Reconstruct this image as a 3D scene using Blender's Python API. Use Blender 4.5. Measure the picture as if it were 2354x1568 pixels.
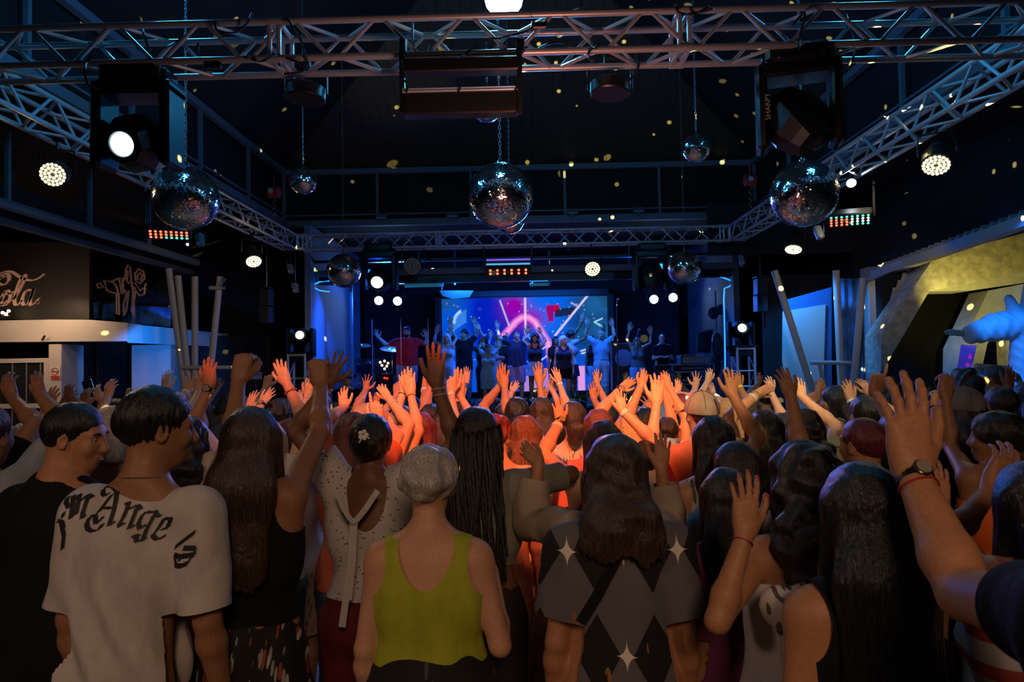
import bpy, bmesh, math, random
import numpy as np
from mathutils import Vector, Matrix, Euler
from mathutils.bvhtree import BVHTree
PI = math.pi
for _o in list(bpy.data.objects): bpy.data.objects.remove(_o)
scn = bpy.context.scene
COL = scn.collection
# ---------------------------------------------------------------- camera
FPX = 1569.0
CAM = np.array([0.0, 0.0, 1.87])
cam_d = bpy.data.cameras.new('camera'); cam = bpy.data.objects.new('camera', cam_d); COL.objects.link(cam)
cam_d.sensor_width = 36.0; cam_d.lens = 36.0*FPX/2354.0; cam_d.clip_start = 0.02; cam_d.clip_end = 200
ROT = Matrix.Rotation(math.radians(1.10), 3, 'Z') @ Matrix.Rotation(math.radians(90+1.88), 3, 'X') @ Matrix.Rotation(math.radians(-1.0), 3, 'Z')
cam.matrix_world = Matrix.Translation(Vector(CAM)) @ ROT.to_4x4()
scn.camera = cam
cam_d.dof.use_dof = True; cam_d.dof.focus_distance = 5.5; cam_d.dof.aperture_fstop = 7.0
RM = np.array(ROT)
def ray(px, py):
    d = RM @ np.array([px-1177.0, 784.0-py, -FPX]); return d
def W(px, py, Y):
    "world point on the plane y=Y seen at photo pixel px,py"
    d = ray(px, py); return CAM + d*(Y/d[1])
def WZ(px, py, z):
    d = ray(px, py); return CAM + d*((z-CAM[2])/d[2])
def proj(p):
    c = RM.T @ (np.array(p, float)-CAM); return (1177+FPX*c[0]/-c[2], 784-FPX*c[1]/-c[2])
# ---------------------------------------------------------------- view and world
vs = scn.view_settings
vs.view_transform = 'Standard'; vs.look = 'None'; vs.exposure = 0.0; vs.gamma = 1.0; vs.use_curve_mapping = False
wd = bpy.data.worlds.new('world'); scn.world = wd; wd.use_nodes = True
wd.node_tree.nodes['Background'].inputs[0].default_value = (0.16, 0.22, 0.45, 1)
wd.node_tree.nodes['Background'].inputs[1].default_value = 0.004
# ---------------------------------------------------------------- lights
def aim_rot(p, t): return (Vector(t)-Vector(p)).to_track_quat('-Z', 'Y')
def lamp(kind, name, p, t, e, col, size=0.1, cone=60, blend=0.4, size_y=None):
    d = bpy.data.lights.new(name, kind); d.energy = e; d.color = col
    if kind == 'AREA':
        d.shape = 'RECTANGLE'; d.size = size; d.size_y = size_y or size
    else: d.shadow_soft_size = size
    if kind == 'SPOT': d.spot_size = math.radians(cone); d.spot_blend = blend
    o = bpy.data.objects.new(name, d); COL.objects.link(o); o.location = p
    if t is not None: o.rotation_mode = 'QUATERNION'; o.rotation_quaternion = aim_rot(p, t)
    return o
BLUE = (0.008, 0.12, 1.0); CYAN = (0.04, 0.45, 1.0); RED = (1.0, 0.16, 0.045); AMB = (1.0, 0.46, 0.17); WARM = (1.0, 0.72, 0.42); YEL = (1.0, 0.82, 0.18)
# blue wash head above the near truss
lamp('POINT', 'blue_wash_light', (-0.15, 5.45, 4.80), None, 150, CYAN, 0.12)
lamp('POINT', 'blue_wash_light', (-0.15, 8.2, 5.2), None, 55, CYAN, 0.15)
for _x in (-2.9, 2.9): lamp('POINT', 'blue_wash_light', (_x, 5.5, 5.1), None, 60, CYAN, 0.2)  # unseen pair added above the frame for cyan ball tops and truss rims
# beams from the lighting bar above the photographer, passing over the front row into the crowd
lamp('SPOT', 'red_beam_light', (0.0, 0.9, 4.15), (-0.02, 5.0, 1.2), 1150, (1.0, 0.15, 0.035), 0.06, 33, 0.3)
lamp('SPOT', 'red_beam_light', (-1.2, 0.9, 4.15), (-1.35, 4.6, 1.6), 420, (1.0, 0.12, 0.04), 0.05, 20, 0.3)
lamp('SPOT', 'warm_beam_light', (0.7, 0.9, 4.15), (0.95, 5.2, 1.35), 420, (1.0, 0.60, 0.28), 0.05, 29, 0.3)
lamp('SPOT', 'warm_beam_light', (2.0, 1.1, 4.15), (1.75, 5.0, 1.5), 330, (1.0, 0.78, 0.42), 0.05, 24, 0.3)
lamp('SPOT', 'warm_beam_light', (-1.0, 0.9, 4.15), (-0.9, 5.8, 1.4), 230, (1.0, 0.62, 0.38), 0.05, 31, 0.5)
lamp('SPOT', 'warm_par_light', (4.0, 6.7, 3.85), (2.6, 5.2, 1.5), 110, (1.0, 0.85, 0.35), 0.1, 80, 0.6)
lamp('SPOT', 'warm_par_light', (-4.3, 6.2, 3.7), (-2.4, 4.6, 1.4), 90, (1.0, 0.66, 0.36), 0.1, 90, 0.6)
lamp('SPOT', 'red_bar_light', (0.0, 12.6, 3.8), (0.1, 8.0, 0.9), 260, (1.0, 0.12, 0.03), 0.2, 70, 0.6)
lamp('SPOT', 'blue_back_light', (0.4, 12.4, 4.0), (0.0, 3.2, 1.6), 520, (0.03, 0.30, 1.0), 0.25, 70, 0.6)
# unseen fill added behind the photographer, dim and warm, for the house ambience
lamp('SPOT', 'rear_fill_light', (0.6, -2.6, 3.9), (0.1, 3.0, 0.8), 235, (1.0, 0.62, 0.40), 0.5, 62, 0.5)
lamp('SPOT', 'rear_fill_light', (-3.4, -1.2, 3.5), (-0.9, 2.6, 1.0), 80, (1.0, 0.66, 0.50), 0.3, 62, 0.5)
# fill spots added in mid-air to warm and redden the near truss from below
lamp('SPOT', 'truss_red_fill', (0.1, 3.4, 2.4), (0.0, 5.0, 4.2), 62, (1.0, 0.52, 0.42), 0.25, 125, 0.8)
lamp('SPOT', 'truss_red_fill', (0.2, 4.2, 2.7), (0.1, 4.95, 4.2), 20, (1.0, 0.16, 0.07), 0.2, 100, 0.9)
lamp('SPOT', 'roof_olive_light', (-1.6, 9.0, 4.6), (-2.3, 12.6, 7.4), 60, (0.75, 0.8, 0.25), 0.1, 34, 0.8)
# stage
for _x in (-3.35, -2.9, 2.85, 3.3):
    lamp('SPOT', 'stage_blue_light', (_x, 16.6, 3.5), (_x*0.5, 13.4, 1.5), 330, BLUE, 0.08, 110, 0.5)
lamp('AREA', 'stage_wash_light', (0.1, 14.55, 3.62), (0, 15.9, 1.4), 190, (0.01, 0.15, 1.0), 3.4, size_y=0.2)
lamp('SPOT', 'stage_side_light', (-3.0, 14.1, 3.9), (-4.3, 15.8, 2.2), 620, BLUE, 0.1, 90, 0.6)
lamp('SPOT', 'stage_side_light', (2.8, 14.2, 3.9), (4.2, 16.0, 2.2), 420, BLUE, 0.1, 90, 0.6)
lamp('SPOT', 'stage_front_light', (-2.2, 12.8, 3.9), (-2.5, 15.0, 1.9), 420, (1.0, 0.25, 0.20), 0.06, 26, 0.5)
lamp('SPOT', 'stage_front_light', (0.5, 12.8, 3.9), (0.3, 15.2, 1.8), 45, (0.85, 0.35, 0.85), 0.08, 40, 0.6)
# left kiosk
lamp('SPOT', 'kiosk_downlight', (-8.75, 12.3, 3.3), (-8.75, 12.95, 2.5), 26, (1.0, 0.66, 0.36), 0.05, 110, 0.7)
lamp('AREA', 'kiosk_light', (-9.4, 11.4, 3.0), (-9.6, 13.0, 2.6), 17, (1.0, 0.6, 0.38), 0.8)
lamp('SPOT', 'kiosk_blue_fill', (-6.7, 12.0, 2.25), (-7.95, 14.5, 1.9), 230, (0.01, 0.22, 1.0), 0.06, 62, 0.5)  # spot added in mid-air to turn the inner column blue
lamp('SPOT', 'sculpture_fill', (-6.9, 11.2, 3.6), (-8.4, 14.0, 4.0), 45, (1.0, 0.6, 0.45), 0.06, 60, 0.5)  # extra spot added to brighten the wire sculpture
# right-hand wall, arch and statue
lamp('SPOT', 'yellow_wall_light', (6.35, 9.85, 2.2), (7.3, 10.7, 3.1), 95, (1.0, 0.80, 0.16), 0.05, 120, 0.6)
lamp('POINT', 'arch_light', (8.75, 10.8, 2.7), None, 7, (0.75, 0.95, 1.0), 0.1)
lamp('SPOT', 'statue_blue_light', (5.6, 7.2, 3.6), (7.1, 9.6, 2.2), 520, (0.01, 0.20, 1.0), 0.06, 42, 0.3)
lamp('SPOT', 'banner_light', (4.3, 11.75, 3.5), (5.3, 12.3, 1.9), 190, (0.03, 0.32, 1.0), 0.06, 100, 0.5)
lamp('SPOT', 'banner_warm_light', (4.0, 8.0, 3.9), (5.9, 12.4, 2.0), 60, (1.0, 0.75, 0.5), 0.06, 60, 0.5)
lamp('SPOT', 'post_light', (-3.0, 9.0, 4.0), (-6.0, 12.5, 2.2), 85, (1.0, 0.72, 0.5), 0.06, 60, 0.5)
# stand-in for the mirror balls' sparkle: added lamps broken into a few hundred pencils
def sparkle(p, e, scale, thr, r=0.012):
    o = lamp('POINT', 'mirror_sparkle_light', p, None, e, (1.0, 0.80, 0.25), r)
    d = o.data; d.use_nodes = True; nt = d.node_tree
    em = nt.nodes['Emission']; tc = nt.nodes.new('ShaderNodeTexCoord'); vo = nt.nodes.new('ShaderNodeTexVoronoi')
    vo.inputs['Scale'].default_value = scale
    lt = nt.nodes.new('ShaderNodeMath'); lt.operation = 'LESS_THAN'; lt.inputs[1].default_value = thr
    nt.links.new(tc.outputs['Normal'], vo.inputs['Vector']); nt.links.new(vo.outputs['Distance'], lt.inputs[0])
    nt.links.new(lt.outputs[0], em.inputs['Strength'])
sparkle((0.35, 7.2, 3.35), 20000, 15.0, 0.085)
sparkle((3.2, 7.4, 3.2), 9000, 9.0, 0.085)
# ---------------------------------------------------------------- helpers
rnd = random.Random(7)
def link(o, parent=None):
    COL.objects.link(o)
    if parent is not None: o.parent = parent
    return o
def tag(o, label, cat, group=None, kind=None):
    if label: o['label'] = label
    if cat: o['category'] = cat
    if group: o['group'] = group
    if kind: o['kind'] = kind
    return o
def thing(name, label, cat, loc=(0, 0, 0), group=None):
    o = bpy.data.objects.new(name, None); o.empty_display_size = 0.1; link(o); o.location = [float(v) for v in loc]
    return tag(o, label, cat, group)
def raw_mesh(name, V, F, m=None, smooth=True):
    me = bpy.data.meshes.new(name)
    V = np.asarray(V, dtype=np.float32)
    if isinstance(F, np.ndarray):
        n = len(F); k = F.shape[1]
        me.vertices.add(len(V)); me.vertices.foreach_set('co', V.ravel())
        me.loops.add(n*k); me.loops.foreach_set('vertex_index', F.astype(np.int32).ravel())
        me.polygons.add(n); me.polygons.foreach_set('loop_start', np.arange(0, n*k, k, dtype=np.int32))
        me.update(calc_edges=True)
    else:
        me.from_pydata([tuple(v) for v in V.tolist()], [], F); me.update()
    if smooth and len(me.polygons): me.polygons.foreach_set('use_smooth', np.ones(len(me.polygons), dtype=bool))
    if m is not None: me.materials.append(m)
    return me
def mobj(name, V, F, m=None, parent=None, smooth=True):
    V = np.asarray(V, dtype=np.float64)
    if parent is not None:
        q = parent; off = np.zeros(3)
        while q is not None: off += np.array(q.location); q = q.parent
        V = V - off
    return link(bpy.data.objects.new(name, raw_mesh(name, V, F, m, smooth)), parent)
def nrm(v):
    v = np.asarray(v, float); return v/max(np.linalg.norm(v), 1e-9)
def frame(d, up=(0, 0, 1)):
    d = nrm(d); u = np.asarray(up, float)
    if abs(np.dot(d, u)) > 0.98: u = np.array([0, 1, 0.0])
    x = nrm(np.cross(d, u)); y = np.cross(x, d); return x, y, d
class MB:
    "collects shapes into one mesh"
    def __init__(s): s.V = []; s.F = []
    def add(s, V, F):
        b = len(s.V); s.V += [tuple(map(float, v)) for v in V]; s.F += [tuple(i+b for i in f) for f in F]; return s
    def box(s, c, size, R=None, bev=0.0):
        sx, sy, sz = [k/2 for k in size]; c = np.asarray(c, float)
        if bev <= 0:
            V = np.array([(x, y, z) for x in (-sx, sx) for y in (-sy, sy) for z in (-sz, sz)])
            F = [(0, 1, 3, 2), (4, 6, 7, 5), (0, 4, 5, 1), (2, 3, 7, 6), (0, 2, 6, 4), (1, 5, 7, 3)]
        else:
            b = min(bev, sx*.9, sy*.9, sz*.9)
            ring = [(-sx+b, -sy), (sx-b, -sy), (sx, -sy+b), (sx, sy-b), (sx-b, sy), (-sx+b, sy), (-sx, sy-b), (-sx, -sy+b)]
            V = []; 
            for z, k in ((-sz, 1), (-sz+b, 0), (sz-b, 0), (sz, 1)):
                for x, y in ring: V.append((x-(b*k if x > 0 else -b*k), y-(b*k if y > 0 else -b*k), z))
            V = np.array(V); F = [tuple(range(7, -1, -1)), tuple(range(24, 32))]
            for r in range(3):
                for i in range(8): F.append((r*8+i, r*8+(i+1) % 8, r*8+8+(i+1) % 8, r*8+8+i))
        if R is not None: V = V @ np.asarray(R, float)
        return s.add(V+c, F)
    def tube(s, a, b, r, seg=8, r2=None, cap=True):
        a = np.asarray(a, float); b = np.asarray(b, float); x, y, d = frame(b-a); r2 = r if r2 is None else r2
        A = [a+(x*math.cos(t)+y*math.sin(t))*r for t in np.arange(seg)*2*PI/seg]
        B = [b+(x*math.cos(t)+y*math.sin(t))*r2 for t in np.arange(seg)*2*PI/seg]
        F = [(i, (i+1) % seg, seg+(i+1) % seg, seg+i) for i in range(seg)]
        if cap: F += [tuple(range(seg-1, -1, -1)), tuple(range(seg, 2*seg))]
        return s.add(A+B, F)
    def path(s, pts, r, seg=6, closed=False, flat=None):
        P = [np.asarray(p, float) for p in pts]; n = len(P); V = []; px = None
        rr = r if hasattr(r, '__len__') else [r]*n
        for i in range(n):
            d = (P[(i+1) % n]-P[i-1]) if closed or 0 < i < n-1 else (P[1]-P[0] if i == 0 else P[-1]-P[-2])
            d = nrm(d)
            if px is None: x, y, _ = frame(d)
            else:
                x = nrm(px-d*np.dot(px, d)); y = np.cross(d, x)
            px = x
            for t in range(seg):
                a = t*2*PI/seg; V.append(P[i]+(x*math.cos(a)+y*math.sin(a)*(flat or 1))*rr[i])
        F = []
        for i in range(n if closed else n-1):
            j = (i+1) % n
            for t in range(seg): F.append((i*seg+t, i*seg+(t+1) % seg, j*seg+(t+1) % seg, j*seg+t))
        if not closed: F += [tuple(range(seg-1, -1, -1)), tuple((n-1)*seg+t for t in range(seg))]
        return s.add(V, F)
    def lathe(s, o, d, prof, seg=20, up=(0, 0, 1), sx=1, sy=1):
        x, y, d = frame(d, up); o = np.asarray(o, float); V = []; F = []
        for h, r in prof:
            for t in range(seg):
                a = t*2*PI/seg; V.append(o+d*h+(x*math.cos(a)*sx+y*math.sin(a)*sy)*max(r, 1e-4))
        for i in range(len(prof)-1):
            for t in range(seg): F.append((i*seg+t, i*seg+(t+1) % seg, (i+1)*seg+(t+1) % seg, (i+1)*seg+t))
        F += [tuple(range(seg-1, -1, -1)), tuple((len(prof)-1)*seg+t for t in range(seg))]
        return s.add(V, F)
    def prism(s, pts, off):
        "polygon of 3-d points pushed along off"
        n = len(pts); P = [np.asarray(p, float) for p in pts]; Q = [p+np.asarray(off, float) for p in P]
        return s.add(P+Q, [tuple(range(n)), tuple(range(2*n-1, n-1, -1))]+[(i, n+i, n+(i+1) % n, (i+1) % n) for i in range(n)])
    def ball(s, c, r, seg=12, rings=8, sc=(1, 1, 1)):
        c = np.asarray(c, float); V = [c+np.array([0, 0, r*sc[2]])]
        for i in range(1, rings):
            for t in range(seg):
                p = PI*i/rings; a = 2*PI*t/seg; V.append(c+r*np.array([math.sin(p)*math.cos(a)*sc[0], math.sin(p)*math.sin(a)*sc[1], math.cos(p)*sc[2]]))
        V.append(c-np.array([0, 0, r*sc[2]])); F = [(0, 1+t, 1+(t+1) % seg) for t in range(seg)]
        for i in range(rings-2):
            for t in range(seg): F.append((1+i*seg+t, 1+(i+1)*seg+t, 1+(i+1)*seg+(t+1) % seg, 1+i*seg+(t+1) % seg))
        b = 1+(rings-2)*seg; F += [(b+t, len(V)-1, b+(t+1) % seg) for t in range(seg)]
        return s.add(V, F)
    def build(s, name, m, parent=None, smooth=False, fix=True):
        o = mobj(name, s.V, s.F, m, parent, False)
        if fix:
            b = bmesh.new(); b.from_mesh(o.data); bmesh.ops.recalc_face_normals(b, faces=b.faces); b.to_mesh(o.data); b.free()
        if smooth: 
            o.data.polygons.foreach_set('use_smooth', np.ones(len(o.data.polygons), dtype=bool))
            try: o.data.set_sharp_from_angle(angle=0.7)
            except Exception: pass
        return o
# ---------------------------------------------------------------- materials
_mats = {}
def mat(name, col, rough=0.6, metal=0.0, em=None, es=0.0, spec=None, bump=0.0, bscale=40.0, vary=0.0, alpha=None, trans=0.0, stretch=None, sheen=0.0):
    if name in _mats: return _mats[name]
    m = bpy.data.materials.new(name); m.use_nodes = True; nt = m.node_tree; b = nt.nodes['Principled BSDF']
    b.inputs['Base Color'].default_value = (*col, 1); b.inputs['Roughness'].default_value = rough; b.inputs['Metallic'].default_value = metal
    if spec is not None: b.inputs['Specular IOR Level'].default_value = spec
    if em is not None: b.inputs['Emission Color'].default_value = (*em, 1); b.inputs['Emission Strength'].default_value = es
    if trans: b.inputs['Transmission Weight'].default_value = trans
    if alpha is not None: b.inputs['Alpha'].default_value = alpha
    if sheen: b.inputs['Sheen Weight'].default_value = sheen
    if bump or vary:
        tc = nt.nodes.new('ShaderNodeTexCoord'); mp = nt.nodes.new('ShaderNodeMapping'); no = nt.nodes.new('ShaderNodeTexNoise')
        nt.links.new(tc.outputs['Object'], mp.inputs[0]); nt.links.new(mp.outputs[0], no.inputs['Vector'])
        no.inputs['Scale'].default_value = bscale; no.inputs['Detail'].default_value = 3
        if stretch: mp.inputs['Scale'].default_value = stretch
        if bump:
            bp = nt.nodes.new('ShaderNodeBump'); bp.inputs['Strength'].default_value = bump; bp.inputs['Distance'].default_value = 0.01
            nt.links.new(no.outputs['Fac'], bp.inputs['Height']); nt.links.new(bp.outputs[0], b.inputs['Normal'])
        if vary:
            mx = nt.nodes.new('ShaderNodeMix'); mx.data_type = 'RGBA'; rp = nt.nodes.new('ShaderNodeMapRange')
            rp.inputs['From Min'].default_value = 0.35; rp.inputs['From Max'].default_value = 0.65
            nt.links.new(no.outputs['Fac'], rp.inputs['Value']); nt.links.new(rp.outputs[0], mx.inputs['Factor'])
            mx.inputs['A'].default_value = (*[max(0, c*(1-vary)) for c in col], 1); mx.inputs['B'].default_value = (*[min(1, c*(1+vary)+0.02*vary) for c in col], 1)
            nt.links.new(mx.outputs['Result'], b.inputs['Base Color'])
    _mats[name] = m; return m
def emit(name, col, s): return mat(name, (0.02, 0.02, 0.02), 0.4, em=col, es=s)
M_BLACK = mat('black_paint', (0.012, 0.012, 0.013), 0.6)
M_ROOF = mat('dark_roof_panel', (0.007, 0.007, 0.0065), 0.8, bump=0.2, bscale=6)
M_STEEL = mat('blue_grey_steel', (0.14, 0.18, 0.22), 0.5, bump=0.1, bscale=30)
M_ALU = mat('aluminium_tube', (0.50, 0.49, 0.50), 0.36, 0.45, bump=0.06, bscale=60)
M_CASE = mat('black_fixture_plastic', (0.007, 0.007, 0.008), 0.35)
M_CABLE = mat('black_cable', (0.01, 0.01, 0.01), 0.5)
M_CHAIN = mat('steel_chain', (0.35, 0.36, 0.38), 0.35, 0.9)
M_MIRROR = mat('mirror_tile', (0.93, 0.93, 0.94), 0.10, 1.0)
M_GROUT = mat('mirror_ball_core', (0.05, 0.05, 0.05), 0.5)
M_WHITE = mat('white_painted_wall', (0.62, 0.58, 0.54), 0.7, bump=0.08, bscale=12)
M_PIPE = mat('white_painted_pipe', (0.48, 0.45, 0.43), 0.5, bump=0.05, bscale=20)
M_CONC = mat('rough_concrete', (0.42, 0.40, 0.33), 0.9, bump=0.5, bscale=9, vary=0.25)
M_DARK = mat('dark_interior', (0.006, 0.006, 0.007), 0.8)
M_CHROME = mat('chrome', (0.7, 0.7, 0.72), 0.12, 1.0)
def floor_mat():
    m = bpy.data.materials.new('wood_plank_floor'); m.use_nodes = True; nt = m.node_tree; b = nt.nodes['Principled BSDF']
    tc = nt.nodes.new('ShaderNodeTexCoord'); br = nt.nodes.new('ShaderNodeTexBrick'); no = nt.nodes.new('ShaderNodeTexNoise'); mp = nt.nodes.new('ShaderNodeMapping')
    br.inputs['Scale'].default_value = 1.0; br.inputs['Brick Width'].default_value = 1.3; br.inputs['Row Height'].default_value = 0.085; br.inputs['Mortar Size'].default_value = 0.003
    br.inputs['Color1'].default_value = (0.30, 0.17, 0.09, 1); br.inputs['Color2'].default_value = (0.62, 0.46, 0.30, 1); br.inputs['Mortar'].default_value = (0.05, 0.03, 0.02, 1)
    nt.links.new(tc.outputs['Object'], br.inputs['Vector']); mp.inputs['Scale'].default_value = (1.2, 14, 1)
    nt.links.new(tc.outputs['Object'], mp.inputs[0]); nt.links.new(mp.outputs[0], no.inputs['Vector']); no.inputs['Scale'].default_value = 3
    mx = nt.nodes.new('ShaderNodeMix'); mx.data_type = 'RGBA'; mx.blend_type = 'MULTIPLY'; mx.inputs['Factor'].default_value = 0.6
    nt.links.new(br.outputs['Color'], mx.inputs['A']); nt.links.new(no.outputs['Color'], mx.inputs['B']); nt.links.new(mx.outputs['Result'], b.inputs['Base Color'])
    b.inputs['Roughness'].default_value = 0.35; return m
def plank_mat():
    m = bpy.data.materials.new('dark_timber_lining'); m.use_nodes = True; nt = m.node_tree; b = nt.nodes['Principled BSDF']
    tc = nt.nodes.new('ShaderNodeTexCoord'); wv = nt.nodes.new('ShaderNodeTexWave'); wv.bands_direction = 'X'; wv.wave_profile = 'SAW'
    wv.inputs['Scale'].default_value = 1.6; wv.inputs['Distortion'].default_value = 0
    nt.links.new(tc.outputs['Object'], wv.inputs['Vector']); cr = nt.nodes.new('ShaderNodeValToRGB')
    cr.color_ramp.elements[0].position = 0.0; cr.color_ramp.elements[0].color = (0.004, 0.004, 0.003, 1)
    cr.color_ramp.elements[1].position = 0.12; cr.color_ramp.elements[1].color = (0.055, 0.045, 0.028, 1)
    nt.links.new(wv.outputs['Fac'], cr.inputs[0]); nt.links.new(cr.outputs[0], b.inputs['Base Color']); b.inputs['Roughness'].default_value = 0.6
    return m
# strokes: a broad-nib pen drawing letters as flat polygons
def nib_strokes(strokes, w, ang, to3d, thick, m=None, taper=False):
    "strokes: lists of 2-d points; returns MB of thin solid ribbons"
    b = MB(); na = np.array([math.cos(ang), math.sin(ang)])*w/2
    for st in strokes:
        P = np.array(st, float)
        # smooth (Catmull-Rom) when flagged by more than 3 points
        if len(P) > 3:
            Q = []
            E = np.vstack([2*P[0]-P[1], P, 2*P[-1]-P[-2]])
            for i in range(1, len(E)-2):
                for t in np.linspace(0, 1, 7)[:-1]:
                    p0, p1, p2, p3 = E[i-1], E[i], E[i+1], E[i+2]
                    Q.append(0.5*((2*p1)+(-p0+p2)*t+(2*p0-5*p1+4*p2-p3)*t*t+(-p0+3*p1-3*p2+p3)*t**3))
            Q.append(P[-1]); P = np.array(Q)
        for i in range(len(P)-1):
            a, c = P[i], P[i+1]; d = c-a; L = np.linalg.norm(d)
            if L < 1e-6: continue
            nn = np.array([-d[1], d[0]])/L*w*0.14
            if abs(np.cross(na, d/L)) < w*0.14: q = [a-nn, c-nn, c+nn, a+nn]
            else: q = [a-na, c-na, c+na, a+na]
            f = [to3d(p[0], p[1], thick) for p in q]; g = [to3d(p[0], p[1], 0.0) for p in q]
            b.add(f+g, [(0, 1, 2, 3), (7, 6, 5, 4), (0, 4, 5, 1), (1, 5, 6, 2), (2, 6, 7, 3), (3, 7, 4, 0)])
    return b
def text_mesh(name, s, size, origin, xdir, updir, m, parent, depth=0.004, align='CENTER', shear=0.0):
    cu = bpy.data.curves.new(name, 'FONT'); cu.body = s; cu.size = size; cu.extrude = depth; cu.align_x = align; cu.align_y = 'CENTER'; cu.shear = shear
    t = bpy.data.objects.new(name, cu); COL.objects.link(t); bpy.context.view_layer.update()
    me = bpy.data.meshes.new_from_object(t.evaluated_get(bpy.context.evaluated_depsgraph_get())); bpy.data.objects.remove(t)
    V = np.array([v.co[:] for v in me.vertices]); x = nrm(xdir); u = nrm(np.asarray(updir, float)-x*np.dot(x, updir)); n = np.cross(x, u)
    V = np.asarray(origin, float)+V[:, :1]*x+V[:, 1:2]*u+V[:, 2:3]*n
    return mobj(name, V, [tuple(p.vertices) for p in me.polygons], m, parent, False)
# ---------------------------------------------------------------- the room shell
def structure(o): o['kind'] = 'structure'; return o
fl = structure(MB().box((0, 6, -0.05), (34, 30, 0.1)).build('floor', floor_mat()))
M_BACK = mat('black_back_wall', (0.010, 0.010, 0.012), 0.8, bump=0.2, bscale=5)
structure(MB().box((0, 19.6, 3), (34, 0.2, 6)).build('wall_back', M_BACK))
structure(MB().box((-13.0, 6, 3), (0.2, 28, 6)).build('wall_left', M_BACK))
structure(MB().box((13.0, 6, 3), (0.2, 28, 6)).build('wall_right', M_BACK))
structure(MB().box((0, -6.2, 3), (26, 0.2, 6)).build('wall_rear', mat('rear_wall_paint', (0.06, 0.045, 0.035), 0.8)))
# flat ceiling around the raised hip roof: four slabs with an opening X -5.15..4.95, Y 1..14.6
ZC = 4.87; XL, XR, YN, YF = -5.15, 4.95, 1.0, 14.4
structure(MB().box(((XL-13)/2, 6, ZC+0.05), (XL+13, 26, 0.1)).box(((XR+13)/2, 6, ZC+0.05), (13-XR, 26, 0.1))
          .box((0, (YF+19.5)/2, ZC+0.05), (XR-XL, 19.5-YF, 0.1)).box((0, (YN-6)/2, ZC+0.05), (XR-XL, YN+6, 0.1)).build('ceiling', M_ROOF))
# clerestory sides (upstand) and hip roof
ZE = 6.05; S = 0.5; HX = (XR-XL)/2; RZ = ZE+S*HX; XM = (XL+XR)/2
up = MB()
up.box((XL-0.04, (YN+YF)/2, (ZC+ZE)/2), (0.08, YF-YN, ZE-ZC)).box((XR+0.04, (YN+YF)/2, (ZC+ZE)/2), (0.08, YF-YN, ZE-ZC))
up.box((XM, YF+0.04, (ZC+ZE)/2), (XR-XL, 0.08, ZE-ZC)).box((XM, YN-0.04, (ZC+ZE)/2), (XR-XL, 0.08, ZE-ZC))
structure(up.build('wall_clerestory', M_ROOF))
c = [(XL, YN, ZE), (XR, YN, ZE), (XR, YF, ZE), (XL, YF, ZE)]; r0 = (XM, YN+HX, RZ); r1 = (XM, YF-HX, RZ)
structure(MB().prism([c[3], c[2], r1], (0, 0, 0.08)).build('ceiling_far_slope', plank_mat()))
structure(MB().prism([c[0], c[1], r0], (0, 0, 0.08)).prism([c[1], c[2], r1, r0], (0, 0, 0.08)).prism([c[0], c[3], r1, r0], (0, 0, 0.08)).build('ceiling_slopes', M_ROOF))
def beam(name, label, boxes, cat='steel beam', m=M_STEEL, group=None):
    b = MB()
    for a, c_, w, h in boxes:
        a = np.array(a, float); c_ = np.array(c_, float); x, y, d = frame(c_-a); R = np.array([x, y, d])
        b.box((a+c_)/2, (w, h, np.linalg.norm(c_-a)), R)
    o = b.build(name, m); tag(o, label, cat, group); return o
# steelwork of the clerestory
def clere(name, label, A, B, n, out, gap_ends=True):
    t = thing(name, label, 'steelwork', A)
    A = np.array(A, float); B = np.array(B, float); d = B-A
    MB().box(A+d/2+[0, 0, ZE-ZC-0.06], (abs(d[0])+0.1, abs(d[1])+0.1, 0.11)).build('top_rail', M_STEEL, t)
    MB().box(A+d/2+[0, 0, 0.02], (abs(d[0])+0.14, abs(d[1])+0.14, 0.13)).build('bottom_rail', M_STEEL, t)
    MB().box(A+d/2+[0, 0, 0.20], (abs(d[0])+0.05, abs(d[1])+0.05, 0.03)).build('conduit', M_STEEL, t)
    for i in range(n+1):
        p = A+d*i/n
        MB().box(p+[0, 0, (ZE-ZC)/2], (0.055, 0.055, ZE-ZC-0.12)).build('post', M_STEEL, t)
    return t
clere('clerestory_frame', 'blue-lit steel clerestory frame above the far truss', (XL+0.1, YF-0.12, ZC), (XR-0.1, YF-0.12, ZC), 5, 0)
clere('clerestory_frame', 'steel clerestory frame over the side truss nearest the kiosk', (XL+0.12, YN+0.2, ZC), (XL+0.12, YF-0.2, ZC), 7, 0)
clere('clerestory_frame', 'steel clerestory frame over the side truss nearest the statue', (XR-0.12, YN+0.2, ZC), (XR-0.12, YF-0.2, ZC), 7, 0)
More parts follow.
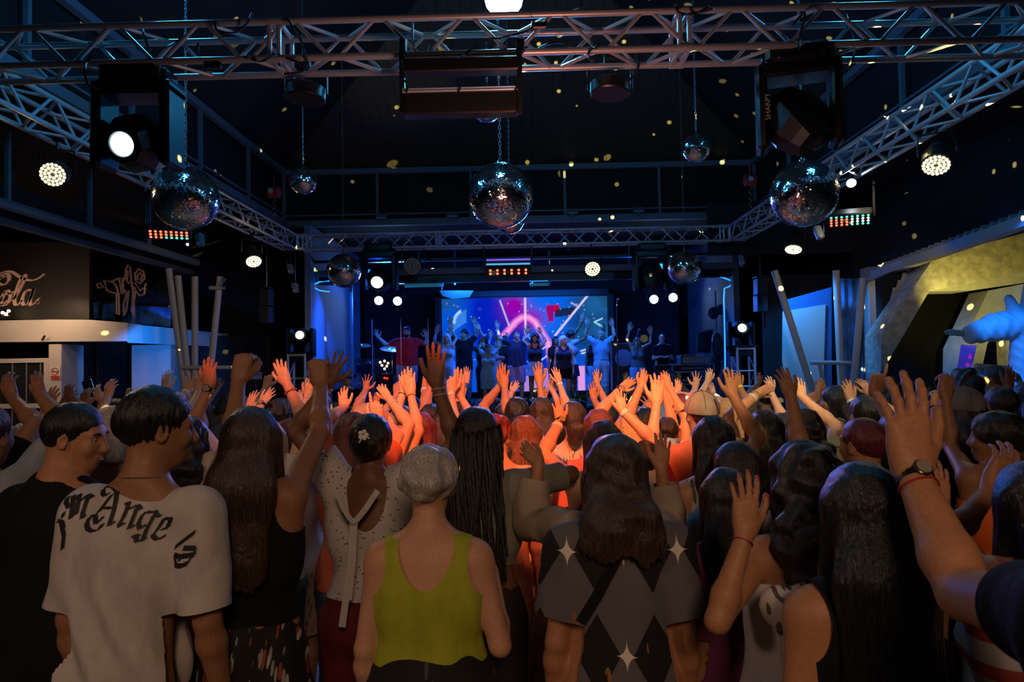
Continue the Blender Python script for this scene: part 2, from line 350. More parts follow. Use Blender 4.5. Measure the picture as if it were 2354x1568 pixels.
# cross beams under the lower ceiling, both sides
for k, (xa, za) in enumerate(((-6.4, 3.95), (-7.6, 4.35))):
    t = thing('roof_purlin', ('lower' if k == 0 else 'upper')+' dark steel purlin with hangers on the kiosk side', 'purlin', (xa, 4, za))
    MB().tube((xa, 2.5, za), (xa, 13.2, za), 0.07).build('rail', M_STEEL, t)
    for y in np.arange(3.5, 13.1, 1.6): MB().box((xa, y, (za+ZC)/2), (0.05, 0.05, ZC-za)).build('hanger', M_STEEL, t)
t = thing('edge_fascia', 'dark sheet fascia hanging along the kiosk side of the hall', 'fascia', (-6.7, 8, 3.7))
MB().box((-6.7, 8, 4.05), (0.06, 11, 0.5)).build('sheet', M_BACK, t)
MB().box((-6.66, 8, 3.8), (0.12, 11, 0.08)).build('lip', mat('dim_steel', (0.06, 0.075, 0.10), 0.6), t)
structure(MB().box((6.4, 8.5, 4.15), (0.08, 14, 1.44)).build('wall_right_fascia', M_BACK))
structure(MB().box((5.0, 12.95, 4.35), (3.0, 0.08, 1.0)).build('wall_right_header', M_BACK))
# ---- corrugated roof edge over the statue
t = thing('corrugated_roof_edge', 'white steel edge beam with pointed corrugated sheet along its top', 'roof edge', (6.0, 10, 3.3))
A = W(1985, 640, 12.4); B = W(2420, 485, 7.6); dv = B-A
x_, y_, d_ = frame(dv); Rm = np.array([x_, y_, d_])
MB().box((A+B)/2, (0.09, 0.13, np.linalg.norm(dv)), Rm).box((A+B)/2+[0, 0, -0.07], (0.16, 0.02, np.linalg.norm(dv)), Rm).build('edge_beam', M_PIPE, t)
cs = MB(); n = 26
for i in range(n):
    p = A+dv*i/n; q = A+dv*(i+1)/n; K = 6; pts = []
    for j in range(K+1):
        f = j/K; pts.append(p+(q-p)*f+np.array([0, 0, 0.06+0.085*(abs(2*f-1)**2.2)]))
    cs.prism([p+[0, 0, 0.05]]+pts+[q+[0, 0, 0.05]], (0.35, 0.0, 0.03))
cs.build('corrugated_sheet', mat('grey_fibre_cement', (0.35, 0.36, 0.40), 0.8), t)
# ---- kiosk on the left with a sign band above
KY = 13.0
structure(MB().prism([W(-60, 734, KY), W(205, 735, KY), W(293, 742, KY), W(293, 784, KY), W(-60, 787, KY)], (0, 0.45, 0)).build('beam_kiosk_front', M_WHITE))
p0 = W(293, 744, KY); p1 = W(506, 766, 15.6); q0 = W(293, 788, KY); q1 = W(506, 797, 15.6)
structure(MB().prism([p0, p1, q1, q0], (0.0, 0.4, 0)).build('beam_kiosk_side', M_WHITE))
def column(name, a, b, Y, dep, m=M_WHITE, side=0.0):
    x0 = W(a, 840, Y)[0]; x1 = W(b, 840, Y)[0]
    return structure(MB().box(((x0+x1)/2, Y+dep/2, 1.2), (x1-x0, dep, 2.4), bev=0.01).build(name, m))
M_WCOL = mat('white_boarded_column', (0.66, 0.63, 0.60), 0.6, bump=0.05)
column('column_kiosk', 111, 141, KY+0.05, 0.5)
column('column_kiosk_inner', 302, 392, 14.4, 0.5)
column('column_kiosk_rear', 141, 171, KY+0.6, 0.3, M_WCOL)
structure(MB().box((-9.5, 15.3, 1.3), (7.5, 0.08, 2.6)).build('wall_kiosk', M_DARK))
# glazed door with white frame
t = thing('glazed_counter_window', 'white-framed glazed opening in the kiosk under the sign band', 'window', W(60, 900, KY+0.1)*[1, 1, 0])
for nm, a in (('frame_head', (-60, 826, 112, 833)), ('frame_side', (101, 833, 112, 1010)), ('frame_rail', (-60, 930, 101, 938))):
    P = W(a[0], a[1], KY+0.1); Q = W(a[2], a[3], KY+0.1)
    MB().box((P+Q)/2+[0, 0.03, 0], (abs(Q[0]-P[0]), 0.07, abs(P[2]-Q[2]))).build(nm, M_WHITE, t)
P = W(-60, 833, KY+0.12); Q = W(101, 1000, KY+0.12)
M_GLASS = mat('dark_glass', (0.02, 0.025, 0.03), 0.06, spec=0.8)
MB().box((P+Q)/2+[0, 0.03, 0], (abs(Q[0]-P[0]), 0.01, abs(P[2]-Q[2]))).build('glass', M_GLASS, t)
for k in range(4):
    xx = P[0]+(Q[0]-P[0])*(0.35+0.2*k); MB().box((xx, KY+0.12, (P[2]+Q[2])/2), (0.02, 0.02, P[2]-Q[2])).build('mullion', mat('grey_frame', (0.2, 0.2, 0.22), 0.5), t)
# dark sign band + red-brown lettering
sx = thing('sign_band', 'black sign band with pale script lettering above the kiosk beam', 'sign', W(100, 735, KY-0.06))
P = W(-60, 560, KY); Q = W(205, 733, KY)
MB().box(((P[0]+Q[0])/2, KY+0.04, (P[2]+Q[2])/2), (Q[0]-P[0], 0.08, P[2]-Q[2])).build('board', mat('sign_black', (0.004, 0.0035, 0.004), 0.6), sx)
def sgn(px, py, th): v = W(px, py, KY); return np.array([v[0], v[1]-0.001-th, v[2]])
LET = [  # script letters as pen strokes, in photo pixels
 [(15, 636), (2, 640), (-8, 655), (-12, 680), (-6, 700), (8, 700), (20, 690)],
 [(-20, 668), (-25, 690), (-15, 703), (0, 697), (10, 680)],
 [(12, 672), (4, 688), (8, 702), (20, 698), (26, 680), (20, 668), (12, 672), (24, 676), (36, 670)],
 [(33, 690), (45, 670), (60, 640), (58, 632), (48, 645), (38, 675), (36, 697), (44, 701), (53, 690)],
 [(74, 668), (62, 668), (54, 686), (56, 700), (66, 698), (75, 680), (80, 664), (72, 690), (74, 702), (84, 695), (92, 686)],
 [(-10, 650), (5, 628), (28, 625), (50, 638), (72, 645), (90, 640), (104, 630)],
 [(-5, 650), (10, 655), (22, 645), (22, 632), (12, 630), (5, 640)],
]
nib_strokes(LET, 9.0, -0.5, sgn, 0.03).build('lettering', mat('pale_lettering', (0.52, 0.36, 0.30), 0.6), sx, fix=False)
MB().path([sgn(87+4*math.cos(a), 695+4*math.sin(a), 0.01) for a in np.arange(12)*PI/6], 0.006, 5, closed=True).build('registered_mark', mat('pale_lettering', (0, 0, 0)), sx)
tp = thing('ceiling_fitting', 'cluster of three small warm bulbs under the sign lettering', 'light', W(14, 720, KY-0.3))
for k, (a, b) in enumerate(((6, 719), (14, 722), (20, 715))): MB().ball(W(a, b, KY-0.3), 0.03, 10, 6).build('bulb', emit('warm_bulb', (1, 0.7, 0.4), 14), tp, smooth=True)
MB().tube(W(0, 728, KY-0.3), W(26, 728, KY-0.3), 0.02).build('rail', M_CASE, tp)
ns = thing('no_smoking_sign', 'small white no-smoking sign with red footer on the kiosk column', 'sign', W(127, 860, KY))
def nsg(px, py, th): v = W(px, py, KY+0.04); return np.array([v[0], v[1]-0.002-th, v[2]])
MB().prism([nsg(117, 843, 0), nsg(139, 843, 0), nsg(139, 873, 0), nsg(117, 873, 0)], (0, -0.008, 0)).build('plate', mat('sign_white', (0.75, 0.72, 0.68), 0.5), ns)
MRED = mat('sign_red', (0.55, 0.05, 0.03), 0.5)
MB().path([nsg(127+8*math.cos(a), 854+8*math.sin(a), 0.012) for a in np.arange(20)*PI/10], 0.008, 4, closed=True).tube(nsg(121.5, 848.5, .012), nsg(132.5, 859.5, .012), 0.007, 4).build('red_ring', MRED, ns)
MB().prism([nsg(118, 864, .009), nsg(138, 864, .009), nsg(138, 872, .009), nsg(118, 872, .009)], (0, -0.004, 0)).build('red_footer', MRED, ns)
MB().prism([nsg(121, 853.5, .009), nsg(134, 853.5, .009), nsg(134, 855.5, .009), nsg(121, 855.5, .009)], (0, -0.004, 0)).build('cigarette', M_BLACK, ns)
hk = tag(MB().path([W(97, 781, KY), W(100, 777, KY-.1), W(103, 772, KY-.12)], 0.02).build('bracket', M_CASE), 'small bent bracket on the kiosk beam', 'bracket')
# glass panel, its blue reflections painted as flat coloured panes, & outline figure
gp = thing('glass_balustrade', 'blue reflecting glass panel behind the white wire sculpture', 'glass panel', W(300, 750, 15.0))
MB().prism([W(208, 640, 14.9), W(400, 640, 15.2), W(400, 757, 15.2), W(208, 737, 14.9)], (0, 0.04, 0)).build('dark_pane', M_GLASS, gp)
M_BGL = mat('painted_blue_reflection', (0.03, 0.16, 0.50), 0.25, vary=0.8, bscale=3)
for q in (((214, 696), (228, 694), (224, 733), (216, 732)), ((238, 699), (262, 697), (264, 738), (234, 736)), ((278, 702), (392, 706), (392, 752), (280, 740))):
    MB().prism([W(a, b, 14.85) for a, b in q], (0, 0.02, 0)).build('blue_reflection', M_BGL, gp)
for a in (225, 385): MB().tube(W(a, 738, 15.02), W(a, 738, 15.02)*[1, 1, 0], .03).build('support_post', M_CASE, gp)
fg = thing('wire_sculpture', 'white outline figure of bent tubes hanging over the kiosk', 'sculpture', W(280, 735, 14.0))
def tp3(pts, y=14.0): return [W(a, b, y) for a, b in pts]
FIG = [[(222, 654), (230, 650), (238, 660), (226, 662), (222, 654)], [(238, 645), (256, 648), (272, 640), (284, 640), (280, 660), (290, 672)],
       [(240, 648), (246, 668), (262, 674), (268, 672), (268, 722), (274, 724), (273, 676), (266, 655), (256, 646)],
       [(274, 640), (280, 676), (284, 676), (282, 642)], [(286, 645), (290, 618), (294, 609), (299, 615), (302, 646), (296, 652), (292, 645), (294, 622)],
       [(302, 645), (306, 672), (303, 716), (308, 730), (308, 690), (312, 668)], [(296, 668), (290, 716), (285, 726), (284, 700), (292, 672)],
       [(310, 630), (318, 618), (330, 624), (333, 640), (322, 652), (312, 645), (310, 630)], [(316, 634), (322, 626), (328, 634), (324, 644), (316, 642), (316, 634)],
       [(310, 650), (322, 668), (332, 662), (336, 652)], [(308, 660), (320, 680), (332, 676), (334, 662)]]
for f in FIG: MB().path(tp3(f), 0.022, 6).build('bent_tube', mat('dull_pink_tube', (0.42, 0.30, 0.28), 0.5), fg)
for a, b in ((294, 612), (322, 622)): MB().tube(W(a, b, 14.0), W(a, b, 14.0)*[1, 1, 0]+[0, 0, ZC], .006).build('hanging_wire', M_CASE, fg)
# ---- white V posts
def posts(name, label, tubes, bars, Y):
    t = thing(name, label, 'post frame', (W(*tubes[0][1], Y)[0], Y, 0))
    for (a, b) in tubes:
        A = W(*a, Y); B = W(*b, Y); d = B-A; B2 = A+d*(A[2]/max(1e-3, -d[2]))
        if B2[2] < -0.01 or abs(d[2]) < .05: B2 = B
        MB().tube(A, B2, 0.058, 12).build('post', M_PIPE, t, smooth=True)
    for (a, b) in bars: MB().tube(W(*a, Y-.05), W(*b, Y-.05), 0.035, 8).build('crossbar', M_PIPE, t, smooth=True)
    return t
posts('slanted_post_frame', 'white leaning pipe posts with a crossbar in front of the kiosk', [((388, 618), (424, 890)), ((409, 634), (434, 880)), ((448, 636), (448, 850)), ((506, 636), (488, 815))], [((420, 845), (532, 845)), ((482, 662), (517, 662)), ((505, 655), (517, 640))], 12.3)
posts('slanted_post_frame', 'white leaning pipe posts with a small platform before the blue drapes', [((1780, 622), (1876, 925)), ((1922, 622), (1932, 840)), ((1984, 640), (1966, 842))], [((1862, 834), (1956, 834)), ((1884, 838), (1904, 930))], 11.6)
# ---- projection sheet, drapes, column on the right
t = thing('projection_sheet', 'pale blue projection sheet with a darker blue top band', 'screen', W(1850, 900, 12.2)*[1, 1, 0])
MB().prism([W(1800, 716, 12.2), W(1898, 700, 12.2), W(1892, 905, 12.2), W(1880, 940, 12.2), W(1812, 940, 12.2), W(1799, 830, 12.2)], (0, 0.03, 0)).build('sheet', mat('pale_sheet', (0.50, 0.62, 0.62), 0.8), t)
MB().prism([W(1804, 690, 12.23), W(1912, 660, 12.23), W(1912, 930, 12.23), W(1890, 930, 12.23), W(1898, 701, 12.23), W(1801, 717, 12.23)], (0, 0.03, 0)).build('blue_border', mat('blue_cloth', (0.03, 0.16, 0.45), 0.8), t)
for a in (1806, 1905): MB().tube(W(a, 700, 12.3), W(a, 700, 12.3)*[1, 1, 0], .02).build('stand_pole', M_STEEL, t)
def drape(name, label, a, b, top, bot, Y, m, n=60, amp=0.05, fr=9):
    P = W(a, top, Y); Q = W(b, top, Y); z0 = W(a, bot, Y)[2]; V = []; F = []
    for i in range(n+1):
        for j in range(13):
            f = i/n; g = j/12; V.append((P[0]+(Q[0]-P[0])*f, Y+amp*math.sin(f*fr*PI+0.6*math.sin(g*3))*(0.5+0.5*g), P[2]+(Q[2]-P[2])*f+(z0-P[2])*g))
    for i in range(n):
        for j in range(12): F.append((i*13+j, i*13+j+1, i*13+14+j, i*13+13+j))
    o = mobj(name, V, F, m); s = o.modifiers.new('solid', 'SOLIDIFY'); s.thickness = 0.006; return tag(o, label, 'drape')
drape('blue_drape', 'tall blue fabric drape hung between the leaning posts', 1925, 2008, 640, 1010, 12.6, mat('blue_drape_cloth', (0.06, 0.20, 0.50), 0.8, vary=0.5, bscale=3), fr=9)
structure(MB().box((W(2018, 800, 12.3)[0], 12.5, 1.75), (0.22, 0.3, 3.5), bev=.02).build('column_grey', mat('grey_column', (0.36, 0.34, 0.38), 0.7)))
structure(MB().box((6.25, 13.4, 1.75), (3.2, 0.1, 3.5)).build('wall_right_back', M_BACK))
# ---- concrete stair mass with openings, arch behind
def poly(name, pts, Y, dep, m, st=True, parent=None):
    o = MB().prism([W(a, b, Y) for a, b in pts], (0, dep, 0)).build(name, m, parent)
    return structure(o) if st and parent is None else o
M_CONC2 = mat('smooth_grey_concrete', (0.45, 0.46, 0.42), 0.85, bump=0.2, bscale=6, vary=0.1)
poly('wall_concrete_band', [(2150, 588), (2420, 500), (2420, 612), (2136, 670), (2026, 858), (2026, 770)], 10.6, 0.5, M_CONC)
poly('wall_concrete_top', [(2026, 638), (2420, 505), (2420, 512), (2150, 600), (2030, 760)], 11.2, 0.2, M_BACK)
for k in range(7):
    a = 2040+11*k; b0 = 740-17*k
    tag(MB().tube(W(a+18, b0-78, 11.1), W(a, b0+6, 11.1), 0.035, 8, 0.05).build('stair_baluster', M_CONC), 'turned concrete balusters climbing the outer stair', 'baluster', 'stair balusters')
poly('wall_concrete_soffit', [(2136, 670), (2420, 612), (2420, 640), (2232, 668)], 10.9, 0.5, M_CONC2)
poly('wall_arch_left', [(2272, 668), (2420, 640), (2420, 690), (2330, 720), (2270, 790), (2250, 880), (2240, 1010), (2206, 1010), (2210, 800)], 11.6, 0.5, M_CONC2)
poly('wall_arch_upright', [(2318, 760), (2338, 780), (2342, 1010), (2326, 1010), (2322, 860)], 11.5, 0.3, M_CONC)
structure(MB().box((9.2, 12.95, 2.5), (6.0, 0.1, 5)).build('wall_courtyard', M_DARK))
tag(MB().tube(W(2030, 850, 10.5), W(2080, 905, 10.5), 0.05).build('handrail', M_CASE), 'dark handrail sloping below the concrete stair', 'handrail')
poly('wall_garden', [(2028, 860), (2080, 905), (2110, 1000), (2028, 1000)], 10.9, 0.2, M_CONC)
# white tilted square frame
t = thing('white_square_frame', 'white tilted square frame standing behind the crowd by the arch', 'frame', W(2300, 900, 9.9)*[1, 1, 0])
q = [(2243, 843), (2330, 850), (2356, 905), (2275, 900)]
for i in range(4):
    A = W(*q[i], 9.9); B = W(*q[(i+1) % 4], 9.9); MB().tube(A, B, 0.05, 4).build('bar', M_PIPE, t)
MB().tube(W(2275, 900, 9.95), W(2275, 905, 9.95)*[1, 1, 0], 0.04, 4).build('stand', M_PIPE, t)
pg = thing('purple_lit_panel', 'tilted blue and magenta glowing panel beneath the statue sleeve', 'panel', W(2215, 850, 10.4)*[1, 1, 0])
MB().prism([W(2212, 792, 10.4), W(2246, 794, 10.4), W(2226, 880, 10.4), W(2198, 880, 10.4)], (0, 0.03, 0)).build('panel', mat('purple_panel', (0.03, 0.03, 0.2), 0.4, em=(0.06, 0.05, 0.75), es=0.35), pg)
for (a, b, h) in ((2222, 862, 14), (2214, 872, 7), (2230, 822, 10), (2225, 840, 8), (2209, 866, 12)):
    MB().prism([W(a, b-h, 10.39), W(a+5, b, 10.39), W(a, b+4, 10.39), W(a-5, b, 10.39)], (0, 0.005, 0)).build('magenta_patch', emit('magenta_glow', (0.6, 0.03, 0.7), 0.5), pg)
MB().tube(W(2212, 880, 10.45), W(2212, 880, 10.45)*[1, 1, 0], 0.03).build('stand', M_CASE, pg)
# foliage at the garden wall
def leaves(name, label, cx, Y, z0, w, h, n, m, L=0.16, kind='stuff'):
    b = MB(); r = random.Random(len(label)+n)
    for _ in range(n):
        p = np.array([cx+r.uniform(-w, w), Y+r.uniform(-.2, .2), z0+r.uniform(0, 0.35)*h]); a = r.uniform(0, 2*PI); e = r.uniform(0.25, 1.4); l = L*r.uniform(.6, 1.3)*h/0.5
        d = np.array([math.cos(a)*math.cos(e), math.sin(a)*math.cos(e), math.sin(e)])*l; s_ = nrm(np.cross(d, (0, 0, 1)))*l*0.11
        mid = p+d*.5; tip = p+d+[0, 0, -l*.25*(1-math.sin(e))]
        b.add([p, mid+s_, tip, mid-s_], [(0, 1, 2, 3)])
    o = b.build(name, m); return tag(o, label, 'plants', None, kind)
M_LEAF = mat('dark_green_leaf', (0.07, 0.11, 0.035), 0.45)
leaves('garden_foliage', 'dense leafy shrub in the dark below the concrete stair', W(2120, 880, 10)[0], 10.2, 1.0, 0.8, 1.1, 260, M_LEAF, 0.1)
# ---------------------------------------------------------------- lighting trusses
TS = 0.27; ZB = 4.09
def box_truss(label, A, B, joints=()):
    "A,B: ground-plan ends of the axis"
    A = np.array([*A, ZB+TS/2]); B = np.array([*B, ZB+TS/2]); d = nrm(B-A); L = np.linalg.norm(B-A); s = np.cross(d, (0, 0, 1)); u = np.array([0, 0, 1.0]); h = TS/2
    t = thing('lighting_truss', label, 'truss', A)
    cn = [s*h+u*h, s*h-u*h, -s*h-u*h, -s*h+u*h]
    for c_ in cn: MB().tube(A+c_, B+c_, 0.0245, 12).build('chord', M_ALU, t, smooth=True)
    P = 0.32; n = int(L/P); P = L/n; meshes = {}
    for f in range(4):
        a, b = cn[f], cn[(f+1) % 4]; horiz = f in (1, 3)
        for i in range(n):
            lo, hi = (a, b) if (i+f) % 2 else (b, a)
            p0 = A+d*(i*P+0.03)+lo; p1 = A+d*((i+1)*P-0.03)+hi
            key = (f, (i+f) % 2)
            if key not in meshes:
                o = MB().tube(p0, p1, 0.0145, 8).build('brace', M_ALU, t, smooth=True); meshes[key] = (o, i)
            else:
                src, i0 = meshes[key]; o = src.copy(); link(o, t); o.location = Vector(src.location)+Vector(d*((i-i0)*P))
    for j in joints:
        for off in (-0.035, 0.035):
            q = A+d*(j*L+off); b = MB()
            for k in range(4): b.tube(q+cn[k], q+cn[(k+1) % 4], 0.018, 8)
            b.build('end_frame', M_ALU, t, smooth=True)
        for k in range(4): MB().tube(A+d*(j*L-0.05)+cn[k], A+d*(j*L+0.05)+cn[k], 0.03, 10).build('coupler', M_ALU, t, smooth=True)
    return t
TXL, TXR, TYN, TYF = -4.40, 3.98, 4.94, 12.84
box_truss('near lighting truss spanning the whole top of the hall, cables draped over it', (TXL-0.13, TYN), (TXR+0.13, TYN), (0.32, 0.66))
box_truss('far lighting truss in front of the stage, speckled with yellow light', (TXL+0.16, TYF), (TXR-0.16, TYF), (0.015, 0.327, 0.985))
box_truss('side lighting truss running towards the stage on the kiosk side', (TXL, TYN+0.16), (TXL, TYF+.13), (0.5, 0.97))
box_truss('side lighting truss running towards the stage on the statue side', (TXR, TYN+0.16), (TXR, TYF+.13), (0.5, 0.97))
# ---------------------------------------------------------------- mirror balls
def mirror_ball(label, px, py, rpx, Y, ztop=None, group='mirror balls', chain_top=None, seed=1):
    c_ = W(px, py, Y); R = rpx*np.linalg.norm(c_-CAM)/math.hypot(FPX, math.hypot(px-1177, py-784)); r = random.Random(seed)
    t = thing('mirror_ball', label, 'mirror ball', c_-[0, 0, R], group)
    MB().ball(c_, R*0.985, 48, 32).build('core', M_GROUT, t, smooth=True)
    tile = max(0.011, R*0.042); V = []; F = []; nr = int(PI*R/tile)
    for i in range(nr):
        ph = PI*(i+.5)/nr; rr = R*math.sin(ph); nn = max(4, int(2*PI*rr/tile))
        for j in range(nn):
            a = 2*PI*j/nn; n = np.array([math.sin(ph)*math.cos(a), math.sin(ph)*math.sin(a), math.cos(ph)])
            tx = np.array([-math.sin(a), math.cos(a), 0]); ty = np.cross(n, tx)
            j1, j2 = r.gauss(0, .05), r.gauss(0, .05); h = tile*0.46
            p = c_+n*R; q = len(V)
            for (u, v) in ((-1, -1), (1, -1), (1, 1), (-1, 1)): V.append(p+tx*u*h*min(1, 2*PI*rr/nn/tile)+ty*v*h+n*h*(u*j1+v*j2))
            F.append((q, q+1, q+2, q+3))
    o = mobj('mirror_tiles', V, F, M_MIRROR, t, False)
    b = MB().lathe(c_+[0, 0, R*0.97], (0, 0, 1), [(0, R*0.13), (R*0.08, R*0.12), (R*0.09, 0.02), (R*0.2, 0.015)], 14); b.build('cap', M_CHROME, t, smooth=True)
    zt = ZE+S*min(c_[0]-XL, XR-c_[0], YF-c_[1], c_[1]-YN)+.03; z = c_[2]+R*1.15; ch = MB(); k = 0; ln = 0.045
    while z < zt:
        ax = np.array([1.0, 0, 0]) if k % 2 else np.array([0, 1.0, 0]); p = np.array([c_[0], c_[1], z+ln/2])
        ch.path([p+ax*0.011*math.cos(a)+np.array([0, 0, ln*0.62])*math.sin(a) for a in np.arange(8)*PI/4], 0.0035, 4, closed=True)
        z += ln*0.86; k += 1
    ch.build('chain', M_CHAIN, t)
    return t
mirror_ball('largest-looking mirror ball at the centre of the hall', 1151, 450, 75, 6.3, 7.6, seed=1)
mirror_ball('big mirror ball hanging near the white-lensed moving head', 427, 456, 73, 6.3, 6.6, seed=2)
mirror_ball('big mirror ball hanging below the dark moving head', 1848, 446, 75, 6.3, 6.6, seed=3)
mirror_ball('small mirror ball beside the red chain hoist on the kiosk side', 697, 415, 32, 9.4, 7.6, seed=4)
mirror_ball('small mirror ball high up under the yellow ceiling sparkles', 1601, 340, 33, 8.0, 7.3, seed=5)
mirror_ball('mirror ball under the far truss above the drum kit', 790, 623, 39, 11.4, 7.0, seed=6)
mirror_ball('mirror ball under the far truss above the record-player case', 1574, 616, 39, 11.4, 7.0, seed=7)
mirror_ball('mirror ball half hidden behind the hanging black light bar', 1120, 240, 41, 8.6, 8.0, seed=8)
mirror_ball('small mirror ball peeping out below the largest one', 1172, 504, 34, 9.4, 7.9, seed=9)
# ---------------------------------------------------------------- fixtures
def clamp_to(b, p, q):
    q = np.array([q[0], q[1], max(q[2], ZB-0.01)])
    b.tube(p, q, 0.016, 6); b.tube(q+np.array([-.03, 0, 0]), q+np.array([.03, 0, 0]), 0.036, 10)
def par_can(label, px, py, Y, aim, lit, r=0.12, L=0.26, col=(1, 0.86, 0.38), es=7, group='LED par cans', hang=0.3, leds=3):
    p = W(px, py, Y); d = nrm(np.array(aim, float)); t = thing('par_can', label, 'stage light', p+[0, 0, 0], group)
    body = p-d*L
    MB().lathe(body, d, [(0, r*.35), (0.02, r*.62), (L*.35, r*.8), (L*.5, r), (L-.02, r), (L, r*1.05), (L+.01, r*1.05)], 24).build('can', M_CASE, t, smooth=True)
    MB().lathe(p+d*0.008, d, [(0, r*.94), (0.006, r*.94)], 24).build('lens_plate', mat('grey_lens_plate', (0.12, 0.11, 0.08), 0.3), t, smooth=True)
    x, y, _ = frame(d); b = MB(); m = emit('led_'+('on_%.1f_%.1f_%.1f' % col if lit else 'off'), col, es) if lit else mat('led_off', (0.45, 0.43, 0.36), 0.15)
    for ring in range(leds+1):
        n = max(1, 6*ring)
        for k in range(n):
            a = 2*PI*k/n+ring*.3; q = p+d*.016+(x*math.cos(a)+y*math.sin(a))*r*0.88*ring/(leds+.25)
            if ring > 0: b.lathe(q, d, [(0, r*.115), (0.006, r*.10), (.008, r*.05)], 8)
    b.build('led_lenses', m, t, smooth=True)
    s_ = nrm(np.cross(d, (0, 0, 1))); top = body+d*L*.4+np.array([0, 0, hang]); m2 = body+d*L*.4
    MB().path([m2-s_*r*1.25, m2-s_*r*1.2+[0, 0, hang*.7], m2+s_*r*1.2+[0, 0, hang*.7], m2+s_*r*1.25], 0.012, 5).build('yoke', M_CASE, t)
    b = MB(); clamp_to(b, m2+[0, 0, hang*.7], top); b.build('clamp', M_CASE, t)
    return t
par_can('yellow-lit par can next to the kiosk side truss, closest to the viewer', 122, 401, 6.2, (0.30, -0.75, -0.35), True, 0.115)
par_can('yellow-lit par can above the statue side, closest to the viewer', 2152, 378, 6.62, (-0.35, -0.45, -0.75), True, 0.13)
par_can('small yellow-lit par can below the corner of the kiosk side truss', 583, 600, 11.05, (0.35, -0.55, -0.75), True, 0.13, 0.34)
par_can('yellow-lit par can with blue-lit back below the big mirror ball', 1824, 572, 10.1, (-0.25, -0.35, -0.9), True, 0.125, 0.3)
par_can('unlit par can on the far truss showing its round lens grid', 948, 612, 12.7, (0.05, -0.95, -0.25), False, 0.17, hang=.5)
par_can('bright par can burning on the far truss, flaring yellow', 1362, 618, 12.7, (0.0, -0.9, -0.45), True, 0.15, hang=.5, es=12)
for k, (a, b, w) in enumerate(((871, 691, 'outer blue-white lamp over the drum kit'), (914, 692, 'inner blue-white lamp over the drum kit'), (1503, 688, 'inner blue-white lamp over the singer'), (1547, 684, 'outer blue-white lamp over the singer'))):
    par_can(w, a, b, 16.7, (0, -0.97, -0.2), True, 0.115, 0.2, (0.35, 0.62, 1.0), 60, 'blue stage lamps')
for sgn_ in (-1, 1):
    t = thing('lighting_bar', 'short ceiling bar carrying the two blue lamps on the '+('drum' if sgn_ < 0 else 'singer')+' side', 'lighting bar', (sgn_*3.1, 16.7, 4.09))
    MB().tube((sgn_*2.4, 16.82, 4.1), (sgn_*3.8, 16.82, 4.1), .03).build('bar', M_STEEL, t, smooth=True)
    for xx in (2.6, 3.6): MB().tube((sgn_*xx, 16.82, 4.1), (sgn_*xx, 16.82, ZC), .015).build('hanger', M_STEEL, t)
def moving_head(label, px, py, Y, aim, r, lit, col=(1, 1, 1), es=25, on_top=False, ztop=None, side=(1, 0, 0), text=None, S=1.0, group='moving head lights'):
    "px,py is the centre of the head"
    p = W(px, py, Y); d = nrm(np.array(aim, float)); t = thing('moving_head', label, 'moving head light', p, group)
    sd = nrm(np.array(side, float)); sg = -1 if on_top else 1; w = 0.225*S
    x, y, _ = frame(d)
    # head: faceted octagonal barrel, wider in the middle
    MB().lathe(p-d*0.20*S, d, [(-.04*S, .10*S), (0, .15*S), (.10*S, .19*S), (.24*S, .195*S), (.34*S, .155*S), (.40*S, .125*S)], 8, up=(0.2, 0.1, 1)).build('head', M_CASE, t)
    MB().lathe(p+d*.19*S, d, [(0, r*1.35), (0.02, r*1.3), (0.022, r*1.08), (.012, r*1.02)], 28).build('lens_ring', M_CASE, t, smooth=True)
    MB().lathe(p+d*.20*S, d, [(0, r), (0.012, r*.9), (.018, r*.5)], 28).build('lens', emit('lens_%.1f%.1f%.1f_%d' % (*col, es), col, es) if lit else mat('dark_lens', (0.03, 0.03, 0.035), 0.03, spec=0.9), t, smooth=True)
    up = np.array([0, 0, 1.0])*sg
    for s_ in (-1, 1):
        a = p+sd*w*s_
        MB().box(a+up*.10*S, (.07*S, .24*S, .54*S), np.array([sd, np.cross((0, 0, 1), sd), (0, 0, 1)]), bev=.02*S).build('yoke_arm', M_CASE, t)
    MB().box(p+up*.345*S, (w*2+.07*S, .24*S, .10*S), np.array([sd, np.cross((0, 0, 1), sd), (0, 0, 1)]), bev=.02*S).build('yoke_bridge', M_CASE, t)
    R2 = np.array([sd, np.cross((0, 0, 1), sd), (0, 0, 1)])
    MB().box(p+up*.44*S, (.40*S, .28*S, .12*S), R2, bev=.03*S).box(p+up*.40*S, (.26*S, .30*S, .05*S), R2, bev=.02*S).build('base', M_CASE, t)
    for s_ in (-1, 1): MB().box(p+up*.44*S+sd*.2*S*s_, (.05*S, .16*S, .07*S), R2, bev=.01*S).build('base_handle', M_CASE, t)
    if not on_top:
        for s_ in (-1, 1):
            b = MB(); q = p+up*.5*S+sd*.11*S*s_; clamp_to(b, q, np.array([q[0], q[1], (ztop or q[2]+.12)])); b.build('clamp', M_CASE, t)
    if text:
        o_ = p-sd*(w+.029*S)+up*.13*S
        f = -np.cross((0, 0, 1), sd) if False else np.array([0, -1.0, 0])
        text_mesh('side_lettering', text, 0.055, p-sd*w+np.array([0, -.121*S, .10*S]), (0, 0, 1), -sd, mat('grey_letters', (0.5, 0.5, 0.45), 0.5), t, 0.002)
    return t
moving_head('moving head with a glowing white lens under the near truss', 318, 330, 4.94, (0.02, -0.86, -0.30), 0.082, True, (0.55, 0.85, 1.0), 9, ztop=4.12, S=1.12)
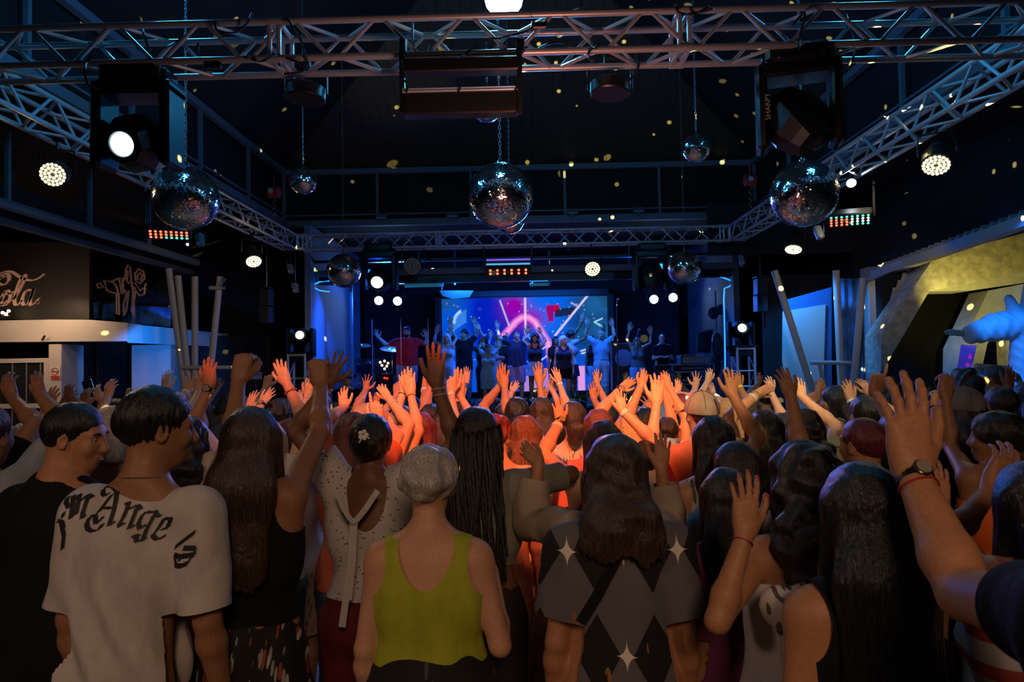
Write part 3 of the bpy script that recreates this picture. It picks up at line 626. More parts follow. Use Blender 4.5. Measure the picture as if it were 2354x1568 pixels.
moving_head('dark moving head hanging close to the big mirror ball on the statue side', 1835, 285, 4.94, (0.35, -0.5, -0.8), 0.07, False, ztop=4.12, S=1.1, text='SHARPY', side=(0.96, -0.28, 0))
moving_head('moving head with a white lens on the far truss above the red-shirted performer', 873, 641, 12.8, (0.0, -0.9, -0.35), 0.105, True, (0.8, 0.95, 1.0), 30, ztop=4.1, S=1.3)
moving_head('unlit moving head on the far truss speckled with yellow spots', 1497, 640, 12.8, (0.0, -0.3, -0.95), 0.09, False, ztop=4.1, S=1.3)
moving_head('moving head standing on the truss tower on the drum side', 693, 775, 13.3, (0.15, -0.95, 0.15), 0.08, True, (1.0, 0.90, 0.6), 4, on_top=True, S=1.0)
moving_head('moving head standing on the truss tower on the record-player side', 1702, 760, 13.3, (-0.12, -0.95, 0.2), 0.08, True, (1.0, 0.95, 0.55), 5, on_top=True, S=1.0)
# small lamps
def small_lamp(label, px, py, Y, aim, r, col, es, body=0.12):
    p = W(px, py, Y); d = nrm(np.array(aim, float)); t = thing('small_spotlight', label, 'spotlight', p)
    MB().lathe(p-d*body, d, [(0, r*.5), (.02, r*.9), (body-.01, r*1.1), (body, r*1.1)], 16).build('housing', M_CASE, t, smooth=True)
    MB().lathe(p, d, [(0, r), (.008, r*.6)], 16).build('lens', emit('sl_%d_%d' % (px, es), col, es), t, smooth=True)
    b = MB(); clamp_to(b, p-d*body*.5, p-d*body*.5+np.array([0, 0, .14])); b.build('clamp', M_CASE, t)
small_lamp('tiny blinding white spotlight beside the big mirror ball on the statue side', 1957, 421, 8.35, (-0.3, -0.8, -0.6), 0.055, (0.75, 0.9, 1), 45)
small_lamp('glaring blue-white wash head on top of the near truss', 1158, 1, 5.3, (0.0, -0.45, -0.9), 0.15, (0.25, 0.75, 1), 40, 0.25)
small_lamp('tiny blue and red pilot lamp of the scanner beside the red and green bar', 431, 562, 8.9, (0, -1, -.2), 0.02, (0.2, 0.2, 1), 8, .03)
# led bars
def led_bar(label, px, py, Y, axis, aim, nx, ny, wdt, hgt, colf, hang=0.25, dep=0.12, big=False):
    p = W(px, py, Y); hang = max(hang, ZB-p[2]); d = nrm(np.array(aim, float)); ax = nrm(np.array(axis, float)-d*np.dot(axis, d)); u = np.cross(d, ax); R = np.array([ax, d, u])
    t = thing('led_bar', label, 'LED bar', p)
    MB().box(p-d*dep/2, (wdt, dep, hgt), R, bev=.015).build('housing', M_CASE, t)
    for i in range(nx):
        for j in range(ny):
            q = p+ax*wdt*((i+.5)/nx-.5)*.93+u*hgt*((j+.5)/ny-.5)*.8; c_ = colf(i, j)
            MB().lathe(q, d, [(0, min(wdt/nx, hgt/ny)*.30), (.008, min(wdt/nx, hgt/ny)*.20)], 8).build('led', c_, t, smooth=True)
    for s_ in (-1, 1): MB().path([p+ax*s_*(wdt/2+.02)-d*dep/2, p+ax*s_*(wdt/2+.02)-d*dep/2+[0, 0, hang]], 0.014, 6).build('bracket', M_CASE, t)
    MB().tube(p-ax*(wdt/2+.02)-d*dep/2+[0, 0, hang], p+ax*(wdt/2+.02)-d*dep/2+[0, 0, hang], .012, 6).build('crossbar', M_CASE, t)
    return t
E_R = emit('led_red', (1, 0.05, 0.02), 9); E_G = emit('led_green', (0.05, 1, 0.4), 4); E_T = emit('led_white', (0.9, 0.95, 0.9), 5)
led_bar('red and green glowing LED bar below the kiosk side truss', 388, 540, 8.4, (1, 0.15, -0.28), (0.25, -0.6, -0.75), 8, 3, 0.50, 0.17, lambda i, j: E_R if j > 0 or i < 3 else E_G)
led_bar('red, white and green glowing LED bar below the statue side truss', 1953, 507, 8.4, (1, -0.15, 0.30), (-0.3, -0.6, -0.75), 8, 4, 0.50, 0.2, lambda i, j: E_R if i < 4 and j < 3 else (E_G if j in (0, 3) else E_T))
led_bar('red LED bar on the far truss above the screen', 1168, 625, 12.75, (1, 0, 0), (0, -0.9, -0.42), 6, 2, 0.86, 0.16, lambda i, j: E_R, hang=.3)
t = thing('strip_lights', 'blue and violet tube strips stacked above the red LED bar of the far truss', 'strip light', W(1168, 600, 12.7))
for k, (yy, cc) in enumerate(((597, (0.25, 0.1, 1)), (607, (0.1, 0.5, 0.9)))):
    MB().tube(W(1118, yy+1, 12.7), W(1219, yy-1, 12.7), .016).build('tube', emit('tube_%d' % k, cc, 0.9), t)
MB().box(W(1168, 602, 12.8), (.84, .1, .16)).build('housing', M_CASE, t)
# black bar hanging from the near truss
t = thing('hanging_light_bar', 'big black light bar hanging in a frame below the near truss', 'light bar', W(1060, 250, 4.9))
P = W(928, 246, 4.75); Q = W(1190, 238, 4.75); MB().box((P+Q)/2, (Q[0]-P[0], .12, .155), bev=.01).build('housing', M_CASE, t)
for _z, _r in ((.087, .010), (.105, .006)): MB().tube((P+Q)/2+[-(Q[0]-P[0])/2, -.05, _z], (P+Q)/2+[(Q[0]-P[0])/2, -.05, _z], _r, 10).build('steel_rail', mat('brushed_steel', (.6, .62, .66), .3, .5), t, smooth=True)
MB().box((P+Q)/2+[0, .0, .084], (Q[0]-P[0]-.01, .1, .012)).build('lid', mat('brushed_steel', (.5, .52, .55), .25, .9), t)
P2 = W(925, 158, 4.75); Q2 = W(1195, 150, 4.75); MB().box((P2+Q2)/2, (Q2[0]-P2[0], .12, .10), bev=.01).build('upper_channel', M_CASE, t)
for a in (926, 1196):
    MB().box((W(a, 112, 4.72)+W(a-2, 262, 4.72))/2, (.035, .04, 0.46)).build('side_bracket', M_CASE, t)
    MB().tube(W(a, 92, 4.72), W(a, 120, 4.72), .03, 8).build('clamp', M_CASE, t)
for a in (930, 1050, 1180): MB().path([W(a, 185, 4.7), W(a+8, 200, 4.68), W(a+3, 212, 4.68)], .008, 5).build('cable_loop', M_CABLE, t)
for lab, a, b in (('flat round fixture hanging from the near truss on the kiosk side', 702, 215), ('flat round fixture with a blue-lit top hanging from the near truss on the statue side', 1402, 203)):
    t = thing('flat_par_light', lab, 'stage light', W(a, b, 5.1)); p = W(a, b, 5.1)
    MB().lathe(p+[0, 0, -.05], (0.05, 0.1, 1), [(0, .14), (.01, .15), (.09, .15), (.11, .12), (.12, .05)], 26, sy=.9).build('housing', M_CASE, t, smooth=True)
    MB().path([p+[-.165, 0, -.01], p+[-.165, 0, .13], p+[-.12, 0, .17], p+[.12, 0, .17], p+[.165, 0, .13], p+[.165, 0, -.01]], .011, 5).build('bracket', M_CASE, t)
    MB().tube(p+[0, 0, .17], p+[0, 0, .22], .018).tube(p+[-.04, 0, .22], p+[.04, 0, .22], .034).build('clamp', M_CASE, t)
    MB().box(p+[0, 0, .075], (.09, .012, .004)).build('status_display', emit('red_digits', (1, .06, .03), .35), t)
# chain hoists
for lab, a, b, Y in (('red chain hoist at the kiosk-side corner', 630, 442, 11.6), ('red chain hoist at the statue-side corner', 1724, 415, 11.6)):
    p = W(a, b, Y); t = thing('chain_hoist', lab, 'chain hoist', p)
    MB().lathe(p-[.11, 0, 0], (1, 0, 0), [(0, .05), (.02, .1), (.20, .1), (.22, .05)], 16).build('motor', mat('hoist_red', (.45, .03, .02), .45), t, smooth=True)
    MB().tube(p+[-.02, -.105, 0], p+[-.02, -.115, 0], .045, 12).build('cover_plate', mat('hoist_label', (.5, .45, .45), .5), t)
    MB().tube(p+[0, 0, .1], p+[0, 0, .28], .014).build('hook', mat('hoist_red', (0, 0, 0)), t)
    MB().path([p+[.03*math.sin(k*1.9), 0, -.1-.035*k] for k in range(14)], .009, 4).build('load_chain', M_CHAIN, t)
# flood lights on the far clerestory rail
for a, b, w in ((877, 497, 'outermost on the kiosk side'), (1040, 493, 'inner one on the kiosk side'), (1316, 486, 'inner one on the statue side'), (1468, 482, 'outermost on the statue side')):
    p = W(a, b, 14.1); t = thing('flood_light', 'small grey floodlight on the far clerestory rail, '+w, 'floodlight', p, 'clerestory floodlights')
    R = np.array(Euler((0.6, 0, 0)).to_matrix()); MB().box(p, (.24, .06, .13), R, bev=.015).build('housing', M_STEEL, t)
    MB().box(p+[0, -.03, -.02], (.19, .02, .09), R).build('glass', mat('dull_glass', (.4, .4, .36), .3), t); MB().box(p+[0, .05, -.08], (.05, .08, .05)).build('bracket', M_STEEL, t)
# line arrays
for lab, a, b0, b1 in (('hanging speaker pair on the kiosk side of the stage', 613, 665, 744), ('hanging speaker pair on the statue side of the stage', 1748, 640, 718)):
    Y = 13.0; t = thing('line_array_speaker', lab, 'speaker', W(a, b1, Y))
    for k in range(2):
        y0 = b0+(b1-b0)*k/2; P = W(a-12, y0+1, Y); Q = W(a+12, y0+(b1-b0)/2-1, Y)
        bx = MB().box((P+Q)/2, (.19, .26, P[2]-Q[2]), bev=.01).build('cabinet', mat('speaker_black', (.02, .022, .026), .55), t)
        MB().box((P+Q)/2+[0, -.135, 0], (.15, .01, (P[2]-Q[2])*.86)).build('grille', mat('speaker_grille', (.012, .012, .014), .8), bx)
    MB().tube(W(a, b0, Y), W(a, b0, Y)*[1, 1, 0]+[0, 0, 4.8], .012).build('rigging', M_CASE, t)
    MB().box(W(a, b0-2, Y), (.22, .24, .02)).build('fly_frame', M_CASE, t)
# little scanner heads
for lab, a, b, Y in (('small dark scanner beside the red and green bar', 460, 552, 9.2), ('small blue-lit scanner under the big mirror ball on the statue side', 1882, 535, 9.2), ('tiny spotlight on a bracket left of the far truss corner', 668, 618, 12.75), ('row of tiny blue lamps on a bracket beside the speaker', 679, 662, 12.8), ('dark bracketed lamp under the far truss corner on the statue side', 1705, 598, 12.75)):
    p = W(a, b, Y); t = thing('scanner_light', lab, 'small light', p)
    MB().box(p, (.10, .10, .2), np.array(Euler((.3, .2, .3)).to_matrix()), bev=.02).build('housing', M_STEEL, t)
    MB().path([p+[-.07, 0, 0], p+[-.07, 0, .14], p+[.07, 0, .14], p+[.07, 0, 0]], .008, 5).build('bracket', M_CASE, t)
    MB().tube(p+[0, 0, .14], [p[0], p[1], max(p[2]+.3, ZB)], .012).tube([p[0]-.16, p[1], ZB-.03], [p[0]+.16, p[1], ZB-.03], .02).build('clamp', M_CASE, t)
    MB().ball(p+[0.0, -.06, -.06], .025, 8, 6).build('lens', mat('dull_glass', (0, 0, 0)), t)
# cables draped over the near truss
def cable(label, pts, Y, r=0.009, sag=0):
    P = np.array(pts, float); E = np.vstack([2*P[0]-P[1], P, 2*P[-1]-P[-2]]); Q = []
    for i in range(1, len(E)-2):
        for tt in np.linspace(0, 1, 8)[:-1]:
            p0, p1, p2, p3 = E[i-1], E[i], E[i+1], E[i+2]; Q.append(.5*((2*p1)+(-p0+p2)*tt+(2*p0-5*p1+4*p2-p3)*tt*tt+(-p0+3*p1-3*p2+p3)*tt**3))
    Q.append(P[-1]); o = MB().path([W(a, b, Y+0.05*math.sin(k*.5)) for k, (a, b) in enumerate(Q)], r, 6).build('power_cable', M_CABLE, smooth=True)
    return tag(o, label, 'cable', 'cables draped on the near truss')
CB = [[(322, 35), (328, 70), (340, 110), (345, 150), (318, 165), (300, 150)], [(210, 130), (196, 150), (200, 190), (225, 205)], [(350, 165), (365, 120), (400, 100), (430, 80), (445, 70)],
      [(495, 50), (500, 70), (540, 75), (570, 50), (580, 30)], [(455, 100), (458, 140), (480, 162), (505, 150), (512, 140)], [(655, 170), (690, 165), (705, 150), (700, 120), (690, 90), (670, 60), (660, 40)],
      [(950, 40), (948, 80), (955, 120), (975, 140), (985, 100)], [(1060, 130), (1110, 95), (1160, 85), (1215, 70), (1225, 50)], [(1215, 130), (1250, 105), (1290, 98), (1330, 120), (1370, 145)],
      [(1360, 140), (1352, 125), (1360, 112), (1370, 110)], [(1460, 120), (1468, 150), (1455, 175), (1440, 190)], [(1820, 60), (1850, 30), (1840, 80), (1838, 110), (1850, 125)], [(1935, 0), (1950, 50), (1965, 90), (1962, 130), (1945, 165)],
      [(1550, 5), (1560, 28), (1590, 32), (1640, 20)], [(1880, 110), (1868, 125), (1880, 145), (1886, 135)], [(560, 130), (600, 140), (640, 128), (700, 150)], [(1180, 30), (1240, 40), (1300, 28), (1330, 20), (1340, 0)]]
for k, c_ in enumerate(CB): cable('thin black cable draped over the near truss tubes', c_, 4.74 if k % 2 else 4.95)
for k, (a, b) in enumerate(((490, 150), (1240, 60), (1140, 165))):
    tag(MB().box(W(a, b, 4.8), (.12, .05, .05), bev=.01).build('cable_connector', M_CASE), ('black plug box on the lower chord between two kiosk-side cables', 'black plug box tangled in cables beside the glaring wash head', 'black plug box on top of the hanging light bar')[k], 'connector')
# truss towers
for lab, a, b0 in (('short upright truss tower on the drum side of the stage', 688, 812), ('short upright truss tower on the record-player side of the stage', 1708, 797)):
    p = W(a, b0, 13.3); zt = p[2]; w = .165; t = thing('truss_tower', lab, 'truss tower', (p[0], 13.3, 0))
    for sx in (-1, 1):
        for sy in (-1, 1): MB().tube((p[0]+sx*w, 13.3+sy*w, 0), (p[0]+sx*w, 13.3+sy*w, zt), .025, 10).build('upright', M_ALU, t, smooth=True)
    z = 0.15; k = 0
    while z < zt-.2:
        b = MB()
        for (ax, ay, bx, by) in ((-w, -w, w, -w), (-w, w, w, w), (-w, -w, -w, w), (w, -w, w, w)): b.tube((p[0]+ax, 13.3+ay, z), (p[0]+bx, 13.3+by, z), .012, 6)
        for sx in (-w, w): b.tube((p[0]+sx, 13.3-w*(1 if k % 2 else -1), z), (p[0]+sx, 13.3+w*(1 if k % 2 else -1), z+.3), .011, 6)
        b.build('rung', M_ALU, t, smooth=True); z += .3; k += 1
    MB().box((p[0], 13.3, zt+.01), (.44, .44, .03)).build('top_plate', M_CASE, t)
    for sy in (-1, 1): MB().tube((p[0]-w, 13.3+sy*w, zt-.04), (p[0]+w, 13.3+sy*w, zt-.04), .025, 8).build('top_bar', M_ALU, t, smooth=True)
# ---------------------------------------------------------------- the stage
SZ = 1.0; SY = 13.7
M_STAGE = mat('stage_black_deck', (0.02, 0.02, 0.024), 0.35)
t = thing('stage', 'raised black stage platform with a dark front skirt', 'stage', (0, SY, 0))
MB().box((-0.065, (SY+18.6)/2, SZ-.04), (8.62, 18.6-SY, .08)).build('deck', M_STAGE, t)
MB().box((-0.065, SY+.02, (SZ-.08)/2), (8.62, .04, SZ-.08)).build('front_skirt', mat('stage_skirt', (0.05, 0.035, 0.03), 0.8), t)
M_BLUEWALL = mat('pale_stage_wall', (0.20, 0.28, 0.42), 0.7, bump=0.1, bscale=5)
structure(MB().box((-4.45, 16.0, 2.4), (0.12, 4.2, 4.8)).build('wall_stage_drum_side', M_BLUEWALL))
structure(MB().box((4.4, 16.2, 2.4), (0.12, 4.0, 4.8)).build('wall_stage_record_side', mat('dark_stage_wall', (0.10, 0.11, 0.14), 0.7, bump=.4, bscale=4)))
structure(MB().box((-0.1, 18.7, 2.4), (8.6, 0.12, 4.8)).build('wall_stage_back', M_BACK))
# header beams over the stage opening
for nm, lab, a, b, y0, y1, Y, m in (('stage_header', 'deep black header panel over the screen', 735, 1690, 628, 655, 14.4, M_CASE), ('stage_header', 'blue-lit steel header beam just below the far truss', 714, 1708, 622, 635, 14.25, M_STEEL),
                                    ('stage_header', 'thin upper steel beam between the far truss and the stage', 660, 1740, 600, 606, 14.2, M_CASE)):
    P = W(a, y0, Y); Q = W(b, y1-(b-a)*0.0175, Y); o = MB().box((P+Q)/2, (Q[0]-P[0], .15, abs(W(a, y1, Y)[2]-P[2]))).build(nm, m); tag(o, lab, 'beam')
for a in (1046, 1262, 1470):
    tag(MB().tube(W(a, 575, 14.4), W(a, 655, 14.4), .02).build('header_strut', M_STEEL), {1046: 'thin vertical strut above the dark-shirt man', 1262: 'thin vertical strut above the middle of the screen', 1470: 'thin vertical strut above the singer'}[a], 'strut')
# led screen, its picture painted per vertex
t = thing('led_screen', 'large glowing screen with blue clouds, pink arch and white beams', 'screen', (0, 17.5, 1.2))
nx, nz = 192, 110; X0, X1, Z0, Z1 = -2.13, 2.12, 1.15, W(1200, 684, 17.5)[2]
u = np.linspace(0, 1, nx+1); v = np.linspace(0, 1, nz+1); U, Vv = np.meshgrid(u, v, indexing='ij')
PXs = 1018+380*U; PYs = 684+(1-Vv)*225          # where each point is in the photo, for reading its colour
g = np.random.RandomState(3); N = np.zeros_like(U); N2 = np.zeros_like(U)
for k in range(24):
    fx, fy = g.uniform(-14, 14, 2); N += np.sin(fx*U+fy*Vv*.6+g.uniform(0, 6))/24**.5; fx, fy = g.uniform(-30, 30, 2); N2 += np.sin(fx*U+fy*Vv+g.uniform(0, 6))/24**.5
Cc = np.zeros((nx+1, nz+1, 3)); Cc[:] = (0.0, 0.075, 0.70)
Cc += np.clip(N, -1, 1)[..., None]*np.array([0.0, 0.06, 0.18])
cl = np.clip((PXs-1285)/50, 0, 1)[..., None]*np.clip((850-PYs)/60, 0, 1)[..., None]*0.95; Cc = Cc*(1-cl)+cl*np.array([0.008, 0.085, 0.24])*(1+.35*np.clip(N2, -1, 1)[..., None])
cl = (np.clip((1085-PXs)/60, 0, 1)*np.clip((730-PYs)/30, 0, 1))[..., None]*0.8; Cc = Cc*(1-cl)+cl*np.array([0.01, 0.09, 0.22])
def blend(mask, col, k=1.0):
    global Cc
    mm = np.clip(mask, 0, 1)[..., None]*k; Cc = Cc*(1-mm)+mm*np.array(col)
blend(np.exp(-(((PXs-1185)/26)**2+((PYs-705)/28)**2))*1.3, (0.32, 0.0, 0.42)); blend(np.exp(-(((PXs-1215)/35)**2+((PYs-735)/22)**2))*1.2, (0.28, 0.0, 0.48))
blend(((np.abs(PXs-1268) < 8+3*N2) & (np.abs(PYs-723) < 20)).astype(float), (0.38, 0.0, 0.16)); blend(((np.abs(PXs-1282) < 6) & (np.abs(PYs-712) < 9)).astype(float), (0.55, 0.0, 0.06))
blend(((np.abs(PXs-1303-6*N2) < 22) & (np.abs(PYs-716-4*N) < 10)).astype(float), (0.01, 0.01, 0.02), .9)
blend(((PXs > 1370+9*N2) & (PYs < 712+8*N)).astype(float), (0.012, 0.06, 0.10), .5)
def seg(x0, y0, x1, y1):
    dx, dy = x1-x0, y1-y0; tt = np.clip(((PXs-x0)*dx+(PYs-y0)*dy)/(dx*dx+dy*dy), 0, 1); return np.hypot(PXs-x0-tt*dx, PYs-y0-tt*dy)
arch = np.minimum.reduce([seg(1160, 775, 1188, 742), seg(1188, 742, 1202, 732), seg(1202, 732, 1217, 732), seg(1217, 732, 1232, 743), seg(1232, 743, 1262, 795), seg(1160, 775, 1150, 840), seg(1262, 795, 1270, 860)])
blend(1.6-arch/6.5, (0.95, 0.22, 0.75)); blend(1.2-arch/3.5, (1.0, 0.55, 0.9), .5)
for s_, c_, w_ in (((1210, 686, 1210, 780), (1.0, .75, 1.0), 1.5), ((1152, 690, 1172, 750), (.6, .7, 1), 1.1), ((1354, 682, 1278, 776), (.75, .62, 1), 1.9), ((1316, 699, 1328, 706), (.5, .45, .9), 1.3), ((1232, 820, 1260, 800), (.5, .7, 1), 1.2), ((1245, 835, 1262, 822), (.5, .7, 1), 1.2),
                  ((1335, 815, 1352, 810), (.6, .8, 1), 1.2), ((1337, 821, 1352, 817), (.6, .8, 1), 1.2), ((1368, 746, 1386, 738), (.4, .8, 1), 1.2), ((1368, 746, 1392, 762), (.4, .8, 1), 1.2), ((1232, 745, 1250, 778), (1, .6, .9), 1.2)): blend(1.8-seg(*s_)/w_, c_)
blend(2.2-np.abs(np.hypot(PXs-1078, PYs-742)-32)/2.0, (.5, .75, 1), ((PXs < 1062) & (PYs < 745)).astype(float)[..., None]*.9)
blend(((np.abs(PYs-(742-(PXs-1050)*.7)) < 16) & (np.abs(PXs-1060) < 15)).astype(float), (.1, .45, 1), .4)
blend(((np.abs(PXs-1145) < 18) & (PYs > 830)).astype(float), (0.8, 0.25, 0.9), .8); blend(((np.abs(PXs-1230) < 30) & (PYs > 855)).astype(float), (0.9, 0.4, 0.8), .5); blend(((np.abs(PXs-1335) < 8) & (PYs > 850)).astype(float), (1, .4, .8), .8)
for _ in range(70):
    a, b = g.uniform(1030, 1390), g.uniform(690, 860); blend(1.4-np.hypot(PXs-a, PYs-b)/1.3, (.6, .7, 1.0), .8)
V = [(X0+(X1-X0)*U[i, j], 17.5, Z0+(Z1-Z0)*Vv[i, j]) for i in range(nx+1) for j in range(nz+1)]
I = np.arange((nx+1)*(nz+1)).reshape(nx+1, nz+1); F = np.stack([I[:-1, :-1], I[1:, :-1], I[1:, 1:], I[:-1, 1:]], -1).reshape(-1, 4)
ms = bpy.data.materials.new('screen_picture'); ms.use_nodes = True; nt = ms.node_tree; bs = nt.nodes['Principled BSDF']; at = nt.nodes.new('ShaderNodeVertexColor'); at.layer_name = 'picture'
bs.inputs['Base Color'].default_value = (.004, .004, .004, 1); bs.inputs['Specular IOR Level'].default_value = 0; nt.links.new(at.outputs[0], bs.inputs['Emission Color']); bs.inputs['Emission Strength'].default_value = 0.95
o = mobj('picture', V, F, ms, t, False); ca = o.data.color_attributes.new('picture', 'FLOAT_COLOR', 'POINT')
ca.data.foreach_set('color', np.concatenate([np.clip(Cc, 0, 1).reshape(-1, 3), np.ones(((nx+1)*(nz+1), 1))], 1).ravel().astype(np.float32))
MB().box((0, 17.58, (Z0+Z1)/2), (X1-X0+.1, .12, Z1-Z0+.1)).build('cabinet', M_CASE, t)
for s_, xx in ((-1, X0-.09), (1, X1+.09)): MB().box((xx, 17.45, (Z0+Z1)/2+.05), (.12, .2, Z1-Z0+.3)).build('side_frame', M_CASE, t)
MB().box((0, 17.45, Z1+.1), (X1-X0+.3, .2, .14)).build('top_frame', M_CASE, t)
for sx in (-1.9, 1.9): MB().box((sx, 17.62, (Z0+SZ)/2), (.1, .1, Z0-SZ)).build('foot', M_CASE, t)
# neon rope lights following the rounded corners
def rope(label, pts, Y, r=.016, s=2.2):
    t = tag(MB().path([W(a, b, Y) for a, b in pts], r, 6).build('rope_light', emit('blue_rope', (0.02, 0.22, 1.0), s)), label, 'rope light'); return t
rope('blue rope light curling round the drum-side corner of the stage opening', [(757, 646), (735, 648), (722, 654), (722, 661), (735, 668), (757, 671)], 14.2)
rope('blue rope light curling round the record-side corner and running down', [(1612, 631), (1640, 634), (1662, 638), (1680, 645), (1684, 652), (1676, 659), (1665, 663), (1664, 690), (1666, 760), (1667, 850)], 14.4)
rope('vertical blue rope light on the drum-side stage wall', [(716, 690), (714, 760), (712, 850)], 14.2, .012, 1.0)
rope('faint blue line of light on the second drum-side wall edge', [(728, 690), (727, 850)], 14.6, .010, .7)
t = tag(MB().box((-3.7, 14.5, 2.5), (.05, .05, 3.0)).build('stage_post', M_STEEL), 'thin vertical post at the drum side of the stage', 'post')
# strips under the header, their teal light put into colour and faint glow
for lab, q in (('teal-lit curved soffit panel over the drum side', [(1010, 668), (1088, 668), (1078, 683), (1040, 687), (1018, 680)]), ('teal-lit fragment of ceiling left of the screen header', [(928, 648), (1020, 646), (1018, 658), (930, 660)]), ('small teal-lit strip over the centre of the screen', [(1218, 651), (1262, 650), (1262, 656), (1218, 657)])):
    tag(MB().prism([W(a, b, 14.47) for a, b in q], (0, .08, 0)).tube(W(q[0][0]+6, q[0][1]+2, 14.5), W(q[0][0]+6, q[0][1]-22, 14.5), .01).build('soffit_panel', mat('teal_glow_panel', (.1, .45, .5), .6, em=(0.02, .25, .32), es=.25)), lab, 'panel')
# drum kit
M_SHELL = mat('blue_black_shell', (.03, .05, .10), .12, .4); M_SKIN = mat('drum_head', (.16, .17, .2), .4); M_CYM = mat('cymbal', (.5, .5, .45), .2, 1.0)
dk = thing('drum_kit', 'dark drum kit with lettered bass drum behind the glass shield', 'drum kit', (W(840, 850, 15.6)[0], 15.6, SZ))
def drum(name, c_, d, r, L, tilt=None):
    c_ = np.array(c_, float); d = nrm(d); o = MB().lathe(c_-d*L/2, d, [(0, r), (L, r)], 26).build(name, M_SHELL, dk, smooth=True)
    for e in (-1, 1): MB().lathe(c_+d*(e*L/2-.015), d, [(0, r*1.03), (.03, r*1.03)], 26).build('hoop', M_CHROME, o, smooth=True)
    MB().lathe(c_-d*(L/2+.004) if abs(d[2]) < .7 else c_+d*(L/2), d, [(0, r*.97), (.006, r*.97)], 26).build('drum_head', M_SKIN if name != 'bass_drum' else M_CASE, o, smooth=True)
    return o
x0 = W(840, 850, 15.6)[0]
drum('bass_drum', (x0, 15.5, SZ+.33), (0, 1, 0), .32, .45)
txt = text_mesh('bass_drum_lettering', 'OMI RA', .16, (x0+.02, 15.24, SZ+.46), (1, 0, 0), (0, 0, 1), mat('drum_letters', (.45, .5, .6), .5), dk, .002)
drum('rack_tom', (x0-.02, 15.45, SZ+.85), (.1, -.35, .9), .17, .24); drum('rack_tom', (x0+.33, 15.45, SZ+.83), (-.1, -.35, .9), .18, .26)
drum('floor_tom', (x0+.6, 15.8, SZ+.42), (0, -.1, 1), .22, .40); drum('snare_drum', (x0-.38, 15.8, SZ+.62), (0, -.15, 1), .18, .15)
for a, b, z, r in ((-.15, 15.7, 1.35, .26), (.62, 15.6, 1.25, .28), (-.42, 15.9, .95, .19), (1.0, 15.9, 1.0, .24)):
    p = np.array([x0+a, b, SZ+z]); st = MB().tube((p[0], p[1], SZ), p, .012, 6); 
    for k in range(3): st.tube((p[0], p[1], SZ+.25), (p[0]+.22*math.cos(k*2.1), p[1]+.22*math.sin(k*2.1), SZ), .01, 5)
    so = st.build('cymbal_stand', M_CHROME, dk, smooth=True); MB().lathe(p, (.1, -.25, 1), [(0, r), (.012, r*.5), (.02, r*.2), (.04, .03)], 24).build('cymbal', M_CYM, so, smooth=True)
MB().lathe((x0-.1, 16.2, SZ), (0, 0, 1), [(0, .16), (.03, .14), (.05, .03), (.48, .03), (.5, .17), (.56, .17)], 16).build('drum_throne', M_CASE, dk, smooth=True)
gs = thing('drum_shield', 'clear panelled glass shield in front of the drum kit', 'glass shield', (W(888, 850, 14.7)[0], 14.7, SZ))
M_PLEX = bpy.data.materials.new('clear_plexiglass'); M_PLEX.use_nodes = True; _b = M_PLEX.node_tree.nodes['Principled BSDF']; _b.inputs['Base Color'].default_value = (.85, .92, 1, 1); _b.inputs['Transmission Weight'].default_value = 1; _b.inputs['Roughness'].default_value = .02; _b.inputs['IOR'].default_value = 1.05; _b.inputs['Specular IOR Level'].default_value = .9
zt = W(880, 734, 14.7)[2]; xs = [W(a, 800, 14.7)[0] for a in (792, 856, 922, 985)]
for i in range(3): MB().box(((xs[i]+xs[i+1])/2, 14.7, (SZ+zt)/2), (xs[i+1]-xs[i]-.01, .008, zt-SZ)).build('pane', M_PLEX, gs)
MB().prism([(xs[3], 14.7, SZ), (xs[3], 14.7, zt), (xs[3]+.35, 15.4, zt), (xs[3]+.35, 15.4, SZ)], (.008, 0, 0)).build('pane', M_PLEX, gs)
for x in xs: MB().box((x, 14.7, (SZ+zt)/2), (.012, .02, zt-SZ)).build('hinge_strip', mat('frosted_strip', (.25, .3, .4), .3), gs)
# glowing amber and red dots under the second tom
aa = thing('amber_lamp_unit', 'small unit of six amber lamps and a red glow beside the bass drum', 'lamp unit', (W(883, 850, 14.9)[0], 14.95, SZ))
MB().box((W(883, 850, 14.95)[0], 15.0, SZ+.35), (.4, .08, .7), bev=.02).build('case', M_CASE, aa)
for a, b in ((874, 833), (884, 830), (892, 835), (878, 840), (889, 842), (884, 848)): MB().ball(W(a, b, 14.93), .030, 8, 6).build('amber_lamp', emit('amber_dot', (1, .62, .28), 2.2), aa, smooth=True)
for a, b in ((884, 869), (890, 870)): MB().ball(W(a, b, 14.93), .028, 8, 6).build('red_lamp', emit('red_dot', (1, .03, .02), 1.6), aa, smooth=True)
# mic stands
def mic_stand(label, px, ytop, Y, z0=SZ, boom=0.0):
    p = W(px, ytop, Y); t = thing('microphone_stand', label, 'microphone stand', (p[0], Y, z0))
    MB().tube((p[0], Y, z0+.02), p, .012, 8).build('pole', M_CHROME, t, smooth=True)
    MB().lathe((p[0], Y, z0), (0, 0, 1), [(0, .14), (.02, .13), (.03, .02)], 18).build('base', M_CASE, t, smooth=True)
    q = p+[boom*.2, -.12, .05]; MB().tube(p, q, .009, 6).build('boom', M_CHROME, t)
    MB().lathe(q, (boom*.2, -.9, .3), [(0, .012), (.1, .018), (.11, .026), (.14, .027), (.16, .015)], 12).build('microphone', mat('mic_grey', (.2, .2, .22), .4, .6), t, smooth=True)
mic_stand('microphone stand standing before the lettered bass drum', 860, 800, 14.3)
mic_stand('microphone stand in front of the singer with raised arms', 1465, 770, 14.4)
mic_stand('tall thin stand between the light-blue-shirt man and the singer', 1417, 700, 15.2)
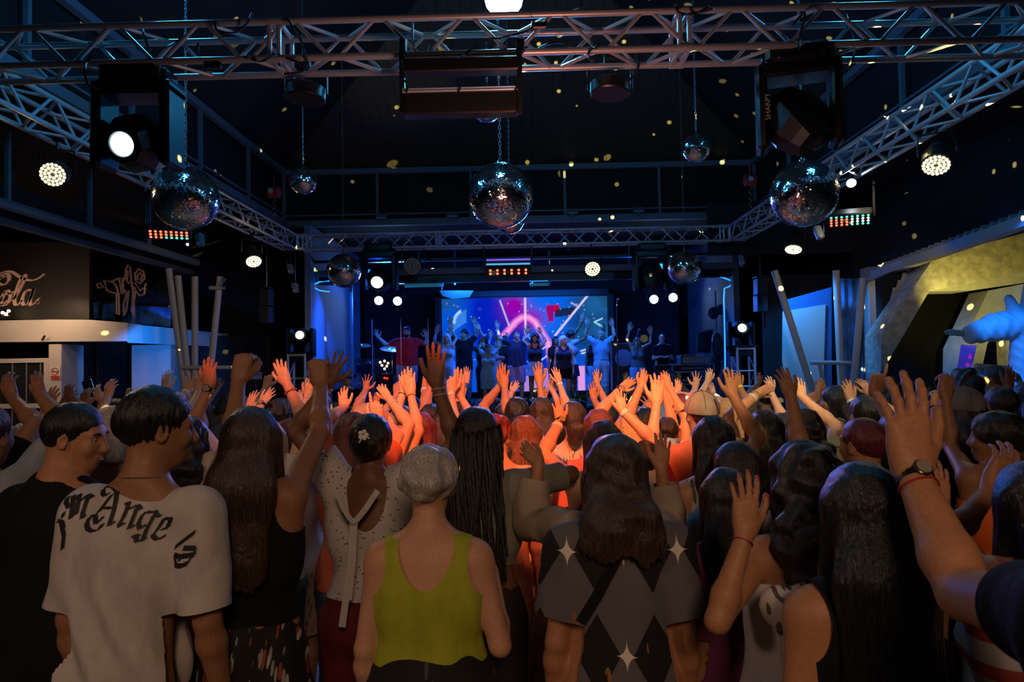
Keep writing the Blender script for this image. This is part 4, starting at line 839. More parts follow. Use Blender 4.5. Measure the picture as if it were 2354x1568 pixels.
# record-player desk with open flight case
ds = thing('equipment_rack', 'black equipment rack with shelves of gear on the stage', 'equipment rack', (W(1590, 850, 14.8)[0], 14.9, SZ))
xr = W(1590, 850, 14.8)[0]; zt = W(1590, 838, 14.8)[2]
for sx in (-.44, .44):
    for sy in (-.22, .22): MB().box((xr+sx, 14.9+sy, (SZ+zt)/2), (.04, .04, zt-SZ)).build('upright', M_STEEL, ds)
for k, z in enumerate((SZ+.08, SZ+.36, SZ+.62, zt)): MB().box((xr, 14.9, z), (.92, .48, .03)).build('shelf', M_STEEL, ds)
for z, w, h in ((SZ+.17, .7, .13), (SZ+.44, .72, .12), (SZ+.70, .6, .1)): 
    bx = MB().box((xr, 14.86, z), (w, .36, h), bev=.01).build('amplifier', M_CASE, ds); MB().box((xr, 14.67, z), (w*.8, .006, h*.35)).build('front_panel', mat('panel_blue', (.08, .14, .3), .4), bx)
fc = thing('flight_case', 'open metal flight case with turntable gear and upright lid', 'flight case', (W(1590, 835, 14.8)[0], 14.8, zt+.015))
P = W(1564, 811, 14.7); Q = W(1622, 826, 14.7)
zz = zt+.02; MB().box(((P[0]+Q[0])/2, 14.85, zz+.09), (Q[0]-P[0], .5, .17), bev=.01).build('body', mat('case_grey', (.25, .27, .28), .35, .6), fc)
for s_ in (0, 1): MB().box((P[0]+(Q[0]-P[0])*s_, 14.6, zz+.09), (.03, .02, .18)).build('metal_corner', M_CHROME, fc)
MB().box(((P[0]+Q[0])/2, 14.6, zz+.165), (Q[0]-P[0], .02, .02)).build('metal_edge', M_CHROME, fc)
for s_ in (.25, .75): MB().lathe((P[0]+(Q[0]-P[0])*s_, 14.85, zz+.18), (0, 0, 1), [(0, .11), (.015, .11)], 20).build('turntable', M_CHROME, fc, smooth=True)
lq = [W(1601, 812, 14.9), W(1604, 765, 15.0), W(1640, 757, 15.1), W(1634, 812, 15.0)]; MB().prism(lq, (.02, .07, 0)).build('lid', M_CASE, fc)
for i in range(4): MB().tube(lq[i], lq[(i+1) % 4], .014, 6).build('lid_edge', M_CHROME, fc)
kb = thing('keyboard_stand', 'dark keyboard on a stand in front of the seated bald performer', 'keyboard', (W(1540, 850, 14.9)[0], 14.9, SZ))
xk = W(1535, 850, 14.9)[0]; zk = W(1535, 843, 14.9)[2]
MB().box((xk, 14.85, zk), (.62, .26, .08), bev=.01).build('keyboard', M_CASE, kb); MB().box((xk, 14.74, zk+.042), (.55, .12, .008)).build('keys', mat('white_keys', (.4, .4, .42), .4), kb)
for s_ in (-1, 1): MB().tube((xk-.25*s_, 14.9, SZ), (xk+.25*s_, 14.9, zk-.03), .015).build('leg', M_STEEL, kb)
sp = thing('stage_speaker', 'black box speaker standing between screen and singer with a pale round front', 'speaker', (W(1430, 850, 16)[0], 16, SZ))
MB().box((W(1430, 830, 16)[0], 16, SZ+.65), (.5, .4, 1.3), bev=.02).build('cabinet', M_CASE, sp); MB().lathe((W(1430, 800, 16)[0], 15.79, SZ+.95), (0, -1, 0), [(0, .2), (.01, .19), (.02, .05)], 24).build('cone', mat('speaker_cone', (.18, .22, .3), .5), sp, smooth=True)
pt = thing('poster_board', 'small pale-blue notice on the black wall by the drum-side tower', 'notice', W(587, 865, 12.6))
MB().prism([W(575, 856, 12.6), W(601, 856, 12.6), W(601, 872, 12.6), W(575, 872, 12.6)], (0, .02, 0)).build('sheet', mat('pale_blue_card', (.16, .22, .36), .6), pt)
MB().tube(W(588, 872, 12.62), W(588, 872, 12.62)*[1, 1, 0], .015).build('stand', M_CASE, pt)
MB().box(W(588, 860, 12.59), (.16, .004, .025)).build('printed_band', mat('navy_band', (.05, .08, .2), .6), pt)
# clutter hanging at the record side
hg = thing('hanging_cloth_rack', 'dark clothes and cables hung on the record-side stage wall', 'coat rack', W(1648, 850, 15.2)*[1, 1, 0]+[0, 0, SZ])
MB().tube((W(1648, 800, 15.2)[0], 15.2, SZ), (W(1648, 800, 15.2)[0], 15.2, 3.4), .02).build('pole', M_STEEL, hg)
for a, b, h in ((1640, 720, 16), (1658, 712, 14), (1650, 800, 40), (1645, 840, 30)): MB().ball(W(a, b, 15.1), .12, 10, 8, (1, .5, h/14)).build('garment', mat('dark_cloth', (.03, .035, .05), .8), hg, smooth=True)
# planting along the stage front
M_LEAF2 = mat('stage_plant_leaf', (0.045, 0.085, 0.03), 0.4); r_ = random.Random(5)
for k, a in enumerate(range(770, 1560, 29)):
    Y = 13.45; p = W(a+r_.uniform(-8, 8), 925, Y); z0 = 0.93; h = r_.choice([.3, .38, .45, .34]); b = MB()
    for q in range(30):
        an = r_.uniform(0, 2*PI); e = r_.uniform(.35, 1.45); l = h*r_.uniform(.6, 1.25); d = np.array([math.cos(an)*math.cos(e), math.sin(an)*math.cos(e), math.sin(e)]); sd = nrm(np.cross(d, (0, 0, 1)))*l*.075; o_ = np.array([p[0], Y, z0])
        m1 = o_+d*l*.5; m2 = o_+d*l*.85-[0, 0, l*.06]; tp_ = o_+d*l-[0, 0, l*.22*math.cos(e)]; b.add([o_-sd*.3, m1-sd, m2-sd*.7, tp_, m2+sd*.7, m1+sd, o_+sd*.3], [(0, 1, 5, 6), (1, 2, 4, 5), (2, 3, 4)])
    t = thing('potted_plant', 'low spiky dark green plant in the planter along the stage edge', 'plant', (p[0], Y, z0-.18), 'stage edge plants'); b.build('leaves', M_LEAF2, t)
    MB().lathe((p[0], Y, z0-.16), (0, 0, 1), [(0, .07), (.15, .1), (.16, .08)], 12).build('pot', M_CASE, t, smooth=True)
tag(MB().box((-0.1, 13.45, .38), (8.6, .34, .76), bev=.02).build('planter_trough', mat('grey_trough', (.11, .09, .085), .7)), 'long low grey trough along the foot of the stage', 'planter')
for a, b in ((1322, 921), (1235, 897)):
    p = W(a, b, 13.25); t = thing('yellow_flower_bowl', ('yellow flowers in the planting by the record side of centre' if a > 1300 else 'small yellow ring-shaped ornament in the planting at centre'), 'ornament', p-[0, 0, .1])
    if a > 1300:
        b_ = MB()
        for q in range(40): 
            an = r_.uniform(0, 6.28); rr = r_.uniform(0, .11); b_.ball(p+[rr*math.cos(an), rr*math.sin(an)*.6, r_.uniform(-.02, .03)], .02, 6, 4)
        b_.build('blossom', mat('yellow_petal', (.75, .7, .03), .6), t); MB().tube(p-[0, 0, .5], p, .05, 8, .1).build('bowl', M_CASE, t)
    else:
        MB().path([p+[.07*math.cos(q), 0, .035*math.sin(q)] for q in np.arange(16)*PI/8], .012, 5, closed=True).build('ring', mat('yellow_petal', (0, 0, 0)), t); MB().tube(p-[0, 0, .4], p-[0, 0, .03], .012).build('stem', M_CASE, t)
# ---------------------------------------------------------------- figures: smooth blended solids turned into one skin each
def smin(a, b, k):
    if k <= 0: return np.minimum(a, b)
    h = np.maximum(k-np.abs(a-b), 0)/k; return np.minimum(a, b)-h*h*k*0.25
class Field:
    def __init__(s): s.P = []
    def rc(s, a, b, ra, rb=None, k=.03, sq=1.0, sub=False):
        s.P.append(('rc', np.asarray(a, float), np.asarray(b, float), ra, ra if rb is None else rb, k, sq, sub)); return s
    def el(s, c, r, k=.03, R=None, sub=False):
        s.P.append(('el', np.asarray(c, float), np.asarray(r, float), R, None, k, 1.0, sub)); return s
    def chain(s, pts, rs, k=.03, sq=1.0):
        for i in range(len(pts)-1): s.rc(pts[i], pts[i+1], rs[i], rs[i+1], k, sq)
        return s
    def bounds(s):
        lo = np.full(3, 1e9); hi = np.full(3, -1e9)
        for p in s.P:
            if p[7]: continue
            l, h = s.pb(p); lo = np.minimum(lo, l); hi = np.maximum(hi, h)
        return lo, hi
    @staticmethod
    def pb(p):
        if p[0] == 'rc':
            r = max(p[3], p[4]); return np.minimum(p[1], p[2])-r, np.maximum(p[1], p[2])+r
        r = p[2] if p[3] is None else np.full(3, p[2].max()); return p[1]-r, p[1]+r
    def mesh(s, h, pad=None, zmin=None):
        lo, hi = s.bounds(); lo = lo-2.5*h; hi = hi+2.5*h
        if zmin is not None: lo[2] = max(lo[2], zmin)
        n = np.ceil((hi-lo)/h).astype(int)+1
        F = np.full(n, 1.0, np.float32); ax = [lo[i]+h*np.arange(n[i]) for i in range(3)]
        for p in s.P:
            l, u = s.pb(p); m = p[5]+2.5*h
            i0 = np.maximum(np.floor((l-m-lo)/h).astype(int), 0); i1 = np.minimum(np.ceil((u+m-lo)/h).astype(int)+1, n)
            if np.any(i1 <= i0): continue
            X = ax[0][i0[0]:i1[0]][:, None, None]; Y = ax[1][i0[1]:i1[1]][None, :, None]; Z = ax[2][i0[2]:i1[2]][None, None, :]
            if p[0] == 'rc':
                a, b, ra, rb, k, sq = p[1:7]; x = X-a[0]; y = (Y-a[1])/sq; z = Z-a[2]; bx, by, bz = b[0]-a[0], (b[1]-a[1])/sq, b[2]-a[2]
                bb = max(bx*bx+by*by+bz*bz, 1e-12); t = np.clip((x*bx+y*by+z*bz)/bb, 0, 1)
                d = np.sqrt((x-t*bx)**2+(y-t*by)**2+(z-t*bz)**2)-(ra+t*(rb-ra))
                if sq != 1: d = d*math.sqrt(sq)
            else:
                c_, r, R, _, k, sq = p[1:7]; x = X-c_[0]; y = Y-c_[1]; z = Z-c_[2]
                if R is not None: x, y, z = (x*R[0][i]+y*R[1][i]+z*R[2][i] for i in range(3))
                x = x+0*y+0*z; k0 = np.sqrt((x/r[0])**2+(y/r[1])**2+(z/r[2])**2); k1 = np.sqrt((x/r[0]**2)**2+(y/r[1]**2)**2+(z/r[2]**2)**2)
                d = k0*(k0-1)/np.maximum(k1, 1e-6)
            sl = tuple(slice(i0[i], i1[i]) for i in range(3))
            F[sl] = -smin(-F[sl], d, k) if p[7] else smin(F[sl], d, k)
        return nets(F, lo, h)
def nets(F, lo, h):
    n = F.shape; I = F < 0; C = np.zeros(tuple(k-1 for k in n), np.uint8)
    for dx in (0, 1):
        for dy in (0, 1):
            for dz in (0, 1): C += I[dx:n[0]-1+dx, dy:n[1]-1+dy, dz:n[2]-1+dz]
    act = np.argwhere((C > 0) & (C < 8)); idx = np.full(C.shape, -1, np.int64); idx[act[:, 0], act[:, 1], act[:, 2]] = np.arange(len(act))
    cv = {}
    for dx in (0, 1):
        for dy in (0, 1):
            for dz in (0, 1): cv[dx, dy, dz] = F[act[:, 0]+dx, act[:, 1]+dy, act[:, 2]+dz]
    S = np.zeros((len(act), 3)); N = np.zeros(len(act))
    for a in cv:
        for i in range(3):
            if a[i] == 0:
                b = list(a); b[i] = 1; b = tuple(b); fa, fb = cv[a], cv[b]; m = (fa < 0) != (fb < 0)
                t = np.where(m, fa/np.where(m, fa-fb, 1), 0); p = np.tile(np.array(a, float), (len(act), 1)); p[:, i] = t
                S += p*m[:, None]; N += m
    V = lo+h*(act+S/np.maximum(N, 1)[:, None]); Q = []
    for a in range(3):
        b, c_ = (a+1) % 3, (a+2) % 3; s0 = [slice(None)]*3; s1 = [slice(None)]*3; s0[a] = slice(0, -1); s1[a] = slice(1, None)
        for s_ in (s0, s1): s_[b] = slice(1, -1); s_[c_] = slice(1, -1)
        A, B = I[tuple(s0)], I[tuple(s1)]; e = np.argwhere(A != B); off = np.zeros(3, int); off[b] = 1; off[c_] = 1; e = e+off
        if not len(e): continue
        eb = np.zeros(3, int); eb[b] = 1; ec = np.zeros(3, int); ec[c_] = 1
        g = lambda p: idx[p[:, 0], p[:, 1], p[:, 2]]
        q = np.stack([g(e), g(e-eb), g(e-eb-ec), g(e-ec)], 1); ins = I[e[:, 0], e[:, 1], e[:, 2]]
        q[~ins] = q[~ins][:, ::-1]; Q.append(q)
    Q = np.concatenate(Q) if Q else np.zeros((0, 4), int); Q = Q[(Q >= 0).all(1)]
    return V, Q
def tris(Q): return np.concatenate([Q[:, [0, 1, 2]], Q[:, [0, 2, 3]]])
def normals(V, T):
    fn = np.cross(V[T[:, 1]]-V[T[:, 0]], V[T[:, 2]]-V[T[:, 0]]); N = np.zeros_like(V)
    for i in range(3): np.add.at(N, T[:, i], fn)
    return N/np.maximum(np.linalg.norm(N, axis=1), 1e-12)[:, None]
def clip(V, T, s):
    "keep where s<=0, cutting triangles along the zero line"
    k = s <= 0; c = k[T].sum(1); out = [T[c == 3]]; nv = [V]; base = len(V)
    X = T[(c == 1) | (c == 2)]
    if len(X):
        def rot(T_, want):   # rotate so that the odd one is first
            o = k[T_] == want; i = o.argmax(1); r = np.arange(len(T_)); return np.stack([T_[r, i], T_[r, (i+1) % 3], T_[r, (i+2) % 3]], 1)
        one = rot(T[c == 1], True); two = rot(T[c == 2], False)
        E = np.concatenate([one[:, [0, 1]], one[:, [0, 2]], two[:, [0, 1]], two[:, [0, 2]]]); Es = np.sort(E, 1); U, inv = np.unique(Es, axis=0, return_inverse=True); inv = inv.ravel()
        sa, sb = s[U[:, 0]], s[U[:, 1]]; t = (sa/np.where(sa == sb, 1, sa-sb))[:, None]; nv.append(V[U[:, 0]]+(V[U[:, 1]]-V[U[:, 0]])*t); inv = inv+base
        n1, n2 = len(one), len(two); a, b, c_, d = inv[:n1], inv[n1:2*n1], inv[2*n1:2*n1+n2], inv[2*n1+n2:]
        out.append(np.stack([one[:, 0], a, b], 1)); out.append(np.stack([c_, two[:, 1], two[:, 2]], 1)); out.append(np.stack([c_, two[:, 2], d], 1))
    V2 = np.concatenate(nv); T2 = np.concatenate(out); used = np.unique(T2); m = np.full(len(V2), -1); m[used] = np.arange(len(used)); return V2[used], m[T2]
def noise3(V, f, seed=0, n=9):
    g = np.random.RandomState(seed); o = np.zeros(len(V))
    for _ in range(n): o += np.sin(V @ (g.normal(size=3)*np.asarray(f))+g.uniform(0, 6.28))
    return o/math.sqrt(n)
def euler(yaw, pitch=0, roll=0): return np.array(Euler((math.radians(pitch), math.radians(roll), math.radians(yaw)), 'XYZ').to_matrix())
FING = [(.0255, .082, .074), (.0090, .087, .083), (-.0080, .083, .077), (-.0245, .075, .060)]
POSES = {'open': ((9, 3, -3, -10), (9, 10, 8), 33, .05), 'flat': ((5, 1, -2, -6), (5, 6, 5), 26, 0), 'relax': ((9, 2, -5, -13), (16, 24, 16), 34, .15), 'curl': ((10, 3, -4, -12), (38, 48, 26), 36, .5),
         'wide': ((24, 8, -8, -26), (2, 4, 4), 55, 0), 'fist': ((3, 1, -1, -4), (78, 92, 60), 30, 1.0), 'point': ((4, 2, -3, -8), (60, 70, 40), 40, .4), 'cup': ((8, 2, -4, -12), (26, 22, 14), 30, .4)}
def hand(fd, wr, d, n, right, pose, g, arm_dir=None, nails=None):
    d = nrm(d); n = nrm(np.asarray(n, float)-d*np.dot(n, d)); s = np.cross(n, d)*(-1 if right else 1); spread, curls, th, tc = POSES[pose]
    L = lambda a, b, c_: wr+(s*a+d*b+n*c_)*g
    for i, (lat, kd, fl) in enumerate(FING):
        fd.rc(L(lat*.5, .004, 0), L(lat, kd, .002), .0155*g, .0112*g, k=.014*g)
        a = math.radians(spread[i]); dd = d*math.cos(a)+s*math.sin(a); p = L(lat, kd, .002); cu = 0; r = (.0086, .0085, .0080, .0071)[i]*g
        cs = curls if not (pose == 'point' and i == 0) else (4, 5, 4)
        for j, fr in enumerate((.44, .31, .25)):
            cu += math.radians(cs[j]*(1+.08*i)); e = dd*math.cos(cu)+n*math.sin(cu); q = p+e*fl*fr*g; r2 = r*(.93 if j < 2 else .84)
            fd.rc(p, q, r, r2, k=.0045*g); p = q; r = r2
        if nails is not None: nails.append((p-e*.004*g, e, (-n*math.cos(cu)+dd*math.sin(cu)), r))
    fd.el(L(.012, .035, .010), (.024*g, .012*g, .024*g), k=.014*g, R=np.stack([s, n, d]).T @ np.eye(3))
    fd.el(L(-.012, .04, .006), (.02*g, .012*g, .034*g), k=.014*g, R=np.stack([s, n, d]).T @ np.eye(3))
    a = math.radians(th); t0 = L(.020, .016, .006); dd = s*math.sin(a)*1.15+d*math.cos(a)*.9+n*(.22+.6*tc); t1 = t0+nrm(dd)*.044*g
    d2 = nrm(s*math.sin(a)*(.8-tc)+d*1.0+n*(.15+.9*tc)); t2 = t1+d2*.033*g; d3 = nrm(d2+n*.1-s*(.15+.6*tc)); t3 = t2+d3*.026*g
    fd.rc(t0, t1, .0165*g, .0125*g, k=.014*g).rc(t1, t2, .0115*g, .0100*g, k=.005*g).rc(t2, t3, .0100*g, .0088*g, k=.004*g)
    if nails is not None: nails.append((t3-d3*.003*g, d3, nrm(-n+s*.5), .0088*g))
    return s
# ---- cloth, hair and skin materials
def skin(i):
    c = [(.56, .30, .18), (.44, .205, .10), (.31, .145, .072), (.19, .088, .046), (.66, .38, .25)][i]
    return mat('skin_tone_%d' % i, c, .50, bump=.12, bscale=120, vary=.07, spec=.35)
def hairm(name, c, rough=.33, vary=.55): return mat('hair_'+name, c, rough, bump=.5, bscale=14, vary=vary, stretch=(26, 26, 1.1), spec=.45)
HAIR = {'black': (.004, .0035, .004), 'dark': (.010, .0065, .005), 'brown': (.038, .020, .012), 'lightbrown': (.17, .09, .045), 'blonde': (.42, .27, .13), 'grey': (.38, .35, .32), 'white': (.62, .6, .58), 'red': (.16, .022, .012), 'auburn': (.13, .035, .018), 'wine': (.12, .016, .02)}
def cloth(name, c, rough=.85, bump=.85, bscale=10, vary=.10): return mat('cloth_'+name, c, rough, bump=bump, bscale=bscale, vary=vary, spec=.2, stretch=(1.6, 1.6, .8))
PLACED = []
def build_person(sp):
    """sp: label, head=(px,py) of the crown, Y, and options"""
    g = sp.get; z0 = g('z0', 0.0); Y = sp['Y']; T = W(*sp['head'], Y)
    if z0 == 0 and Y > 2.7:      # nobody stands in anybody: step back along the line of sight until there is room
        for _ in range(9):
            if all(math.hypot((T[0]-a)/.38, (Y-b)/.27) > 1 for a, b in PLACED) or W(*sp['head'], Y+.07)[2] < 1.46: break
            Y += .07; T = W(*sp['head'], Y)
    if z0 == 0: PLACED.append((T[0], Y))
    H = g('H') or (T[2]-z0); 
    if not g('H') and not (1.0 < H < 1.98): print('HEIGHT', sp['label'][:40], round(H, 2))
    H = min(max(H, .9), 2.0)
    if g('H'): z0 = T[2]-H
    yaw = g('yaw', 0); R = euler(yaw); hs = H/1.70*(1.0 if H > 1.45 else 1.12); fat = g('fat', 1.0); male = g('male', False); h = g('h') or (.0085 if Y < 3 else .011 if Y < 6 else .013)
    hh = g('hh') or (.0042 if Y < 3 else .0052 if Y < 6 else .0062)
    lean = np.array(g('lean', (0, 0)), float)                         # world offset of head from feet
    root_w = np.array([T[0]-lean[0], Y-lean[1], z0])
    t = thing('person', sp['label'], 'person', root_w, g('group'))
    toL = lambda p: R.T @ (np.asarray(p, float)-root_w)
    lnL = R.T @ np.array([lean[0], lean[1], 0.0])
    def sh(p):  # shear with the lean
        p = np.asarray(p, float); f = min(max((p[2]/H-.45)/.55, 0), 1.1); return p+lnL*f
    sw = (.106 if male else .093)*H*(1+.35*(fat-1))
    HR = euler(g('hyaw', 0), g('hpitch', 0), g('hroll', 0)); hc = sh((0, .012*H, H-.112*hs))
    hp = lambda a, b, c_: hc+HR @ (np.array([a, b, c_])*hs)
    # --- arms
    arms = {}
    for side, sg in (('l', -1), ('r', 1)):
        a = g(side); S = sh((sg*sw, -.005, .812*H)); L1, L2 = .172*H, .150*H; hl = .106*H
        if a is None or isinstance(a, str):
            k = a or 'down'; S = S-np.array([sg*.006, 0, .018*H])
            if k == 'down': E = S+np.array([sg*.045+sg*.03*(fat-1), -.02, -L1]); Wr = E+np.array([sg*.01, .07, -L2*.96]); d = nrm([0, .15, -1]); n = np.array([-sg, .2, 0]); pose = 'relax'
            elif k == 'bent': E = S+np.array([sg*.07, -.03, -L1*.97]); Wr = E+np.array([-sg*.03, L2*.7, L2*.70]); d = nrm([-sg*.25, .35, .9]); n = np.array([-sg*.9, .3, 0]); pose = 'curl'
            elif k == 'front': E = S+np.array([sg*.05, .05, -L1*.95]); Wr = E+np.array([-sg*.12, L2*.92, .04]); d = nrm([-sg*.6, 1, .1]); n = np.array([0, 0, -1.]); pose = 'relax'
            elif k == 'none': continue
        else:
            wx, wy, dY, tx, ty, tdY, pose = a[:7]; ex = a[7] if len(a) > 7 else None; n = a[8] if len(a) > 8 else None
            Wr = toL(W(wx, wy, Y+dY)); tip = toL(W(tx, ty, Y+dY+tdY)); d = tip-Wr; ln = np.linalg.norm(d)
            if pose not in ('fist', 'curl', 'point'): hl = min(max(ln, .125), .205) if Y > 1.5 else ln
            d = d/ln
            if g('z_n'): pass
            n = R.T @ np.array(n if n is not None else ((0, 1, 0) if abs(yaw) < 90 else (0, -1, 0)), float)
            up_ = (Wr[2]-S[2])/(L1+L2)
            if up_ > .2: S = S+np.array([-sg*.025, .01, .03])*min(1, up_*1.5)
            full = (L1+L2)*.99
            for q_ in range(12):     # let a short reach lean away from the camera instead of folding the elbow
                if np.linalg.norm(Wr-S) > g('reach', .88)*full or not g('auto', True): break
                dY += .04; Wr = toL(W(wx, wy, Y+dY)); tip = toL(W(tx, ty, Y+dY+tdY)); ln = np.linalg.norm(tip-Wr); d = (tip-Wr)/ln
                if pose not in ('fist', 'curl', 'point'): hl = min(max(ln, .125), .205) if Y > 1.5 else ln
            v = Wr-S; D = np.linalg.norm(v)
            if D > full:
                f = min(D/full, 1.15); L1 *= f; L2 *= f
                if D/full > 1.15: Wr2 = S+v/D*full*1.15; 
                if D/full > 1.15:
                    if D/full > 1.3: print('REACH', sp['label'][:45], side, round(D/full, 2))
                    Wr = Wr2; v = Wr-S; D = np.linalg.norm(v)
            a0 = (L1*L1-L2*L2+D*D)/(2*D); hgt = math.sqrt(max(L1*L1-a0*a0, 1e-6)); mid = S+v/D*a0
            pole = toL(W(ex[0], ex[1], Y+dY*.5+(ex[2] if len(ex) > 2 else 0)))-mid if ex is not None else np.array([sg*1.0, -.15, -.25])
            pole = pole-v/D*np.dot(pole, v/D); E = mid+nrm(pole)*hgt
        arms[side] = (S, E, Wr, d, n, pose, hl/.168, sg)
    am = g('armr', 1.0)*(.94+.10*(fat-1)*2)*(1.12 if male else 1.0)*H/1.7; rS, rE0, rE1, rW = .049*am*(1+.25*(fat-1)), .0355*am, .039*am, .0255*am
    # --- body
    fd = Field(); q = .66
    hipw = (.092 if male else .100)*H*fat; waw = (.084 if male else .073)*H*(1+1.25*(fat-1)); chw = (.092 if male else .082)*H*(1+.8*(fat-1))
    tor = [((0, 0, .485*H), hipw*.92), ((0, 0, .53*H), hipw), ((0, .005, .615*H), waw), ((0, 0, .72*H), chw), ((0, -.005, .765*H), chw*.93)]
    tor = [(sh(p), r) for p, r in tor]; SL, SR = arms.get('l', (sh((-sw, 0, .812*H)),))[0], arms.get('r', (sh((sw, 0, .812*H)),))[0]
    def torso(f, e=0.0, lo=0):
        f.chain([p for p, _ in tor[lo:]], [r+e for _, r in tor[lo:]], k=.05, sq=q)
        f.rc(SL*[.8, 1, 1]+sh((0, 0, 0))*0, SR*[.8, 1, 1], .048*H/1.7+e, k=.06); c_ = sh((0, -.01, .79*H)); f.rc(sh((0, -.012, .74*H)), c_, chw*.85+e, .06*H/1.7+e, k=.06, sq=.6)
        for s_, S in ((-1, SL), (1, SR)): f.rc(sh((s_*sw*.62, 0, .70*H)), S+[0, 0, -.02], .06*H/1.7*fat+e, .048*am+e, k=.05)
        if not male:
            for s_ in (-1, 1): f.el(sh((s_*.072*fat, .085*fat, .715*H)), np.array([.062, .058, .06])*fat+e, k=.04)
            if lo == 0: 
                for s_ in (-1, 1): f.el(sh((s_*.065*fat, -.07*fat, .495*H)), np.array([.085, .075, .085])*fat+e, k=.05)
        if g('belly'): f.el(sh((0, .07, .62*H)), np.array([.14, .11, .15])*g('belly')+e, k=.06)
    def arm_(f, A, e=0.0, u=2.0):
        S, E, Wr = A[0], A[1], A[2]
        if u <= 1: f.rc(S, S+(E-S)*u, rS+e, rS+(rE0-rS)*u+e*1.15, k=.03)
        else:
            f.rc(S, E, rS+e, rE0+e, k=.03); w_ = u-1; P1 = E+(Wr-E)*.28; f.rc(E, P1, rE0+e, rE1+e, k=.015); f.rc(P1, E+(Wr-E)*w_, rE1+e, rE1+(rW-rE1)*min(1, (w_-.28)/.72)+e, k=.02)
    lx = .052*H*(1+.4*(fat-1))
    st = g('stance', 0.0); LEG = {}
    for s_ in (-1, 1):
        hip = np.array([s_*lx, 0, .49*H])+lnL*.05; kn = np.array([s_*(lx+st*.5+.01), .015, .275*H]); an = np.array([s_*(lx+st), -.02, .05*H]); LEG[s_] = (hip, kn, an)
    def leg_(f, s_, e=0, to=2.0):
        hip, kn, an = LEG[s_]; m_ = fat**.7*H/1.7
        if to <= 1: f.rc(hip, hip+(kn-hip)*to, .086*m_+e, (.086-.03*to)*m_+e, k=.04)
        else: f.rc(hip, kn, .086*m_+e, .055*m_+e, k=.04); f.rc(kn, kn+(an-kn)*.3, .052*m_+e, .056*m_+e, k=.03); f.rc(kn+(an-kn)*.3, an, .056*m_+e, .036*m_+e, k=.03)
    torso(fd)
    for s_ in (-1, 1):
        leg_(fd, s_); an = LEG[s_][2]; fd.rc(an, an+[s_*.01, -.02, -.035*H/1.7], .036, .034, k=.02).rc(an+[0, 0, -.04*H/1.7], an+[s_*.03, .15*H/1.7, -.055*H/1.7], .036*H/1.7, .028*H/1.7, k=.02)
    for A in arms.values(): arm_(fd, A)
    # neck and head
    nr = (.058 if male else .048)*hs*(1+.3*(fat-1)); fd.rc(sh((0, -.012, .805*H)), hp(0, -.018, -.055), nr*1.12, nr, k=.04)
    for s_, S in ((-1, SL), (1, SR)): fd.rc(sh((0, -.02, .85*H)), S*[.85, 1, 1]+[0, 0, .0], .032*hs, .036*hs, k=.05)
    hr = lambda r: np.array(r)*hs
    fd.el(hp(0, -.010, .018), hr((.074, .093, .086)), k=.02, R=HR); fd.el(hp(0, .022, -.040), hr((.056, .066, .066)), k=.035, R=HR); fd.el(hp(0, .052, -.088), hr((.030, .026, .02)), k=.03, R=HR)
    fd.rc(hp(-.034, .068, .020), hp(.034, .068, .020), .014*hs, k=.02); fd.rc(hp(0, .084, .008), hp(0, .103, -.028), .008*hs, .012*hs, k=.012); fd.el(hp(0, .093, -.034), hr((.018, .012, .010)), k=.012, R=HR)
    for s_ in (-1, 1):
        fd.el(hp(s_*.032, .086, .003), hr((.017, .013, .011)), k=.012, R=HR, sub=True); fd.el(hp(s_*.036, .062, -.025), hr((.022, .02, .022)), k=.02, R=HR)
        fd.el(hp(s_*.076, -.006, -.008), hr((.009, .019, .031)), k=.008, R=HR @ euler(-s_*18)); fd.el(hp(s_*.083, -.001, -.008), hr((.006, .010, .018)), k=.006, R=HR, sub=True)
    fd.el(hp(0, .083, -.058), hr((.024, .012, .008)), k=.008, R=HR); fd.el(hp(0, .080, -.070), hr((.020, .012, .008)), k=.008, R=HR)
    V, Q = fd.mesh(h); T_ = tris(Q); Vs = [V]; Ts = [T_]; base = len(V)
    nails_all = []
    for side, A in arms.items():
        S, E, Wr, d, n, pose, gl, sg = A; hf = Field(); ad = nrm(Wr-E); hf.rc(Wr-ad*.05, Wr+d*.008, rW+.0006+(rE1-rW)*.05/max(np.linalg.norm(Wr-E), .1)/.72, rW*.92, k=.01)
        nl = [] if g('nails') else None; hand(hf, Wr, d, n, sg > 0, pose, gl, nails=nl)
        if nl: nails_all += nl
        v, q_ = hf.mesh(hh); tt = tris(q_); v, tt = clip(v, tt, -((v-(Wr-ad*.045)) @ ad)); Vs.append(v); Ts.append(tt+base); base += len(v)
    V = np.concatenate(Vs); T_ = np.concatenate(Ts); sk = g('skin', 1)
    def put(name, V, T_, m, parent=t):
        return mobj(name, V @ R.T+root_w, T_, m, parent)
    body = put('body', V, T_, skin(sk))
    if nails_all:
        b = MB()
        for p, e, out, r in nails_all: b.ball(R @ (p+nrm(out)*r*.62+e*r*.2)+root_w, r*.74, 8, 5, (1, 1, 1.25))
        b.build('fingernails', mat('nail_'+g('nails'), {'red': (.5, .02, .02), 'white': (.8, .75, .7), 'dark': (.08, .01, .02)}[g('nails')], .2), t, smooth=True)
    # --- garments
    def garment(name, f, m, clips, fold=(.0, 20), hgt=None, disp=None):
        v, q_ = f.mesh(hgt or h); tt = tris(q_)
        if fold[0] or disp is not None:
            N = normals(v, tt)
            if fold[0]: v = v+N*(fold[0]*np.clip(noise3(v, (fold[1], fold[1], fold[1]*.35), len(sp['label'])), -1, 1.6))[:, None]
            if disp is not None: v = v+N*disp(v)[:, None]
        for c_ in clips: v, tt = clip(v, tt, c_(v))
        if len(tt) < 4: return None
        return put(name, v, tt, m)
